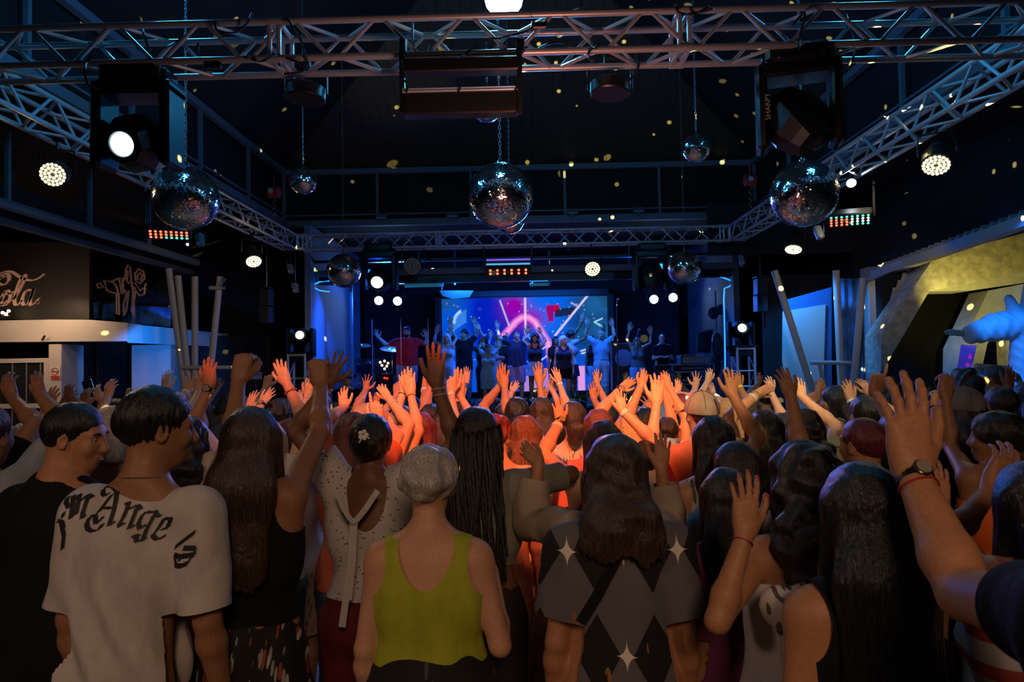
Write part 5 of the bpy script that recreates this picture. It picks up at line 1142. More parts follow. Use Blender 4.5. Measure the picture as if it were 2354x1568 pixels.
    zn = .845*H; top = g('top'); nb = sh((0, -.005, .855*H))
    def c_el(c_, r): return lambda v: 1-np.linalg.norm((v-c_)/np.array(r), axis=1)          # removes the inside
    def c_below(z): return lambda v: z-v[:, 2]
    def c_above(z): return lambda v: v[:, 2]-z
    hs2 = H/1.7
    if top:
        kind, m = top[0], top[1]; o = top[2] if len(top) > 2 else {}; e = o.get('ease', .011); hem = o.get('hem', .50)*H; lo = 0; f = Field(); torso(f, e); loose = o.get('loose', 0)
        if loose: f.rc(sh((0, -.005, .72*H)), sh((0, 0, hem+.02)), chw*1.0+e, max(hipw, chw)*1.02+e+loose, k=.05, sq=.72)
        if hem < .47*H and kind != 'tank_crop':
            flare = o.get('flare', .03); f.rc(sh((0, 0, .52*H)), np.array([0, 0, hem-.02]), hipw+e, hipw+e+flare, k=.04, sq=.8)
        cl = [c_below(hem)] if kind != 'crop' else [c_below(hem)]
        us = {'tee': .62, 'long': 1.95, 'puff': .55, 'cap': .3}.get(kind, 0); us = o.get('sleeve', us)
        if us:
            for A in arms.values():
                arm_(f, A, e+o.get('sease', .008)+(.018 if kind == 'puff' else 0), us+.05)
                S, E, Wr = A[:3]; P = S+(E-S)*us if us <= 1 else E+(Wr-E)*(us-1); dr = nrm(E-S) if us <= 1 else nrm(Wr-E); Q0 = S if us <= 1 else E
                def cs(v, P=P, dr=dr, Q0=Q0):
                    w_ = v-Q0; ax = w_ @ dr; rad = np.linalg.norm(w_-ax[:, None]*dr, axis=1); s_ = (v-P) @ dr; return np.where(rad < .115*hs2, s_, -1.0)
                cl.append(cs)
            cl.append(c_el(nb+np.array([0, .0, .012]), np.array([.078, .085, .062])*hs2*o.get('neck', 1.0)))
            if o.get('scoop'): cl.append(c_el(sh((0, -.13, .84*H)), np.array([.085*o['scoop'], .12, .12*o['scoop']*o.get('sdeep', 1)])*hs2))
            if kind == 'off': cl.append(c_above(.80*H))
        elif kind in ('tank', 'halter'):
            sc_ = o.get('scoop', 1.0); sx_ = o.get('strap', 1.0)
            for s_, S in ((-1, SL), (1, SR)): cl.append(c_el(S+np.array([s_*(.028+.012*(1-sx_)), 0, -.005]), np.array([.062+.02*(1-sx_), .2, .105+.02*(fat-1)])*hs2))
            cl.append(c_el(sh((0, -.11, .86*H)), np.array([.078*min(sc_, 1.15)*(1+.8*(fat-1)), .14, .155*sc_])*hs2)); cl.append(c_el(sh((0, .12, .86*H)), np.array([.075, .15, .13])*hs2))
            for S in (SL, SR):  # arms-up shoulders: nothing on the arm itself
                pass
        elif kind == 'tube': cl.append(c_above(.775*H))
        elif kind == 'straps': 
            cl.append(lambda v: np.where(np.abs(np.abs(v[:, 0]-lnL[0])-.075*hs2) > .009, v[:, 2]-.765*H, -1)); cl.append(c_above(.86*H))
        to = garment(o.get('name', 'shirt'), f, m, cl, (o.get('fold', .0055), o.get('ff', 26)), disp=o.get('disp'))
        sp['_top'] = to
    bt = g('bottom')
    if bt:
        kind, m = bt[0], bt[1]; o = bt[2] if len(bt) > 2 else {}; f = Field(); e = o.get('ease', .008); wz = o.get('waist', ((top[2] if top and len(top) > 2 else {}).get('hem', .50) if top else .6)+.022)*H
        f.chain([p for p, _ in tor[:3]], [r+e for _, r in tor[:3]], k=.05, sq=q)
        if not male:
            for s_ in (-1, 1): f.el(sh((s_*.065*fat, -.07*fat, .495*H)), np.array([.085, .075, .085])*fat+e, k=.05)
        if g('belly'): f.el(sh((0, .07, .62*H)), np.array([.14, .11, .15])*g('belly')+e, k=.06)
        cl = [c_above(wz)]
        if kind in ('pants', 'shorts'):
            to_ = 2.0 if kind == 'pants' else o.get('len', .8)
            for s_ in (-1, 1): leg_(f, s_, e+.012+o.get('loose', 0), to_)
            cl.append(c_below(.075*H if kind == 'pants' else .49*H-(.215*H)*to_))
        else:
            z1 = o.get('hem', .30)*H; fl = o.get('flare', .05); f.rc(sh((0, 0, .50*H)), np.array([0, 0, z1-.03]), hipw+e, hipw+e+fl, k=.04, sq=.85); cl.append(c_below(z1))
        garment({'pants': 'trousers', 'shorts': 'shorts', 'skirt': 'skirt'}[kind], f, m, cl, (.006, 24))
    # --- shoes
    if g('shoes', True) and g('z0', 0) == 0:
        for s_ in (-1, 1):
            an = LEG[s_][2]; b = Field(); b.rc(an+[0, -.025, -.045*hs2], an+[s_*.03, .165*hs2, -.056*hs2], .042*hs2, .030*hs2, k=.01).rc(an, an+[0, -.01, -.03], .045*hs2, .042*hs2, k=.02)
            v, q_ = b.mesh(.011); tt = tris(q_); v, tt = clip(v, tt, -v[:, 2]+.004); v, tt = clip(v, tt, v[:, 2]-(an[2]+.012)); put('shoe', v, tt, g('shoem') or mat('dark_shoe', (.03, .03, .032), .5))
    # --- hair
    hd = g('hair')
    if hd:
        kind, col = hd[0], hd[1]; o = hd[2] if len(hd) > 2 else {}; m = hairm(col+o.get('mk', ''), HAIR[col], o.get('rough', .33)); f = Field(); th = o.get('th', .014); hh2 = o.get('h') or (.0062 if Y < 3 else .009 if Y < 6 else .012)
        f.el(hp(0, -.014, .022), hr((.077+th*.8, .094+th, .088+th)), k=.02, R=HR)
        face = c_el(hp(0, .115, -.030), np.array([.070, .085, .098])*hs)
        def fcs(v):
            w_ = (v-hc) @ HR/hs; return w_
        line = lambda k0=0.0, sl=.62: (lambda v: (k0+sl*fcs(v)[:, 1]-fcs(v)[:, 2]))
        taper = None; amp, fr = o.get('amp', .0013), o.get('fr', 75); cl = [face]
        if kind in ('short', 'crop', 'curlyshort'):
            ll, lsl = o.get('line', -.012), o.get('slope', .68); cl.append(line(ll, lsl)); taper = (ll, lsl)
            if kind == 'curlyshort': amp = .009
        elif kind in ('long', 'bob', 'wavy'):
            ln = o.get('len', .42); wd_ = o.get('w', .105); back = o.get('back', .115); w2 = o.get('w2', wd_*.95)
            f.rc(hp(0, -.030, .01), hc+np.array([0, -back*.9, -min(ln, .15)]), .085*hs, wd_, k=.03, sq=.62)
            if ln > .15: f.rc(hc+np.array([0, -back*.9, -.15]), hc+np.array([0, -back-.035*min(1, ln/.4), -ln+w2*.4]), wd_, w2, k=.03, sq=o.get('sq', .42))
            if kind != 'bob' or True:
                for s_ in (-1, 1): f.rc(hp(s_*.070, -.005, .02), hc+np.array([s_*wd_*.80, .0, -min(ln, .26)]), .026*hs, .030, k=.03)
            cl.append(lambda v: (hc[2]-ln)-v[:, 2]-o.get('ragg', .010)*noise3(v, (70, 70, 0), 8)-.004*np.sin(v[:, 0]*310)-o.get('vshape', 0)*(.1-np.abs(v[:, 0]-hc[0])))
            if kind == 'wavy': amp = o.get('amp', .008)
        elif kind == 'bun':
            cl.append(line(-.030, .55)); f.el(hp(*o.get('pos', (0, -.115, -.005))), hr((.042, .034, .044))*o.get('bs', 1), k=.012, R=HR)
        elif kind == 'pony':
            cl.append(line(-.020, .58)); ph = o.get('ph', .03); ln = o.get('len', .34); p0 = hp(0, -.105, ph); f.el(p0, hr((.03, .03, .03)), k=.02); p1 = hc+np.array([0, -.15*hs, -.05]); f.chain([p0, p1, hc+np.array([o.get('sw', 0), -.135*hs, -ln])], [.028, .045*o.get('tw', 1), .022], k=.02, sq=.8)
        elif kind == 'braids':
            cl.append(line(-.02, .6)); ln = o.get('len', .5)
        def disp(v):
            w_ = fcs(v); az = np.arctan2(w_[:, 0], -w_[:, 1]+.02); tp_ = 0
            if taper: tp_ = -np.clip(1-(w_[:, 2]-taper[0]-taper[1]*w_[:, 1])/.085, 0, 1)**1.3*th*.8*hs
            if kind in ('curlyshort', 'wavy'): return amp*np.clip(noise3(v, (55, 55, 38), 5), -1.2, 1.8)*(1+min(0, 0))+tp_
            top_ = np.clip((w_[:, 2]-.06)/.05, 0, 1); s_ = np.sin(az*fr+1.5*np.sin(v[:, 2]*9)+noise3(v, (30, 30, 4), 2))+.6*np.sin(az*fr*2.3+v[:, 2]*13); sx_ = np.sin(v[:, 0]*420/ (1 if Y < 3 else 2)+2*np.sin(v[:, 2]*7)); return amp*(s_*(1-top_)*.7+sx_*.5)+tp_+(.0016 if Y < 3 else .0034)*np.clip(noise3(v, (62, 62, 22), 7), -1.5, 1.8)
        zh = None
        ho = garment('hair', f, m, cl, (0, 1), hh2, disp)
        if kind == 'braids':
            b = MB(); r_ = random.Random(4); n_ = 46
            for k in range(n_):
                a = (k/(n_-1)-.5)*PI*1.25; rr = (.088+.012*r_.random())*hs; l_ = ln*r_.uniform(.82, 1.05); p0 = hc+np.array([math.sin(a)*rr, -math.cos(a)*rr*1.1-.01, .02+.03*r_.random()]); p3 = hc+np.array([math.sin(a)*(.10+.02*r_.random()), -.135-.05*math.cos(a)-.02*r_.random(), -l_])
                pts = []; rs = []
                for i in range(34): tt = i/33; p = p0+(p3-p0)*tt; p[1] -= .05*math.sin(tt*PI*.5)*.5; p[0] += .006*math.sin(tt*9+k); pts.append(R @ p+root_w); rs.append((.0085 if i % 2 else .0068)*(1-.35*tt))
                b.path(pts, rs, 5)
            b.build('braids', m, t, smooth=True)
        sp['_hair'] = (hc, HR, hp)
    if g('cap'):
        o = g('cap'); f = Field(); f.el(hp(0, -.012, .028), hr((.090, .108, .098)), k=.01, R=HR); v, q_ = f.mesh(.008); tt = tris(q_); w_ = lambda v: (v-hc) @ HR/hs
        v, tt = clip(v, tt, (.016+.10*w_(v)[:, 1])-w_(v)[:, 2]); co = put('cap', v, tt, o['m'])
        b = MB(); b.ball(R @ hp(0, -.012, .126)+root_w, .009*hs, 8, 6)
        for k in range(6):
            an = k*PI/3+.3; b.path([R @ hp(.0915*math.sin(an)*math.sin(p), -.012+.1095*math.cos(an)*math.sin(p), .028+.0995*math.cos(p))+root_w for p in np.linspace(0.05, 1.5, 9)], .0016, 4)
        b.build('cap_seams', mat('cap_seam', tuple(x*.6 for x in o['c']), .8), co)
        bs = o.get('brim', 1); vv = []
        for r_, zz in ((1.0, 0), (1.55, -.018)):
            for k in range(13): a = (k/12-.5)*1.9; vv.append(hp(.088*r_**.6*math.sin(a), -.012+bs*.104*r_*math.cos(a*.8), .028+zz))
        bb = MB(); bb.add([R @ p+root_w for p in vv], [(k, k+1, 14+k, 13+k) for k in range(12)]); br = bb.build('brim', o['m'], co); br.modifiers.new('s', 'SOLIDIFY').thickness = .004
    if g('beanie'):
        f = Field(); f.el(hp(0, -.014, .035), hr((.092, .110, .100)), k=.01, R=HR); v, q_ = f.mesh(.009); tt = tris(q_); N = normals(v, tt); v = v+N*(.002*np.sin(np.arctan2(v[:, 0]-hc[0], v[:, 1]-hc[1])*40))[:, None]; w_ = (v-hc) @ HR/hs; v, tt = clip(v, tt, .0-w_[:, 2]); put('beanie', v, tt, g('beanie'))
    # --- face parts
    if g('face'):
        wp = lambda *a: R @ hp(*a)+root_w; e1 = MB(); e2 = MB(); HW = R @ HR
        for s_ in (-1, 1):
            eb = MB().ball(wp(s_*.032, .0675, .003), .0115*hs, 10, 8).build('eye', mat('eye_white', (.6, .58, .55), .25), t, smooth=True)
            MB().ball(wp(s_*.032, .0752, .003), .0052*hs, 8, 6).build('iris', mat('dark_iris', (.03, .018, .01), .1), eb, smooth=True)
            MB().path([wp(s_*.014, .084, .020), wp(s_*.030, .085, .026), wp(s_*.048, .074, .021)], [.004*hs, .0048*hs, .003*hs], 6).build('eyebrow', mat('brow_hair', (.02, .014, .01), .7), t, smooth=True)
        MB().path([wp(-.022, .082, -.061), wp(-.010, .0935, -.0655), wp(.010, .0935, -.0655), wp(.022, .082, -.061)], [.002*hs, .006*hs, .006*hs, .002*hs], 6, flat=.6).build('mouth', mat('smile_teeth' if g('face') == 'smile' else 'lips', (.75, .7, .66) if g('face') == 'smile' else (.30, .10, .08), .35), t, smooth=True)
        if g('beard'):
            f = Field(); f.el(hp(0, .030, -.062), hr((.060, .066, .055)), k=.02, R=HR); f.el(hp(0, .055, -.092), hr((.036, .032, .03)), k=.03, R=HR); v, q_ = f.mesh(.006); tt = tris(q_); w_ = (v-hc) @ HR/hs
            v, tt = clip(v, tt, w_[:, 2]+.040-.35*np.abs(w_[:, 0])); v, tt = clip(v, tt, 1-np.linalg.norm((w_-[0, .09, -.063])/np.array([.024, .05, .012]), axis=1) if False else -np.ones(len(v)))
            if len(tt): w_ = (v-hc) @ HR/hs; v, tt = clip(v, tt, 1-np.linalg.norm((w_-np.array([0, .10, -.060]))/np.array([.026, .05, .014]), axis=1)); put('beard', v, tt, hairm(g('beard'), HAIR[g('beard')], .8))
        if g('glasses'):
            b = MB()
            for s_ in (-1, 1): b.path([wp(s_*.033+.021*math.cos(a), .094, .002+.017*math.sin(a)) for a in np.arange(14)*PI/7], .0022*hs, 5, closed=True); b.tube(wp(s_*.054, .094, .006), wp(s_*.078, .0, .004), .002*hs, 5)
            b.tube(wp(-.012, .095, .006), wp(.012, .095, .006), .002*hs, 5); b.build('glasses', mat('glasses_frame', g('glasses'), .3), t)
    # --- worn things on wrists
    for side, kind, u_, col in g('wear', ()):
        S, E, Wr = arms[side][:3]; ax = nrm(Wr-E); p = Wr-ax*u_; rr = (rW+(rE1-rW)*min(1, u_/max(np.linalg.norm(Wr-E)*.72, .05)))
        x, y, _ = frame(R @ ax); P = R @ p+root_w
        if kind == 'band': MB().lathe(P-(R @ ax)*.009, R @ ax, [(0, rr+.0005), (0, rr+.004), (.018, rr+.004), (.018, rr+.0005)], 20).build('wristband', mat('band_%.2f_%.2f_%.2f' % col, col, .5), t, smooth=True)
        elif kind == 'cord': MB().path([P+(x*math.cos(a)+y*math.sin(a))*(rr+.0025)+(R @ ax)*.003*math.sin(2*a) for a in np.arange(20)*PI/10], .0028, 5, closed=True).build('bracelet', mat('band_%.2f_%.2f_%.2f' % col, col, .5), t, smooth=True)
        elif kind == 'beads':
            b = MB()
            for a in np.arange(18)*PI/9: b.ball(P+(x*math.cos(a)+y*math.sin(a))*(rr+.004), .0052, 7, 5)
            b.build('bead_bracelet', mat('band_%.2f_%.2f_%.2f' % col, col, .3), t, smooth=True)
        elif kind == 'watch':
            w_ = MB().lathe(P-(R @ ax)*.010, R @ ax, [(0, rr+.0005), (0, rr+.0045), (.02, rr+.0045), (.02, rr+.0005)], 20).build('watch_strap', mat('band_%.2f_%.2f_%.2f' % col, col, .4), t, smooth=True)
            nn = nrm(-(R @ (arms[side][4])) -(R @ ax)*np.dot(-(R @ arms[side][4]), R @ ax)); MB().lathe(P+nn*(rr+.002), nn, [(0, .019), (.006, .019), (.008, .016)], 18).build('watch_case', mat('watch_case', (.12, .12, .13), .2, .8), w_, smooth=True)
            MB().lathe(P+nn*(rr+.010), nn, [(0, .0155), (.001, .0155)], 18).build('watch_dial', mat('watch_dial', (.3, .25, .2), .15), w_, smooth=True)
    if g('necklace'):
        c_ = R @ sh((0, -.005, .852*H))+root_w; MB().path([c_+np.array([(nr*1.20)*math.cos(a), (nr*1.25)*math.sin(a), -.012*math.sin(a)]) for a in np.arange(24)*PI/12], .0018, 5, closed=True).build('necklace', M_CHROME, t, smooth=True)
    sp['_arms'] = arms; sp['_R'] = R; sp['_root'] = root_w; sp['_H'] = H; sp['_t'] = t; sp['_sh'] = sh
    return t
# ---------------------------------------------------------------- printed cloths
def nodes_mat(name, rough=.85):
    m = bpy.data.materials.new(name); m.use_nodes = True; nt = m.node_tree; b = nt.nodes['Principled BSDF']; b.inputs['Roughness'].default_value = rough
    tc = nt.nodes.new('ShaderNodeTexCoord'); sp_ = nt.nodes.new('ShaderNodeSeparateXYZ'); nt.links.new(tc.outputs['Object'], sp_.inputs[0])
    def M(op, a, b_=None, c_=None):
        n = nt.nodes.new('ShaderNodeMath'); n.operation = op
        for i, v in enumerate((a, b_, c_)):
            if v is None: continue
            if isinstance(v, (int, float)): n.inputs[i].default_value = v
            else: nt.links.new(v, n.inputs[i])
        return n.outputs[0]
    def MIX(f, a, b_):
        n = nt.nodes.new('ShaderNodeMix'); n.data_type = 'RGBA'
        if isinstance(f, (int, float)): n.inputs['Factor'].default_value = f
        else: nt.links.new(f, n.inputs['Factor'])
        for k, v in (('A', a), ('B', b_)):
            if isinstance(v, tuple): n.inputs[k].default_value = (*v, 1)
            else: nt.links.new(v, n.inputs[k])
        return n.outputs['Result']
    def VOR(scale, stretch=(1, 1, 1), rot=(0, 0, 0), loc=(0, 0, 0)):
        mp = nt.nodes.new('ShaderNodeMapping'); mp.inputs['Scale'].default_value = stretch; mp.inputs['Rotation'].default_value = rot; mp.inputs['Location'].default_value = loc
        nt.links.new(tc.outputs['Object'], mp.inputs[0]); v = nt.nodes.new('ShaderNodeTexVoronoi'); v.inputs['Scale'].default_value = scale; nt.links.new(mp.outputs[0], v.inputs['Vector']); return v.outputs['Distance']
    return m, nt, b, sp_.outputs, M, MIX, VOR
def diamond_print():
    m, nt, b, X, M, MIX, VOR = nodes_mat('cloth_diamond_print')
    a, c_ = .165, .29
    fx = M('ABSOLUTE', M('SUBTRACT', M('FRACT', M('DIVIDE', X[0], a)), .5)); fz = M('ABSOLUTE', M('SUBTRACT', M('FRACT', M('DIVIDE', X[2], c_)), .5))
    dsum = M('ADD', fx, fz); dark = M('LESS_THAN', dsum, .40); base = MIX(dark, (.115, .105, .115), (.006, .006, .007))
    leaf = M('MULTIPLY', M('LESS_THAN', VOR(9, (2.4, 1, .8), (0, .6, 0)), .20), M('LESS_THAN', VOR(26, (1, 1, .35), (0, .9, 0)), .42)); base = MIX(leaf, base, (.30, .11, .04))
    def star(ox, oz):
        gx = M('ABSOLUTE', M('SUBTRACT', M('FRACT', M('ADD', M('DIVIDE', X[0], a), ox)), .5)); gz = M('ABSOLUTE', M('SUBTRACT', M('FRACT', M('ADD', M('DIVIDE', X[2], c_), oz)), .5))
        return M('LESS_THAN', M('ADD', M('POWER', M('MULTIPLY', gx, 1.0), .5), M('POWER', M('MULTIPLY', gz, 1.2), .5)), .45)
    base = MIX(star(.5, 0), base, (.78, .70, .58)); nt.links.new(base, b.inputs['Base Color']); return m
def leaf_print(name, bg, cols, sc=7, thr=.20):
    m, nt, b, X, M, MIX, VOR = nodes_mat(name); base = bg
    for k in range(len(cols)*2):
        c_ = cols[k % len(cols)]; f = M('LESS_THAN', VOR(sc*(1.25+.11*k), (3.4, .6, .62), (0, [.7, -.75, .2, 1.35, -.3, 1.0, -1.2, .45][k % 8], 0), (k*1.7, 0, k*.9)), thr); base = MIX(f, base, c_)
    nt.links.new(base, b.inputs['Base Color']); return m
def eyelet():
    m, nt, b, X, M, MIX, VOR = nodes_mat('cloth_white_eyelet'); nt.links.new(MIX(M('LESS_THAN', VOR(55), .20), (.62, .58, .55), (.10, .06, .05)), b.inputs['Base Color']); return m
def stripes(name, c1, c2, w, axis=0, duty=.5, c3=None):
    m, nt, b, X, M, MIX, VOR = nodes_mat(name); f = M('FRACT', M('DIVIDE', X[axis], w)); r = MIX(M('LESS_THAN', f, duty), c1, c2)
    if c3: r = MIX(M('LESS_THAN', f, duty*.25), r, c3)
    nt.links.new(r, b.inputs['Base Color']); return m
K = lambda n, c_: cloth(n, c_)
BLK = K('black', (.006, .006, .0065)); NVY = K('navy', (.02, .03, .07)); WHT = K('white', (.60, .57, .55)); CRM = K('cream', (.58, .50, .40)); JEAN = K('denim', (.10, .17, .30)); BEI = K('beige', (.45, .34, .23))
GRY = K('grey', (.16, .16, .17)); CORAL = K('coral', (.62, .16, .09)); PINK = K('pink', (.6, .22, .2)); LBL = K('light_blue', (.30, .50, .68)); OLV = K('olive', (.24, .23, .18)); WINE = K('wine', (.14, .02, .025)); PURP = K('purple', (.20, .05, .12)); GRN = K('lime', (.36, .40, .03)); ORG = K('orange', (.75, .14, .03)); RED = K('red', (.62, .02, .025)); TEAL = K('green', (.10, .30, .18)); SILV = K('silver', (.45, .46, .52)); KHA = K('khaki', (.3, .24, .15))
FLO = leaf_print('cloth_floral_black', (.008, .008, .008), [(.50, .47, .42), (.30, .06, .02), (.30, .28, .25)], 7.5); FLW = leaf_print('cloth_floral_white', (.55, .50, .44), [(.05, .06, .05), (.10, .08, .07)], 9, .26); FLR = leaf_print('cloth_floral_rose', (.55, .42, .36), [(.45, .08, .05), (.08, .08, .06)], 12)
DIA = diamond_print(); EYE = eyelet(); STW = stripes('cloth_stripe_rose', (.60, .50, .46), (.16, .09, .09), .055, 0, .42); STC = stripes('cloth_stripe_check', (.62, .56, .48), (.10, .09, .08), .06, 2, .12); STB = stripes('cloth_stripe_blue', (.40, .46, .50), (.12, .14, .18), .06, 2, .35); STR = stripes('cloth_stripe_red', (.60, .56, .55), (.42, .07, .04), .085, 2, .4)
PT = ('pants', JEAN); PB = ('pants', BLK)
P = build_person; bandw = (.75, .72, .7); gold = (.5, .32, .1); blk3 = (.01, .01, .01)
# ---------------------------------------------------------------- the people nearest the camera
F1 = dict(label='person in a plain black T-shirt with cropped hair, face in profile', head=(172, 930), Y=2.38, lean=(.12, 0), yaw=-20, hyaw=-62, hpitch=-10, male=True, fat=1.28, skin=1, face=1, top=('tee', BLK, {'loose': .05, 'sleeve': .8, 'hem': .46}), bottom=PB, hair=('crop', 'black', {'th': .008, 'line': -.020, 'slope': .85, 'amp': .0008}), h=.006, hh=.005)
P(F1)
F2 = dict(label='person in an oversized white T-shirt with black gothic lettering across the back', head=(367, 896), Y=2.08, yaw=-4, hyaw=-46, hpitch=-6, lean=(.13, .02), male=True, fat=.84, skin=2, top=('tee', K('tee_white', (.50, .46, .43)), {'loose': .045, 'ease': .014, 'sease': .020, 'sleeve': .88, 'hem': .44, 'fold': .006, 'ff': 16, 'neck': .9, 'disp': lambda v: .013*np.sin((v[:, 0]*.9+v[:, 2]*.62)*40+1.5*np.sin(v[:, 0]*9))*np.clip((1.32-v[:, 2])/.25, 0, 1)}), bottom=PB, r='down', l='down', hair=('short', 'black', {'th': .013, 'line': -.022, 'slope': .62, 'amp': .003, 'fr': 30}), necklace=1, h=.006)
P(F2)
F3 = dict(reach=.96, label='person with long straight brown hair, black tank top and leafy skirt, both fists raised', head=(574, 941), Y=2.3, skin=2, l=(549, 872, .06, 566, 796, .0, 'fist', (520, 1010)), r=(738, 884, .06, 722, 800, .0, 'fist', (770, 1020)), top=('tank', BLK, {'scoop': 1.75, 'hem': .60}), bottom=('skirt', FLO, {'hem': .38, 'flare': .09, 'waist': .615}), hair=('long', 'brown', {'len': .43, 'w': .112, 'w2': .105, 'mk': '_lit', 'vshape': .3}), nails='red', h=.007, hh=.0045)
P(F3)
F4 = dict(auto=False, label='person with black bun and white eyelet blouse tied with a long ribbon', head=(850, 957), Y=2.8, skin=3, l=(758, 878, -.02, 779, 806, .02, 'wide', (700, 985)), r=(1003, 882, -.04, 1001, 785, .02, 'open', (1060, 1020)), top=('puff', EYE, {'scoop': 1.12, 'sdeep': 1.35, 'hem': .57, 'ease': .014, 'sleeve': .5}), bottom=('shorts', WINE, {'len': .75, 'loose': .02}), hair=('bun', 'black', {'pos': (0, -.10, .0), 'bs': 1.35, 'th': .016}), wear=(('r', 'cord', .02, (.5, .45, .4)), ('r', 'cord', .045, (.5, .45, .4)), ('l', 'band', .03, (.55, .45, .4))), necklace=1, h=.0075)
P(F4)
F5 = dict(label='person with short fluffy grey hair and a lime green tank top', head=(984, 1042), Y=2.18, skin=0, fat=1.18, l='down', r='bent', top=('tank', GRN, {'scoop': 1.2, 'hem': .60, 'strap': .9}), bottom=('skirt', leaf_print('cloth_black_medallion', (.008, .008, .009), [(.06, .055, .055)], 6), {'hem': .2, 'flare': .06, 'waist': .625, 'ease': .014}), hair=('curlyshort', 'grey', {'th': .028, 'line': -.026, 'amp': .006, 'slope': .42}), h=.0065)
P(F5)
F6 = dict(label='person with very long dark braids, olive short-sleeved shirt and dark trousers', head=(1094, 940), Y=2.75, skin=3, auto=False, r=(1205, 1150, .26, 1195, 1120, .16, 'relax', (1240, 1110, -.05)), l='down', top=('tee', OLV, {'hem': .64, 'sleeve': .8, 'sease': .008}), bottom=('pants', K('dark_trouser', (.035, .025, .03)), {'waist': .66}), hair=('braids', 'dark', {'len': .52, 'mk': '_braid'}), h=.0075)
P(F6)
F7 = dict(label='person with long wavy brown hair and a dark diamond-print shirt', head=(1416, 1005), Y=2.15, skin=1, fat=1.10, l='down', r='down', top=('tee', DIA, {'hem': .48, 'sleeve': .72, 'ease': .012, 'sease': .02, 'loose': .03, 'fold': .006}), bottom=PB, hair=('wavy', 'brown', {'len': .24, 'w': .112, 'w2': .13, 'amp': .004, 'ragg': .014, 'back': .10}), h=.0065)
P(F7)
P(dict(label='person behind the diamond-print shirt lifting open hands in rolled beige sleeves', head=(1400, 1045), Y=2.45, auto=False, skin=1, l=(1240, 1064, .24, 1182, 1012, .04, 'cup', (1262, 1420, -.1)), r=(1519, 1075, .24, 1528, 990, .04, 'open', (1525, 1420, -.1)), top=('long', K('beige_linen', (.42, .33, .25)), {'sleeve': 1.72, 'sease': .022, 'fold': .006}), bottom=PT, hair=('long', 'brown', {'len': .3})))
P(dict(label='person in a plum dress with shoulder-length dark hair, beside the diamond-print shirt', head=(1668, 1082), Y=2.35, skin=1, l='down', r='down', top=('tee', PURP, {'hem': .3, 'sleeve': .9}), hair=('long', 'dark', {'len': .25, 'w': .10})))
P(dict(label='person with a blue-lit headband over dark hair, just behind the plum dress', head=(1690, 1020), Y=2.75, skin=1, hyaw=35, l='down', r='down', top=('tee', WHT), bottom=PT, hair=('bob', 'dark', {'len': .14})))
F10 = dict(auto=False, label='person in an off-shoulder white top, long red nails on one raised hand', head=(1858, 1036), Y=2.02, skin=1, fat=1.1, l=(1713, 1228, -.12, 1716, 1082, .02, 'open', (1655, 1450, -.1)), r='down', top=('tube', WHT, {'hem': .5, 'ease': .02, 'loose': .02}), bottom=('shorts', K('lace_white', (.5, .46, .42)), {'len': .5, 'loose': .02}), hair=('wavy', 'dark', {'len': .26, 'w': .125, 'w2': .12, 'amp': .010, 'th': .03}), nails='red', wear=(('l', 'cord', .02, (.35, .03, .03)),), h=.0065, hh=.004)
P(F10)
F11 = dict(label='person with very long straight black hair beside the huge close hand', head=(1985, 1072), Y=1.62, skin=1, l='down', r=(2162, 1165, .02, 2160, 1052, .02, 'open', (2185, 1330)), top=('tank', BLK, {'hem': .5}), bottom=PB, hair=('long', 'black', {'len': .85, 'w': .108, 'w2': .115, 'back': .12, 'sq': .5}), nails='red', h=.0065)
P(F11)
F12 = dict(label='person mostly outside the picture whose huge near hand wears a watch and red bracelet', head=(2760, 890), Y=.98, skin=1, male=True, fat=1.05, l=(2098, 1090, .06, 2078, 850, .03, 'open', (2262, 1500)), r='down', top=('tee', BLK, {'sleeve': .35}), bottom=PB, hair=('short', 'dark'), wear=(('l', 'watch', .012, blk3), ('l', 'cord', .036, (.35, .03, .02))), h=.006, hh=.0035, armr=1.12)
P(F12)
P(dict(label='person at the edge in a white top with rust stripes', head=(2385, 1068), Y=1.7, skin=2, l=(2278, 1125, .05, 2345, 1003, .02, 'relax', (2165, 1290)), r='down', top=('tank', STR, {'hem': .5, 'scoop': .6}), bottom=PB, hair=('long', 'black', {'len': .12, 'w': .09}), h=.007))
P(dict(label='person with cropped wine-red hair and a blue-lit collar', head=(1984, 966), Y=2.9, skin=1, male=True, hyaw=25, l='down', r='down', top=('tee', NVY, {'neck': .75}), bottom=PT, hair=('short', 'wine', {'line': -.01})))
P(dict(label='person in a strapless orange top with one arm up, dark hair tied back', head=(2292, 952), Y=3.0, skin=2, hyaw=50, l=(2172, 912, .1, 2180, 852, .02, 'curl', (2200, 1010)), r='down', top=('tube', ORG, {'hem': .55}), bottom=PT, hair=('bun', 'black', {'th': .02})))
P(dict(label='person in a grey cap with a dark hood down the back', head=(2218, 895), Y=3.6, skin=2, l=(2153, 945, .1, 2160, 872, .02, 'curl', (2150, 1040)), r='down', top=('long', BLK, {'ease': .02}), bottom=PB, hair=('long', 'black', {'len': .2, 'th': .002}), cap={'m': K('cap_grey', (.16, .15, .15)), 'c': (.16, .15, .15)}, wear=(('l', 'cord', .03, (.6, .6, .6)),)))
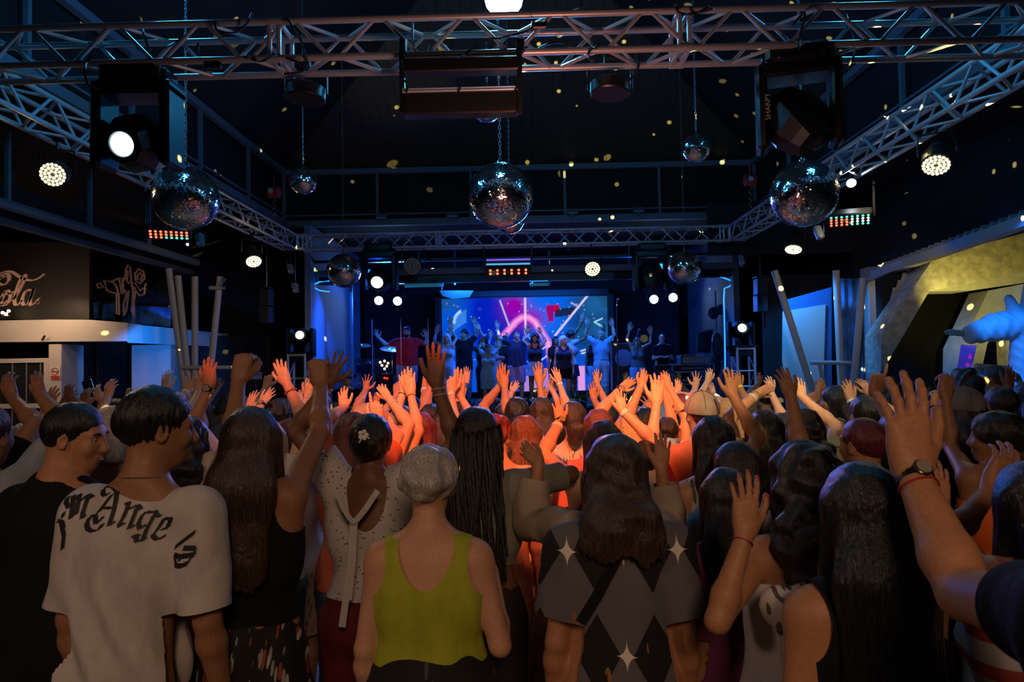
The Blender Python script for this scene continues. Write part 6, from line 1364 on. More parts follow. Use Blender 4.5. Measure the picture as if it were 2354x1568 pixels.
# ---------------------------------------------------------------- kiosk side of the crowd
P(dict(label='person at the edge with one arm bent up before the kiosk door', head=(-45, 935), Y=2.5, skin=2, l='down', r=(92, 908, .1, 78, 850, .03, 'open', (86, 1010)), top=('tee', K('stripe_grey', (.25, .28, .3)), {}), bottom=PB, hair=('short', 'dark')))
P(dict(label='person almost wholly outside the edge, thick arm with a ring raised', head=(-75, 950), Y=2.95, skin=2, l='down', r=(28, 915, .1, 10, 848, .0, 'relax', (45, 1000)), fat=1.1, top=('tee', BLK), bottom=PB, hair=('short', 'dark')))
P(dict(label='person in blue and grey stripes half hidden by the plain black T-shirt', head=(62, 975), Y=3.1, skin=1, r=(110, 942, .1, 128, 886, .02, 'open', (95, 1010)), l='down', top=('tee', STB), bottom=PT, hair=('short', 'grey')))
P(dict(label='person behind the cropped-hair man showing two dark red-lit hands', head=(160, 962), Y=3.7, skin=3, l=(142, 935, .1, 152, 918, .0, 'relax'), r=(164, 918, .1, 155, 884, .02, 'relax'), top=('tee', BLK), bottom=PB, hair=('short', 'black'), wear=(('l', 'cord', .02, (.5, .5, .5)),)))
PH = dict(label='person with curly dark hair holding up a phone near the kiosk', head=(272, 921), Y=4.6, skin=1, l=(196, 932, .1, 196, 902, .0, 'curl', (205, 990)), r='down', top=('tee', BLK), bottom=PT, hair=('curlyshort', 'black'))
P(PH)
P(dict(label='person raising two small pale hands with a red string bracelet', head=(240, 952), Y=4.0, skin=4, l=(234, 922, .1, 210, 882, .02, 'relax', (228, 970)), r=(248, 912, .1, 258, 879, .0, 'relax', (240, 960)), top=('tee', NVY), bottom=PT, hair=('short', 'dark'), wear=(('l', 'cord', .01, (.5, .03, .02)),)))
P(dict(label='person with shaggy silver hair and glasses turned sideways between the two near men', head=(268, 938), Y=2.95, skin=0, hyaw=-62, male=True, face=1, l='down', r='down', top=('tee', NVY, {'neck': .8}), bottom=PB, hair=('bob', 'grey', {'len': .10, 'w': .075, 'mk': '_silver'})))
P(dict(label='person whose curled fingers show just over the white-shirted boy, kiosk column behind', head=(318, 945), Y=4.1, skin=1, l=(308, 922, .1, 284, 896, .0, 'cup'), r='down', top=('tee', BLK), bottom=PB, hair=('short', 'dark')))
P(dict(label='person showing one flat pale hand before the blue kiosk column', head=(392, 938), Y=4.4, skin=4, l=(380, 896, .1, 382, 848, .02, 'open'), r='down', top=('tee', GRY), bottom=PT, hair=('long', 'dark')))
P(dict(label='person with white wristband, spread hand and a fist lifted under the slanted posts', head=(438, 934), Y=4.2, skin=0, l=(428, 903, .12, 442, 858, .02, 'wide', (405, 950)), r=(459, 900, .1, 461, 874, .0, 'fist', (462, 960)), top=('tee', K('cream', (0, 0, 0)), {'sleeve': .8}), bottom=PT, hair=('short', 'grey'), wear=(('l', 'band', .012, bandw), ('r', 'band', .006, gold))))
P(dict(label='person with wavy dark hair and cream top, red-lit arm wearing black watch', head=(428, 962), Y=3.15, skin=1, l='down', r=(482, 888, .15, 480, 817, .02, 'open', (458, 1000)), top=('tee', CRM, {'sleeve': .5}), bottom=('skirt', RED), hair=('wavy', 'dark', {'len': .3}), wear=(('r', 'watch', .02, blk3),), nails='dark'))
P(dict(label='person behind the brown straight hair, red-lit arm with a bead bracelet', head=(612, 968), Y=3.25, skin=4, l='down', r=(658, 880, .15, 636, 821, .03, 'open', (700, 980)), top=('tee', WHT, {'sleeve': .35}), bottom=PT, hair=('bob', 'grey', {'len': .12}), wear=(('r', 'beads', .06, (.4, .05, .04)),), nails='dark'))
P(dict(label='person reaching a glowing red hand with a dark watch sideways', head=(572, 958), Y=4.0, skin=4, l=(572, 938, .1, 584, 900, .02, 'open', (560, 1000)), r=(602, 928, .1, 632, 892, .03, 'open', (575, 985)), top=('tee', LBL), bottom=PT, hair=('bob', 'blonde', {'len': .1}), wear=(('r', 'watch', .012, blk3), ('l', 'band', .01, gold))))
P(dict(label='person with bushy curly black hair in front of the drum-side tower', head=(643, 924), Y=5.3, skin=2, l=(612, 890, .1, 617, 868, .0, 'point'), r='down', top=('tee', GRY), bottom=PT, hair=('curlyshort', 'black', {'th': .035, 'amp': .014})))
P(dict(label='person in a rosy white blouse with a bent wrist and gold bracelet', head=(668, 966), Y=3.7, skin=0, l=(694, 935, .12, 684, 905, .02, 'relax', (712, 1000)), r=(708, 912, .1, 711, 880, .0, 'relax', (712, 985)), top=('tee', K('white', (0, 0, 0)), {'sleeve': .6}), bottom=('skirt', FLR), hair=('bob', 'dark', {'len': .12}), wear=(('l', 'band', .01, gold),)))
P(dict(label='person with loose auburn hair, a red-lit hand with one raised finger', head=(812, 952), Y=3.35, skin=4, l=(790, 938, .1, 786, 890, .02, 'open', (770, 1000)), r=(867, 968, .1, 863, 915, .0, 'point', (880, 1020)), top=('tee', CORAL), bottom=PT, hair=('long', 'auburn', {'len': .34, 'w': .10})))
P(dict(label='person with a streaked blonde bob and small spread hand before the drums', head=(832, 930), Y=5.0, skin=1, l=(841, 897, .1, 843, 868, .0, 'wide', (826, 930)), r=(862, 935, .1, 868, 905, .0, 'relax'), top=('tee', PINK), bottom=PT, hair=('bob', 'blonde', {'len': .12, 'w': .085})))
P(dict(label='person behind the bun, bent forearm with silver bangles and a ring', head=(846, 968), Y=3.7, skin=4, l='down', r=(893, 916, .12, 872, 884, .02, 'relax', (918, 985)), top=('tank', BLK), bottom=PT, hair=('long', 'dark', {'len': .2}), wear=(('r', 'cord', .05, (.6, .6, .6)), ('r', 'cord', .06, (.6, .6, .6)))))
P(dict(label='person holding a phone up in front of the drummer area', head=(925, 935), Y=5.6, skin=0, l=(912, 908, .1, 912, 882, .0, 'curl'), r='down', top=('tee', JEAN), bottom=PT, hair=('short', 'brown')))
P(dict(label='person with both bright orange arms joined straight up beside the bun', head=(872, 985), Y=3.2, skin=4, l=(928, 900, .2, 926, 850, .0, 'open', (895, 1010)), r=(944, 905, .16, 940, 843, .02, 'flat', (962, 1010)), top=('tank', BLK), bottom=PT, hair=('short', 'dark'), wear=(('r', 'beads', .01, (.55, .2, .1)), ('l', 'cord', .02, blk3))))
P(dict(label='person with straight dark red hair behind the raised brown arm', head=(967, 951), Y=3.9, skin=4, l='down', r=(996, 1008, .1, 990, 962, .02, 'open', (1010, 1060)), top=('tee', WINE), bottom=PT, hair=('long', 'wine', {'len': .4, 'w': .10})))
P(dict(label='person with a plain dark crown just over the straight dark red hair', head=(988, 931), Y=5.0, skin=1, l=(976, 892, .1, 981, 858, .0, 'relax', (968, 940)), r=(990, 888, .1, 993, 866, .0, 'relax', (995, 935)), top=('tee', BLK), bottom=PT, hair=('short', 'black'), wear=(('l', 'band', .01, (.2, .35, .5)), ('l', 'band', .04, bandw))))
P(dict(label='person pointing upward with pale banded wrist beside the braids', head=(1020, 952), Y=4.0, skin=4, l=(1037, 902, .15, 1038, 858, .0, 'point', (1045, 985)), r=(1056, 908, .15, 1056, 845, .0, 'flat', (1068, 985)), top=('tee', LBL), bottom=PT, hair=('bob', 'brown', {'len': .1}), wear=(('l', 'band', .01, bandw), ('r', 'cord', .015, (.6, .45, .3)))))
P(dict(label='person with a blue scrunchie on a raised wrist in front of the stage plants', head=(1058, 925), Y=5.2, skin=4, l='down', r=(1072, 880, .1, 1074, 842, .0, 'flat', (1060, 935)), top=('tee', WHT), bottom=PT, hair=('short', 'dark'), wear=(('r', 'band', .02, (.03, .12, .4)), ('r', 'band', .04, (.03, .12, .4)))))
# ---------------------------------------------------------------- middle of the crowd
P(dict(label='person with sleek black hair tied by a pink band, arms joined overhead', head=(1188, 916), Y=4.6, skin=1, l=(1152, 884, .1, 1152, 834, .0, 'flat', (1128, 940)), r=(1160, 890, .1, 1158, 842, .0, 'flat', (1180, 935)), top=('tee', STB, {'sleeve': .5}), bottom=PT, hair=('pony', 'black', {'ph': .0})))
P(dict(label='person with short curly reddish hair and a cream collar, ear showing', head=(1140, 957), Y=3.55, skin=4, male=True, hyaw=-30, l='down', r='down', top=('tee', CRM, {'neck': .8}), bottom=('pants', BEI), hair=('curlyshort', 'red', {'amp': .006, 'mk': '_c'})))
P(dict(label='person with long light brown hair, a spread glowing hand lifted before it', head=(1206, 959), Y=3.6, skin=4, l='down', r=(1214, 1024, -.12, 1207, 972, .02, 'wide', (1245, 1080)), top=('long', K('shirt_cream', (.62, .52, .42)), {'sease': .02, 'ease': .02, 'hem': .5}), bottom=('pants', K('sand', (.5, .42, .32)), {'loose': .015}), hair=('long', 'lightbrown', {'len': .34, 'w': .105})))
P(dict(label='person with long ash-brown hair and a black sleeve, two brown arms crossed upward', head=(1246, 916), Y=4.8, skin=1, l=(1240, 880, .1, 1234, 831, .0, 'open', (1232, 960)), r=(1246, 928, .0, 1256, 888, .0, 'flat', (1235, 1000)), top=('tee', BLK), bottom=PT, hair=('long', 'brown', {'len': .36, 'w': .10, 'mk': '_ash'})))
P(dict(label='person with banded wrist and tilted orange palm at the centre', head=(1292, 938), Y=5.2, skin=4, l=(1272, 902, .1, 1264, 876, .0, 'open', (1280, 940)), r=(1286, 880, .1, 1275, 842, .0, 'open', (1300, 925)), top=('tee', WHT), bottom=PT, hair=('short', 'brown'), wear=(('r', 'band', .012, bandw), ('r', 'cord', .003, blk3))))
P(dict(label='person whose small red-lit hand with a red band tilts before the purple shorts', head=(1158, 928), Y=5.6, skin=4, l='down', r=(1176, 902, .1, 1193, 877, .0, 'relax', (1170, 935)), top=('tee', CORAL), bottom=PT, hair=('short', 'dark'), wear=(('r', 'band', .01, (.6, .1, .08)),)))
P(dict(label='person with a brown ponytail held by a pearl clip', head=(1318, 926), Y=4.3, skin=4, l='down', r='down', top=('tee', FLR), bottom=PT, hair=('pony', 'brown', {'ph': -.01, 'len': .4, 'tw': 1.1, 'mk': '_pony'})))
P(dict(label='person with dark hair, coral straps, glowing arm with watch and white band', head=(1388, 972), Y=3.05, skin=4, l=(1288, 968, .1, 1279, 912, .02, 'open', (1225, 1060)), r='down', top=('tank', CORAL, {'scoop': 1.1}), bottom=PT, hair=('long', 'dark', {'len': .3}), wear=(('l', 'watch', .008, blk3), ('l', 'band', .045, bandw))))
P(dict(label='person with a round dark auburn crop behind the teal hair clip', head=(1376, 944), Y=3.7, skin=4, male=True, l='down', r='down', top=('tee', PINK), bottom=PT, hair=('short', 'auburn', {'line': -.02})))
P(dict(label='person lifting a single brown hand before the light-blue trousers on stage', head=(1392, 940), Y=4.6, skin=1, l=(1365, 918, .1, 1360, 876, .0, 'open', (1385, 955)), r='down', top=('tee', WHT), bottom=PT, hair=('short', 'dark')))
P(dict(label='person showing a bright-palmed hand before the bearded man on stage', head=(1400, 932), Y=5.6, skin=0, l=(1372, 882, .1, 1369, 848, .0, 'open', (1385, 930)), r='down', top=('tee', GRN), bottom=PT, hair=('short', 'dark')))
P(dict(label='person making a heart with both hands over the head, watch on one wrist', head=(1445, 955), Y=3.6, skin=0, l=(1428, 893, .12, 1462, 868, .02, 'relax', (1385, 960)), r=(1474, 888, .12, 1484, 856, .0, 'cup', (1440, 960)), top=('tee', LBL), bottom=PT, hair=('bob', 'blonde', {'len': .1}), wear=(('l', 'watch', .01, blk3), ('r', 'cord', .01, (.6, .6, .6)))))
P(dict(label='person with an orange ringed hand and broad white wristband, elbow bent outward', head=(1432, 1012), Y=2.95, skin=4, l='down', r=(1430, 945, .12, 1424, 893, .03, 'open', (1492, 1040)), top=('tee', CRM), bottom=PT, hair=('long', 'dark'), wear=(('r', 'band', .012, bandw),)))
P(dict(label='person with neat dark hair making a V with two fingers', head=(1482, 941), Y=4.3, skin=1, l='down', r=(1500, 948, .1, 1486, 915, .0, 'wide'), top=('tee', LBL), bottom=PT, hair=('long', 'black', {'len': .2})))
P(dict(label='person whose red-lit arm and open palm rise before the keyboard', head=(1483, 1018), Y=3.0, skin=4, l='down', r=(1510, 926, .15, 1512, 856, .03, 'open', (1488, 1030), (0, 1, 0)), top=('tee', RED), bottom=PT, hair=('short', 'dark')))
P(dict(label='person in a white tee with both arms curved overhead, hands meeting', head=(1532, 962), Y=3.8, skin=0, l=(1527, 905, .1, 1517, 862, .0, 'flat', (1525, 970)), r=(1536, 890, .1, 1531, 861, .0, 'relax', (1575, 950)), top=('tee', WHT, {'sleeve': .4}), bottom=PT, hair=('short', 'dark')))
P(dict(label='person with beaded wine-coloured braids and a grey tank top', head=(1566, 908), Y=4.3, skin=0, l='down', r=(1557, 905, .3, 1562, 870, .0, 'relax', (1590, 930)), top=('tank', GRY), bottom=PT, hair=('pony', 'wine', {'ph': .02}), wear=(('r', 'band', .01, bandw),)))
P(dict(label='person in a faded beige cap worn over short hair, coral shirt', head=(1613, 905), Y=3.55, skin=4, male=True, hyaw=10, l='down', r='down', top=('tee', CORAL, {'ease': .02}), bottom=PT, hair=('short', 'brown', {'th': .002, 'line': -.035}), cap={'m': K('cap_beige', (.40, .34, .28)), 'c': (.4, .34, .28), 'brim': 1}))
P(dict(label='person showing a pale hand left of the beige cap, under the flight case', head=(1590, 925), Y=4.9, skin=0, l='down', r=(1599, 890, .1, 1604, 854, .0, 'wide', (1592, 930)), top=('tee', GRY), bottom=PT, hair=('short', 'black')))
P(dict(label='person with two hands close together right behind the beige cap', head=(1640, 928), Y=4.7, skin=4, l=(1627, 878, .1, 1632, 848, .0, 'relax', (1615, 920)), r=(1640, 905, .1, 1632, 880, .0, 'relax', (1655, 935)), top=('tee', WHT), bottom=PT, hair=('bob', 'blonde', {'len': .1})))
P(dict(label='person with long glossy black hair and white floral dress, large orange hand high', head=(1640, 961), Y=3.0, skin=1, l='down', r=(1684, 910, .12, 1680, 842, .03, 'open', (1715, 1010)), top=('tank', FLW, {'hem': .35}), hair=('long', 'black', {'len': .42, 'w': .10, 'mk': '_glossy'})))
P(dict(label='person with straight pale blonde hair glowing orange', head=(1672, 918), Y=4.1, skin=4, l=(1660, 985, .0, 1652, 928, .0, 'open', (1655, 1040)), r='down', top=('tee', BLK), bottom=PT, hair=('long', 'blonde', {'len': .42})))
P(dict(label='person with a yellow band on a raised wrist by the record-side tower', head=(1722, 922), Y=4.5, skin=2, l=(1699, 890, .1, 1694, 858, .0, 'relax', (1700, 950)), r='down', top=('tee', GRY), bottom=PT, hair=('curlyshort', 'dark'), wear=(('l', 'band', .01, (.6, .5, .05)),)))
P(dict(label='person with white grid-striped shirt, bright arm with stacked bracelets bent overhead', head=(1757, 947), Y=3.4, skin=4, l=(1742, 905, .1, 1782, 885, .02, 'relax', (1700, 985)), r='down', top=('tee', STC, {'sleeve': .5}), bottom=PT, hair=('long', 'black', {'len': .3, 'mk': '_side'}), wear=(('l', 'cord', .01, (.65, .6, .5)), ('l', 'band', .05, bandw), ('l', 'cord', .02, gold))))
P(dict(label='person in a black sleeve, pale forearm raised before the projection sheet', head=(1800, 952), Y=3.9, skin=4, l=(1772, 902, .1, 1765, 862, .0, 'relax', (1790, 965)), r='down', top=('tee', BLK, {'sleeve': .6}), bottom=PT, hair=('short', 'dark'), beard='dark', face=1, hyaw=60))
P(dict(label='person in a rose-striped blouse behind the big curly head, brown arm thrust high', head=(1890, 1052), Y=2.55, skin=2, l=(1818, 910, .15, 1794, 843, .03, 'open', (1845, 1040)), r='down', top=('tee', STW, {'sleeve': .4}), bottom=PT, hair=('short', 'dark')))
P(dict(label='person with dark curls, yellow-white sleeve and one slim pale hand high', head=(1852, 946), Y=3.55, skin=4, l='down', r=(1845, 915, .1, 1840, 866, .02, 'open', (1915, 985)), top=('tee', stripes('cloth_stripe_yellow', (.62, .60, .30), (.15, .13, .08), .07, 2, .1), {'sleeve': .5}), bottom=PT, hair=('wavy', 'dark', {'len': .16, 'mk': '_w'})))
P(dict(label='person in profile with arms arched forward before the blue drapes, white strap', head=(1925, 888), Y=5.0, skin=2, yaw=60, l=(1880, 900, .1, 1888, 876, .0, 'relax', (1890, 935)), r=(1893, 905, -.1, 1884, 880, .0, 'relax', (1900, 945)), top=('tank', WHT), bottom=PT, hair=('long', 'black', {'len': .4})))
P(dict(label='person with dark hair, ringed hand, white band and round watch lifted', head=(1992, 912), Y=3.9, skin=0, l=(1957, 922, .1, 1943, 870, .02, 'open', (1965, 990)), r=(2000, 905, .1, 1985, 880, .0, 'cup'), top=('tee', BLK), bottom=PT, hair=('short', 'black'), nails='red', wear=(('l', 'band', .006, bandw), ('l', 'watch', .03, blk3))))
P(dict(label='person behind the close hand, dark finger pointing up beside the grey column', head=(2062, 955), Y=3.0, skin=2, l=(2010, 905, .1, 2029, 832, .0, 'point', (2040, 985)), r='down', top=('tee', BLK), bottom=PB, hair=('short', 'black')))
# ---------------------------------------------------------------- statue side
P(dict(label='person with a bushy dark head beneath the purple panel', head=(2220, 858), Y=5.2, skin=2, l='down', r='down', top=('tee', BLK), bottom=PB, hair=('curlyshort', 'black', {'th': .04, 'amp': .015})))
P(dict(label='person in a bright green patterned top standing by the white square frame', head=(2288, 842), Y=6.3, skin=2, hyaw=30, l='down', r=(2345, 880, .1, 2338, 858, .0, 'relax'), top=('tee', leaf_print('cloth_green_print', (.10, .34, .22), [(.35, .35, .05), (.05, .2, .3)], 12)), bottom=PB, hair=('short', 'brown')))
P(dict(label='person in a dark green shirt, dark flat hand raised against the statue robe', head=(2302, 892), Y=4.3, skin=3, l='down', r=(2320, 890, .1, 2325, 840, .0, 'flat', (2330, 960)), top=('tee', K('bottle_green', (.03, .07, .03))), bottom=PB, hair=('short', 'black')))
P(dict(label='person in a rosy top beside the statue, partly cut by the edge', head=(2365, 880), Y=5.0, skin=2, l='down', r='down', top=('tee', PINK), bottom=PB, hair=('long', 'dark')))
P(dict(label='person in dark clothes with a tied bun at the edge below the statue', head=(2350, 985), Y=2.9, skin=2, l='down', r='down', top=('tee', BLK), bottom=PB, hair=('bun', 'lightbrown', {'pos': (0, -.07, .07)})))
# by the stage foot
P(dict(label='person with cropped hair in black looking down beside the drum kit', head=(797, 858), Y=12.6, skin=0, male=True, yaw=-150, hpitch=-30, l='down', r='front', top=('tee', BLK, {'sleeve': .6}), bottom=PB, hair=('short', 'dark')))
for k, (hx, hy, yy, hc_, lab) in enumerate(((740, 905, 7.2, 'dark', 'far person by the drum-side rope light, arms lifted'), 
        (1455, 893, 7.6, 'brown', 'far brown-haired person before the singer'), (1545, 890, 7.8, 'black', 'far black-haired person before the keyboard'), (1760, 895, 7.0, 'dark', 'far person by the projection sheet, dark hair'), (520, 905, 7.4, 'brown', 'far brown-haired person under the slanted posts'))):
    P(dict(label=lab, head=(hx, hy), Y=yy, skin=k % 3, l=(hx-14-k % 3*3, hy-14, .1, hx-17, hy-37, 0, 'open'), r=(hx+15, hy-12+k % 2*4, .1, hx+18, hy-34, 0, 'open') if k % 3 else 'down', top=('tee', (GRY, WHT, LBL, BLK)[k % 4]), bottom=PT, hair=('short' if k % 2 else 'bob', hc_, {'len': .1})))
# ---------------------------------------------------------------- performers on the stage
def S(**k):
    k.setdefault('z0', SZ); k.setdefault('yaw', 180); k.setdefault('h', .0105); k.setdefault('hh', .006); k.setdefault('face', 1); k.setdefault('group', 'performers on the stage'); k['face'] = k['face'] or None; return P(k)
SL_ = lambda wx, wy, tx, ty, ex=None, pose='open', dy=-.08: (wx, wy, dy, tx, ty, -.02, pose, ex) if ex else (wx, wy, dy, tx, ty, -.02, pose)
S(label='performer in a red T-shirt and light shorts, arms held out wide', head=(935, 752), Y=15.0, male=True, fat=1.25, skin=0, beard='dark', belly=1.0, r=SL_(871, 777, 860, 757, (893, 797), 'wide'), l=SL_(980, 776, 977, 752, (990, 800), 'wide'), top=('tee', RED, {'loose': .02}), bottom=('shorts', LBL, {'len': .95, 'loose': .02}), hair=('short', 'dark'))
S(label='performer in a silver top and glasses with both arms up', head=(1027, 767), Y=15.0, skin=0, face='smile', glasses=(.4, .4, .1), r=SL_(1003, 765, 1009, 741, (996, 790)), l=SL_(1038, 758, 1036, 736, (1050, 790)), top=('tank', SILV), bottom=('shorts', LBL, {'len': .9}), hair=('bob', 'white', {'len': .1}))
S(label='performer in a black long-cut T-shirt with a dark fringe, arms high', head=(1066, 758), Y=15.5, male=True, skin=1, hyaw=-30, r=SL_(1035, 744, 1033, 725, (1030, 770)), l=SL_(1090, 745, 1092, 726, (1093, 775)), top=('tee', BLK, {'hem': .45, 'loose': .02}), bottom=PT, hair=('short', 'black', {'th': .024}))
S(label='performer in dark clothes smiling behind the boy, palms forward', head=(1110, 779), Y=15.6, skin=0, face='smile', r=SL_(1081, 785, 1080, 766, (1068, 806)), l=SL_(1102, 758, 1096, 738, (1115, 780)), top=('long', BLK, {'sleeve': 1.1}), bottom=PB, hair=('bob', 'dark', {'len': .12}))
S(label='child performer in a light blue T-shirt and shorts reaching up', head=(1122, 792), Y=14.2, skin=0, r=SL_(1107, 786, 1112, 770, (1096, 806)), l=SL_(1142, 783, 1140, 768, (1156, 812)), top=('tee', LBL, {'loose': .03, 'hem': .42}), bottom=('shorts', LBL, {'len': 1.0, 'loose': .03}), hair=('short', 'dark'))
S(label='performer with blond ponytail half hidden behind the boy, pale palms', head=(1146, 782), Y=16.2, skin=4, face='smile', r=SL_(1128, 775, 1126, 757), l=SL_(1166, 778, 1164, 762), top=('tee', PINK), bottom=PT, hair=('bob', 'blonde', {'len': .15}))
S(label='performer in a dark polo and mauve shorts, one arm flung outward', head=(1187, 760), Y=15.0, male=True, skin=0, fat=1.1, face='smile', hroll=8, r=SL_(1144, 755, 1139, 736, (1152, 780)), l=SL_(1213, 765, 1214, 745), top=('tee', NVY, {'loose': .015}), bottom=('shorts', K('mauve', (.42, .28, .42)), {'len': .95, 'loose': .02}), hair=('short', 'brown'))
S(label='performer with a big dark curly bob, dark crop top and pale skirt, elbows out', head=(1229, 767), Y=14.6, skin=1, face='smile', r=SL_(1210, 766, 1216, 747, (1186, 793), 'flat'), l=SL_(1244, 766, 1238, 750, (1266, 792), 'flat'), top=('tank', NVY, {'hem': .6, 'scoop': .6}), bottom=('skirt', LBL, {'hem': .4, 'flare': .06, 'waist': .62}), hair=('wavy', 'black', {'len': .14, 'w': .10, 'th': .03, 'amp': .012}))
S(label='performer in shadow with straight dark hair behind the grey-haired singer', head=(1278, 774), Y=16.0, skin=2, r='down', l='down', top=('tee', BLK), bottom=PB, hair=('long', 'black', {'len': .3}))
S(label='performer with a short silver bob and navy tank top, looking aside, arms down', head=(1295, 772), Y=14.7, skin=4, hyaw=35, fat=1.15, face='smile', r='down', l='down', top=('tank', NVY, {'scoop': .7, 'hem': .5}), bottom=('shorts', BLK, {'len': .6}), hair=('bob', 'white', {'len': .11, 'mk': '_s'}))
S(label='performer with frizzy black hair, back half turned, arms stretched up together', head=(1312, 761), Y=15.2, skin=2, yaw=-60, face=0, l=SL_(1337, 740, 1339, 716, (1322, 770)), r=SL_(1351, 755, 1353, 736, (1345, 775)), top=('tee', LBL, {'sleeve': .4}), bottom=('skirt', NVY, {'hem': .36, 'flare': .05}), hair=('curlyshort', 'black', {'th': .035, 'amp': .016}))
S(label='performer, bald with grey beard, sky-blue shirt and white trousers, arms up', head=(1381, 759), Y=15.4, male=True, skin=0, beard='grey', r=SL_(1350, 748, 1346, 727, (1352, 778)), l=SL_(1408, 750, 1406, 726, (1418, 782)), top=('tee', K('sky', (.28, .52, .66)), {'hem': .58, 'neck': 1.1}), bottom=('pants', K('pale_trouser', (.5, .58, .62)), {'waist': .6}), hair=('short', 'grey', {'th': -.004, 'line': .01}))
S(label='performer in black vest half hidden behind the bearded man, dark hand spread', head=(1364, 772), Y=16.3, skin=3, r='down', l=SL_(1389, 762, 1389, 742), top=('tank', BLK), bottom=('pants', LBL), hair=('short', 'black'))
S(label='singer with long fair hair in a grey tank, both hands high by the microphone', head=(1464, 777), Y=15.6, skin=0, hpitch=6, r=SL_(1447, 760, 1447, 736, (1440, 790)), l=SL_(1496, 768, 1495, 742, (1496, 795)), top=('tank', GRY, {'hem': .5, 'scoop': .8}), bottom=('shorts', LBL, {'len': .9, 'loose': .02}), hair=('long', 'lightbrown', {'len': .3, 'back': .02}))
S(label='performer in black with a shaved head bending over the gear table', head=(1521, 769), Y=15.4, male=True, skin=0, hpitch=-18, fat=1.15, r='front', l='front', top=('tee', BLK, {'sleeve': .7}), bottom=PB, hair=('short', 'grey', {'th': -.004, 'line': .01, 'mk': '_b'}))
S(label='performer in black barely visible behind the dark polo', head=(1160, 772), Y=16.2, skin=3, r='down', l='down', face=0, top=('tee', BLK), bottom=PB, hair=('short', 'black'))
# ---------------------------------------------------------------- things worn or held, and lettering
def hit(sp, part, px, py):
    o = [c_ for c_ in sp['_t'].children if c_.name.split('.')[0] == part][0]
    if '_bvh' not in sp: sp['_bvh'] = {}
    if part not in sp['_bvh']:
        me = o.data; sp['_bvh'][part] = BVHTree.FromPolygons([v.co[:] for v in me.vertices], [tuple(p.vertices) for p in me.polygons])
    off = sp['_root']; d = ray(px, py); r_ = sp['_bvh'][part].ray_cast(Vector(CAM-off), Vector(nrm(d)))
    return (None, None) if r_[0] is None else (np.array(r_[0])+off, np.array(r_[1]))
def on_shirt(sp, part, off=.002):
    last = [None]
    def f(px, py, th):
        p, n = hit(sp, part, px, py)
        if p is None: p, n = last[0] if last[0] else (W(px, py, sp['Y']), np.array([0, -1., 0]))
        last[0] = (p, n); d = nrm(CAM-p); return p+d*(off+th)
    return f
def refine(sts, step=7):
    out = []
    for st in sts:
        P_ = np.array(st, float); Q = [P_[0]]
        for i in range(len(P_)-1):
            n = max(1, int(np.linalg.norm(P_[i+1]-P_[i])/step)); Q += [P_[i]+(P_[i+1]-P_[i])*(j+1)/n for j in range(n)]
        out.append(Q)
    return out
def pen(sp, part, name, sts, w, ang, m, parent):
    b = nib_strokes(refine(sts), w, ang, on_shirt(sp, part), .002); return b.build(name, m, parent, fix=False)
shirt = [c_ for c_ in F2['_t'].children if c_.name.split('.')[0] == 'shirt'][0]; INK = mat('black_print', (.01, .01, .01), .7)
zc = lambda L: [[(100+x/5.885, 1080+y/5.885) for x, y in st] for st in L]
GOTH = zc([[(398, 242), (388, 270)], [(332, 362), (305, 430), (338, 515)], [(402, 345), (392, 480), (365, 655)], [(492, 335), (462, 470), (432, 605)], [(612, 335), (575, 440), (535, 560), (520, 650), (575, 605)], [(408, 420), (480, 330)], [(505, 420), (590, 335)], [(610, 340), (665, 372)],
 [(880, 312), (840, 350), (805, 320), (812, 262), (870, 226), (940, 235), (990, 300), (975, 420), (945, 560), (900, 700), (885, 750), (970, 695)], [(1000, 330), (1060, 270)], [(925, 330), (820, 470), (735, 580)], [(775, 520), (840, 512), (920, 520)],
 [(815, 632), (765, 672), (715, 725), (700, 660), (690, 610), (630, 635), (585, 720), (600, 800), (670, 832), (750, 800), (792, 735)],
 [(1090, 470), (1145, 440), (1130, 520), (1080, 640), (1030, 720), (1025, 770)], [(1030, 735), (1090, 735)], [(1150, 530), (1220, 500), (1270, 480), (1315, 535)], [(1262, 510), (1230, 600), (1190, 700), (1155, 790), (1240, 745)],
 [(1440, 575), (1370, 575), (1320, 640), (1285, 720), (1300, 800)], [(1430, 580), (1505, 560), (1530, 610), (1575, 630)], [(1500, 600), (1450, 700), (1395, 800), (1360, 890), (1335, 955)], [(1395, 905), (1330, 960)], [(1290, 900), (1240, 880), (1185, 918)], [(1240, 890), (1262, 970), (1300, 950)], [(1305, 790), (1390, 740)],
 [(1635, 650), (1590, 730), (1530, 820), (1480, 880), (1530, 940), (1600, 915), (1655, 880)], [(1640, 660), (1715, 665), (1690, 740), (1665, 790), (1600, 800)]])
pen(F2, 'shirt', 'gothic_lettering', GOTH, 13.5, -0.50, INK, shirt)
pen(F2, 'shirt', 'sleeve_lettering', zc([[(2050, 840), (1900, 950), (1775, 1050)], [(1890, 1060), (1970, 1060), (2050, 1070), (2045, 1140), (1950, 1160), (1840, 1175), (1765, 1150)], [(1775, 1170), (1790, 1290), (1860, 1300), (1950, 1260), (2030, 1120)], [(1820, 1240), (1900, 1130)]]), 13, -1.2, INK, shirt)
pen(F2, 'shirt', 'far_sleeve_lettering', [[(128, 1196), (142, 1200), (146, 1215)], [(140, 1200), (146, 1230), (143, 1262)], [(146, 1178), (143, 1190)]], 12, -0.7, INK, shirt)
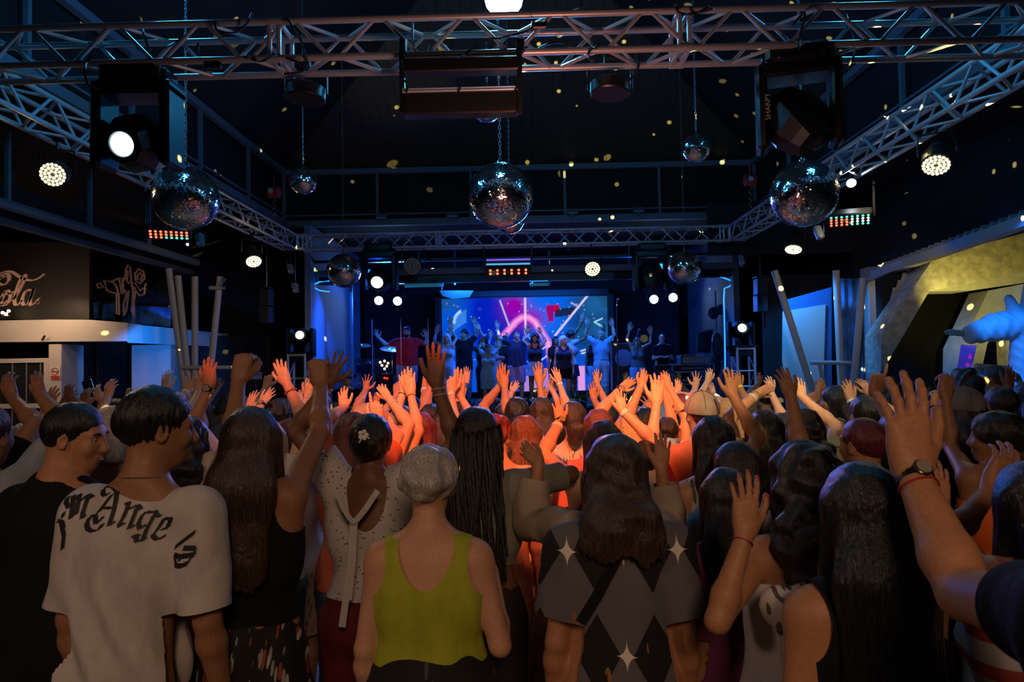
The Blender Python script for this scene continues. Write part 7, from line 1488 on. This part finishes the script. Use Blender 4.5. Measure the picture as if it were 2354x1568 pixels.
# ribbon, keyhole edge and flower clip of the white blouse
blouse = [c_ for c_ in F4['_t'].children if c_.name.split('.')[0] == 'shirt'][0]
def strap(sp, part, name, pts, wpx, m, parent, off=.010, body='body'):
    fs = on_shirt(sp, part, off); P_ = np.array(refine([pts], 9)[0]); b = MB(); prev = None
    for i in range(len(P_)):
        d = P_[min(i+1, len(P_)-1)]-P_[max(i-1, 0)]; d = d/max(np.linalg.norm(d), 1e-6); n = np.array([-d[1], d[0]])*wpx/2
        q = [fs(*(P_[i]+n), 0), fs(*(P_[i]-n), 0), fs(*(P_[i]-n), -.006), fs(*(P_[i]+n), -.006)]
        if prev: b.add(prev+q, [(0, 1, 5, 4), (3, 7, 6, 2), (0, 4, 7, 3), (1, 2, 6, 5)])
        prev = q
    return b.build(name, m, parent)
RIB = mat('ribbon_white', (.60, .56, .54), .8)
def W_strap(name, pts, Yf, wpx, m, parent):
    P3 = []; b = MB()
    for a, b_, y in pts: P3.append(W(a, b_, y))
    for i in range(len(P3)-1):
        A, B = P3[i], P3[i+1]; d = nrm(B-A); s_ = nrm(np.cross(d, (0, 1, 0)))*wpx/2; t_ = np.array([0, .004, 0]); b.add([A-s_, A+s_, B+s_, B-s_, A-s_+t_, A+s_+t_, B+s_+t_, B-s_+t_], [(0, 1, 2, 3), (7, 6, 5, 4), (0, 4, 5, 1), (2, 6, 7, 3), (1, 5, 6, 2), (0, 3, 7, 4)])
    return b.build(name, m, parent)
y4 = 2.62
W_strap('neck_tie', [(772, 1130, y4), (790, 1172, y4-.02), (810, 1200, y4-.02)], 0, .018, RIB, blouse); W_strap('neck_tie', [(868, 1128, y4), (842, 1168, y4-.02), (814, 1202, y4-.02)], 0, .022, RIB, blouse)
W_strap('ribbon_tail', [(812, 1198, y4-.03), (806, 1300, y4-.04), (786, 1442, y4-.05)], 0, .026, RIB, blouse); W_strap('ribbon_tail', [(816, 1198, y4-.03), (812, 1290, y4-.045), (803, 1380, y4-.045)], 0, .02, RIB, blouse)
MB().ball(W(813, 1199, y4-.03), .018, 10, 7, (1, .6, .8)).build('ribbon_knot', RIB, blouse, smooth=True)
hc_ = W(835, 1000, 2.61); b = MB()
for k in range(5): b.ball(hc_+.013*np.array([math.cos(k*1.257), 0, math.sin(k*1.257)]), .009, 8, 5, (1, .4, 1))
b.tube(hc_, W(826, 1018, 2.61), .003, 6).tube(hc_, W(850, 1008, 2.61), .003, 6).build('flower_hair_clip', mat('pearl_clip', (.7, .68, .62), .25), F4['_t'], smooth=True)
# shoulder strap of the diamond-print shirt
sh7 = [c_ for c_ in F7['_t'].children if c_.name.split('.')[0] == 'shirt'][0]
strap(F7, 'shirt', 'bag_strap', [(1445, 1212), (1415, 1290), (1370, 1375), (1330, 1440), (1300, 1500), (1285, 1565)], 26, BLK, sh7, .006)
# floral sleeve ruffle on the off-shoulder top
f = Field(); f.rc(W(1800, 1395, 1.86), W(1862, 1420, 1.80), .055, .075, k=.02); f.rc(W(1862, 1420, 1.80), W(1850, 1530, 1.84), .075, .06, k=.03); v, q_ = f.mesh(.006); tt = tris(q_); v = v+normals(v, tt)*(.006*noise3(v, (40, 40, 12), 3))[:, None]
mobj('ruffle_sleeve', v, tt, FLW, [c_ for c_ in F10['_t'].children if c_.name.split('.')[0] == 'shirt'][0])
# hair ties and clips
for sp_ in (): pass
def held_phone(sp, side, lab):
    A = sp['_arms'][side]; R_ = sp['_R']; d = R_ @ A[3]; p = R_ @ A[2]+sp['_root']+d*.11+np.array([0, .045, 0]); t = thing('smartphone', lab, 'phone', p)
    R2 = np.array([nrm((1, 0, .3)), [0, 1, 0], nrm((-.3, 0, 1))]); MB().box(p, (.074, .009, .15), R2, bev=.003).build('phone_body', mat('phone_dark', (.03, .03, .035), .2), t); MB().lathe(p+R2.T @ np.array([-.02, -.006, .055]), (0, -1, 0), [(0, .012), (.003, .011)], 12).build('camera_lens', M_CHROME, t)
held_phone(PH, 'l', 'dark smartphone held up beside the kiosk by curled fingers')
# ---------------------------------------------------------------- the robed statue
ST = thing('statue', 'robed statue lit blue with one arm stretched out over the crowd', 'statue', W(2400, 900, 9.3)*[1, 1, 0])
M_ST = mat('painted_plaster_statue', (.58, .60, .62), .6, bump=.15, bscale=20); f = Field(); Ys = 9.3; w = lambda a, b, dy=0: W(a, b, Ys+dy)
f.rc(w(2362, 700), w(2385, 760), .10, .20, k=.06).rc(w(2385, 760), w(2395, 900), .24, .30, k=.08).rc(w(2395, 900), w(2400, 1130), .30, .42, k=.1).rc(w(2372, 690), w(2390, 640), .12, .14, k=.05).rc(w(2318, 688), w(2352, 740), .05, .10, k=.05)
f.rc(w(2345, 742), w(2290, 752), .20, .185, k=.08).rc(w(2290, 752), w(2236, 767), .185, .135, k=.04).rc(w(2345, 770), w(2350, 880), .12, .15, k=.06)
v, q_ = f.mesh(.014); tt = tris(q_); N = normals(v, tt); ax = nrm(w(2215, 782)-w(2330, 745)); u_ = (v-w(2330, 745)) @ ax; wv = v[:, 2]-(w(2330, 745)[2]+u_*ax[2])
v = v+N*(np.where(u_ > .02, .0065*np.sin(u_*34+wv*22)+.004*np.sin(u_*61-wv*30), .016*np.sin(v[:, 0]*24+v[:, 2]*3)))[:, None]; mobj('robe', v, tt, M_ST, ST)
f = Field(); f.rc(w(2240, 768), w(2212, 766), .05, .036, k=.02); hand(f, w(2213, 766), w(2172, 764)-w(2213, 766), (0, .75, -.6), False, 'flat', 1.35); v, q_ = f.mesh(.006); mobj('outstretched_hand', v, tris(q_), M_ST, ST)
MB().box(w(2400, 1180)*[1, 1, 0]+[0, 0, .1], (1.0, 1.0, .2), bev=.03).build('plinth', M_CONC2, ST)
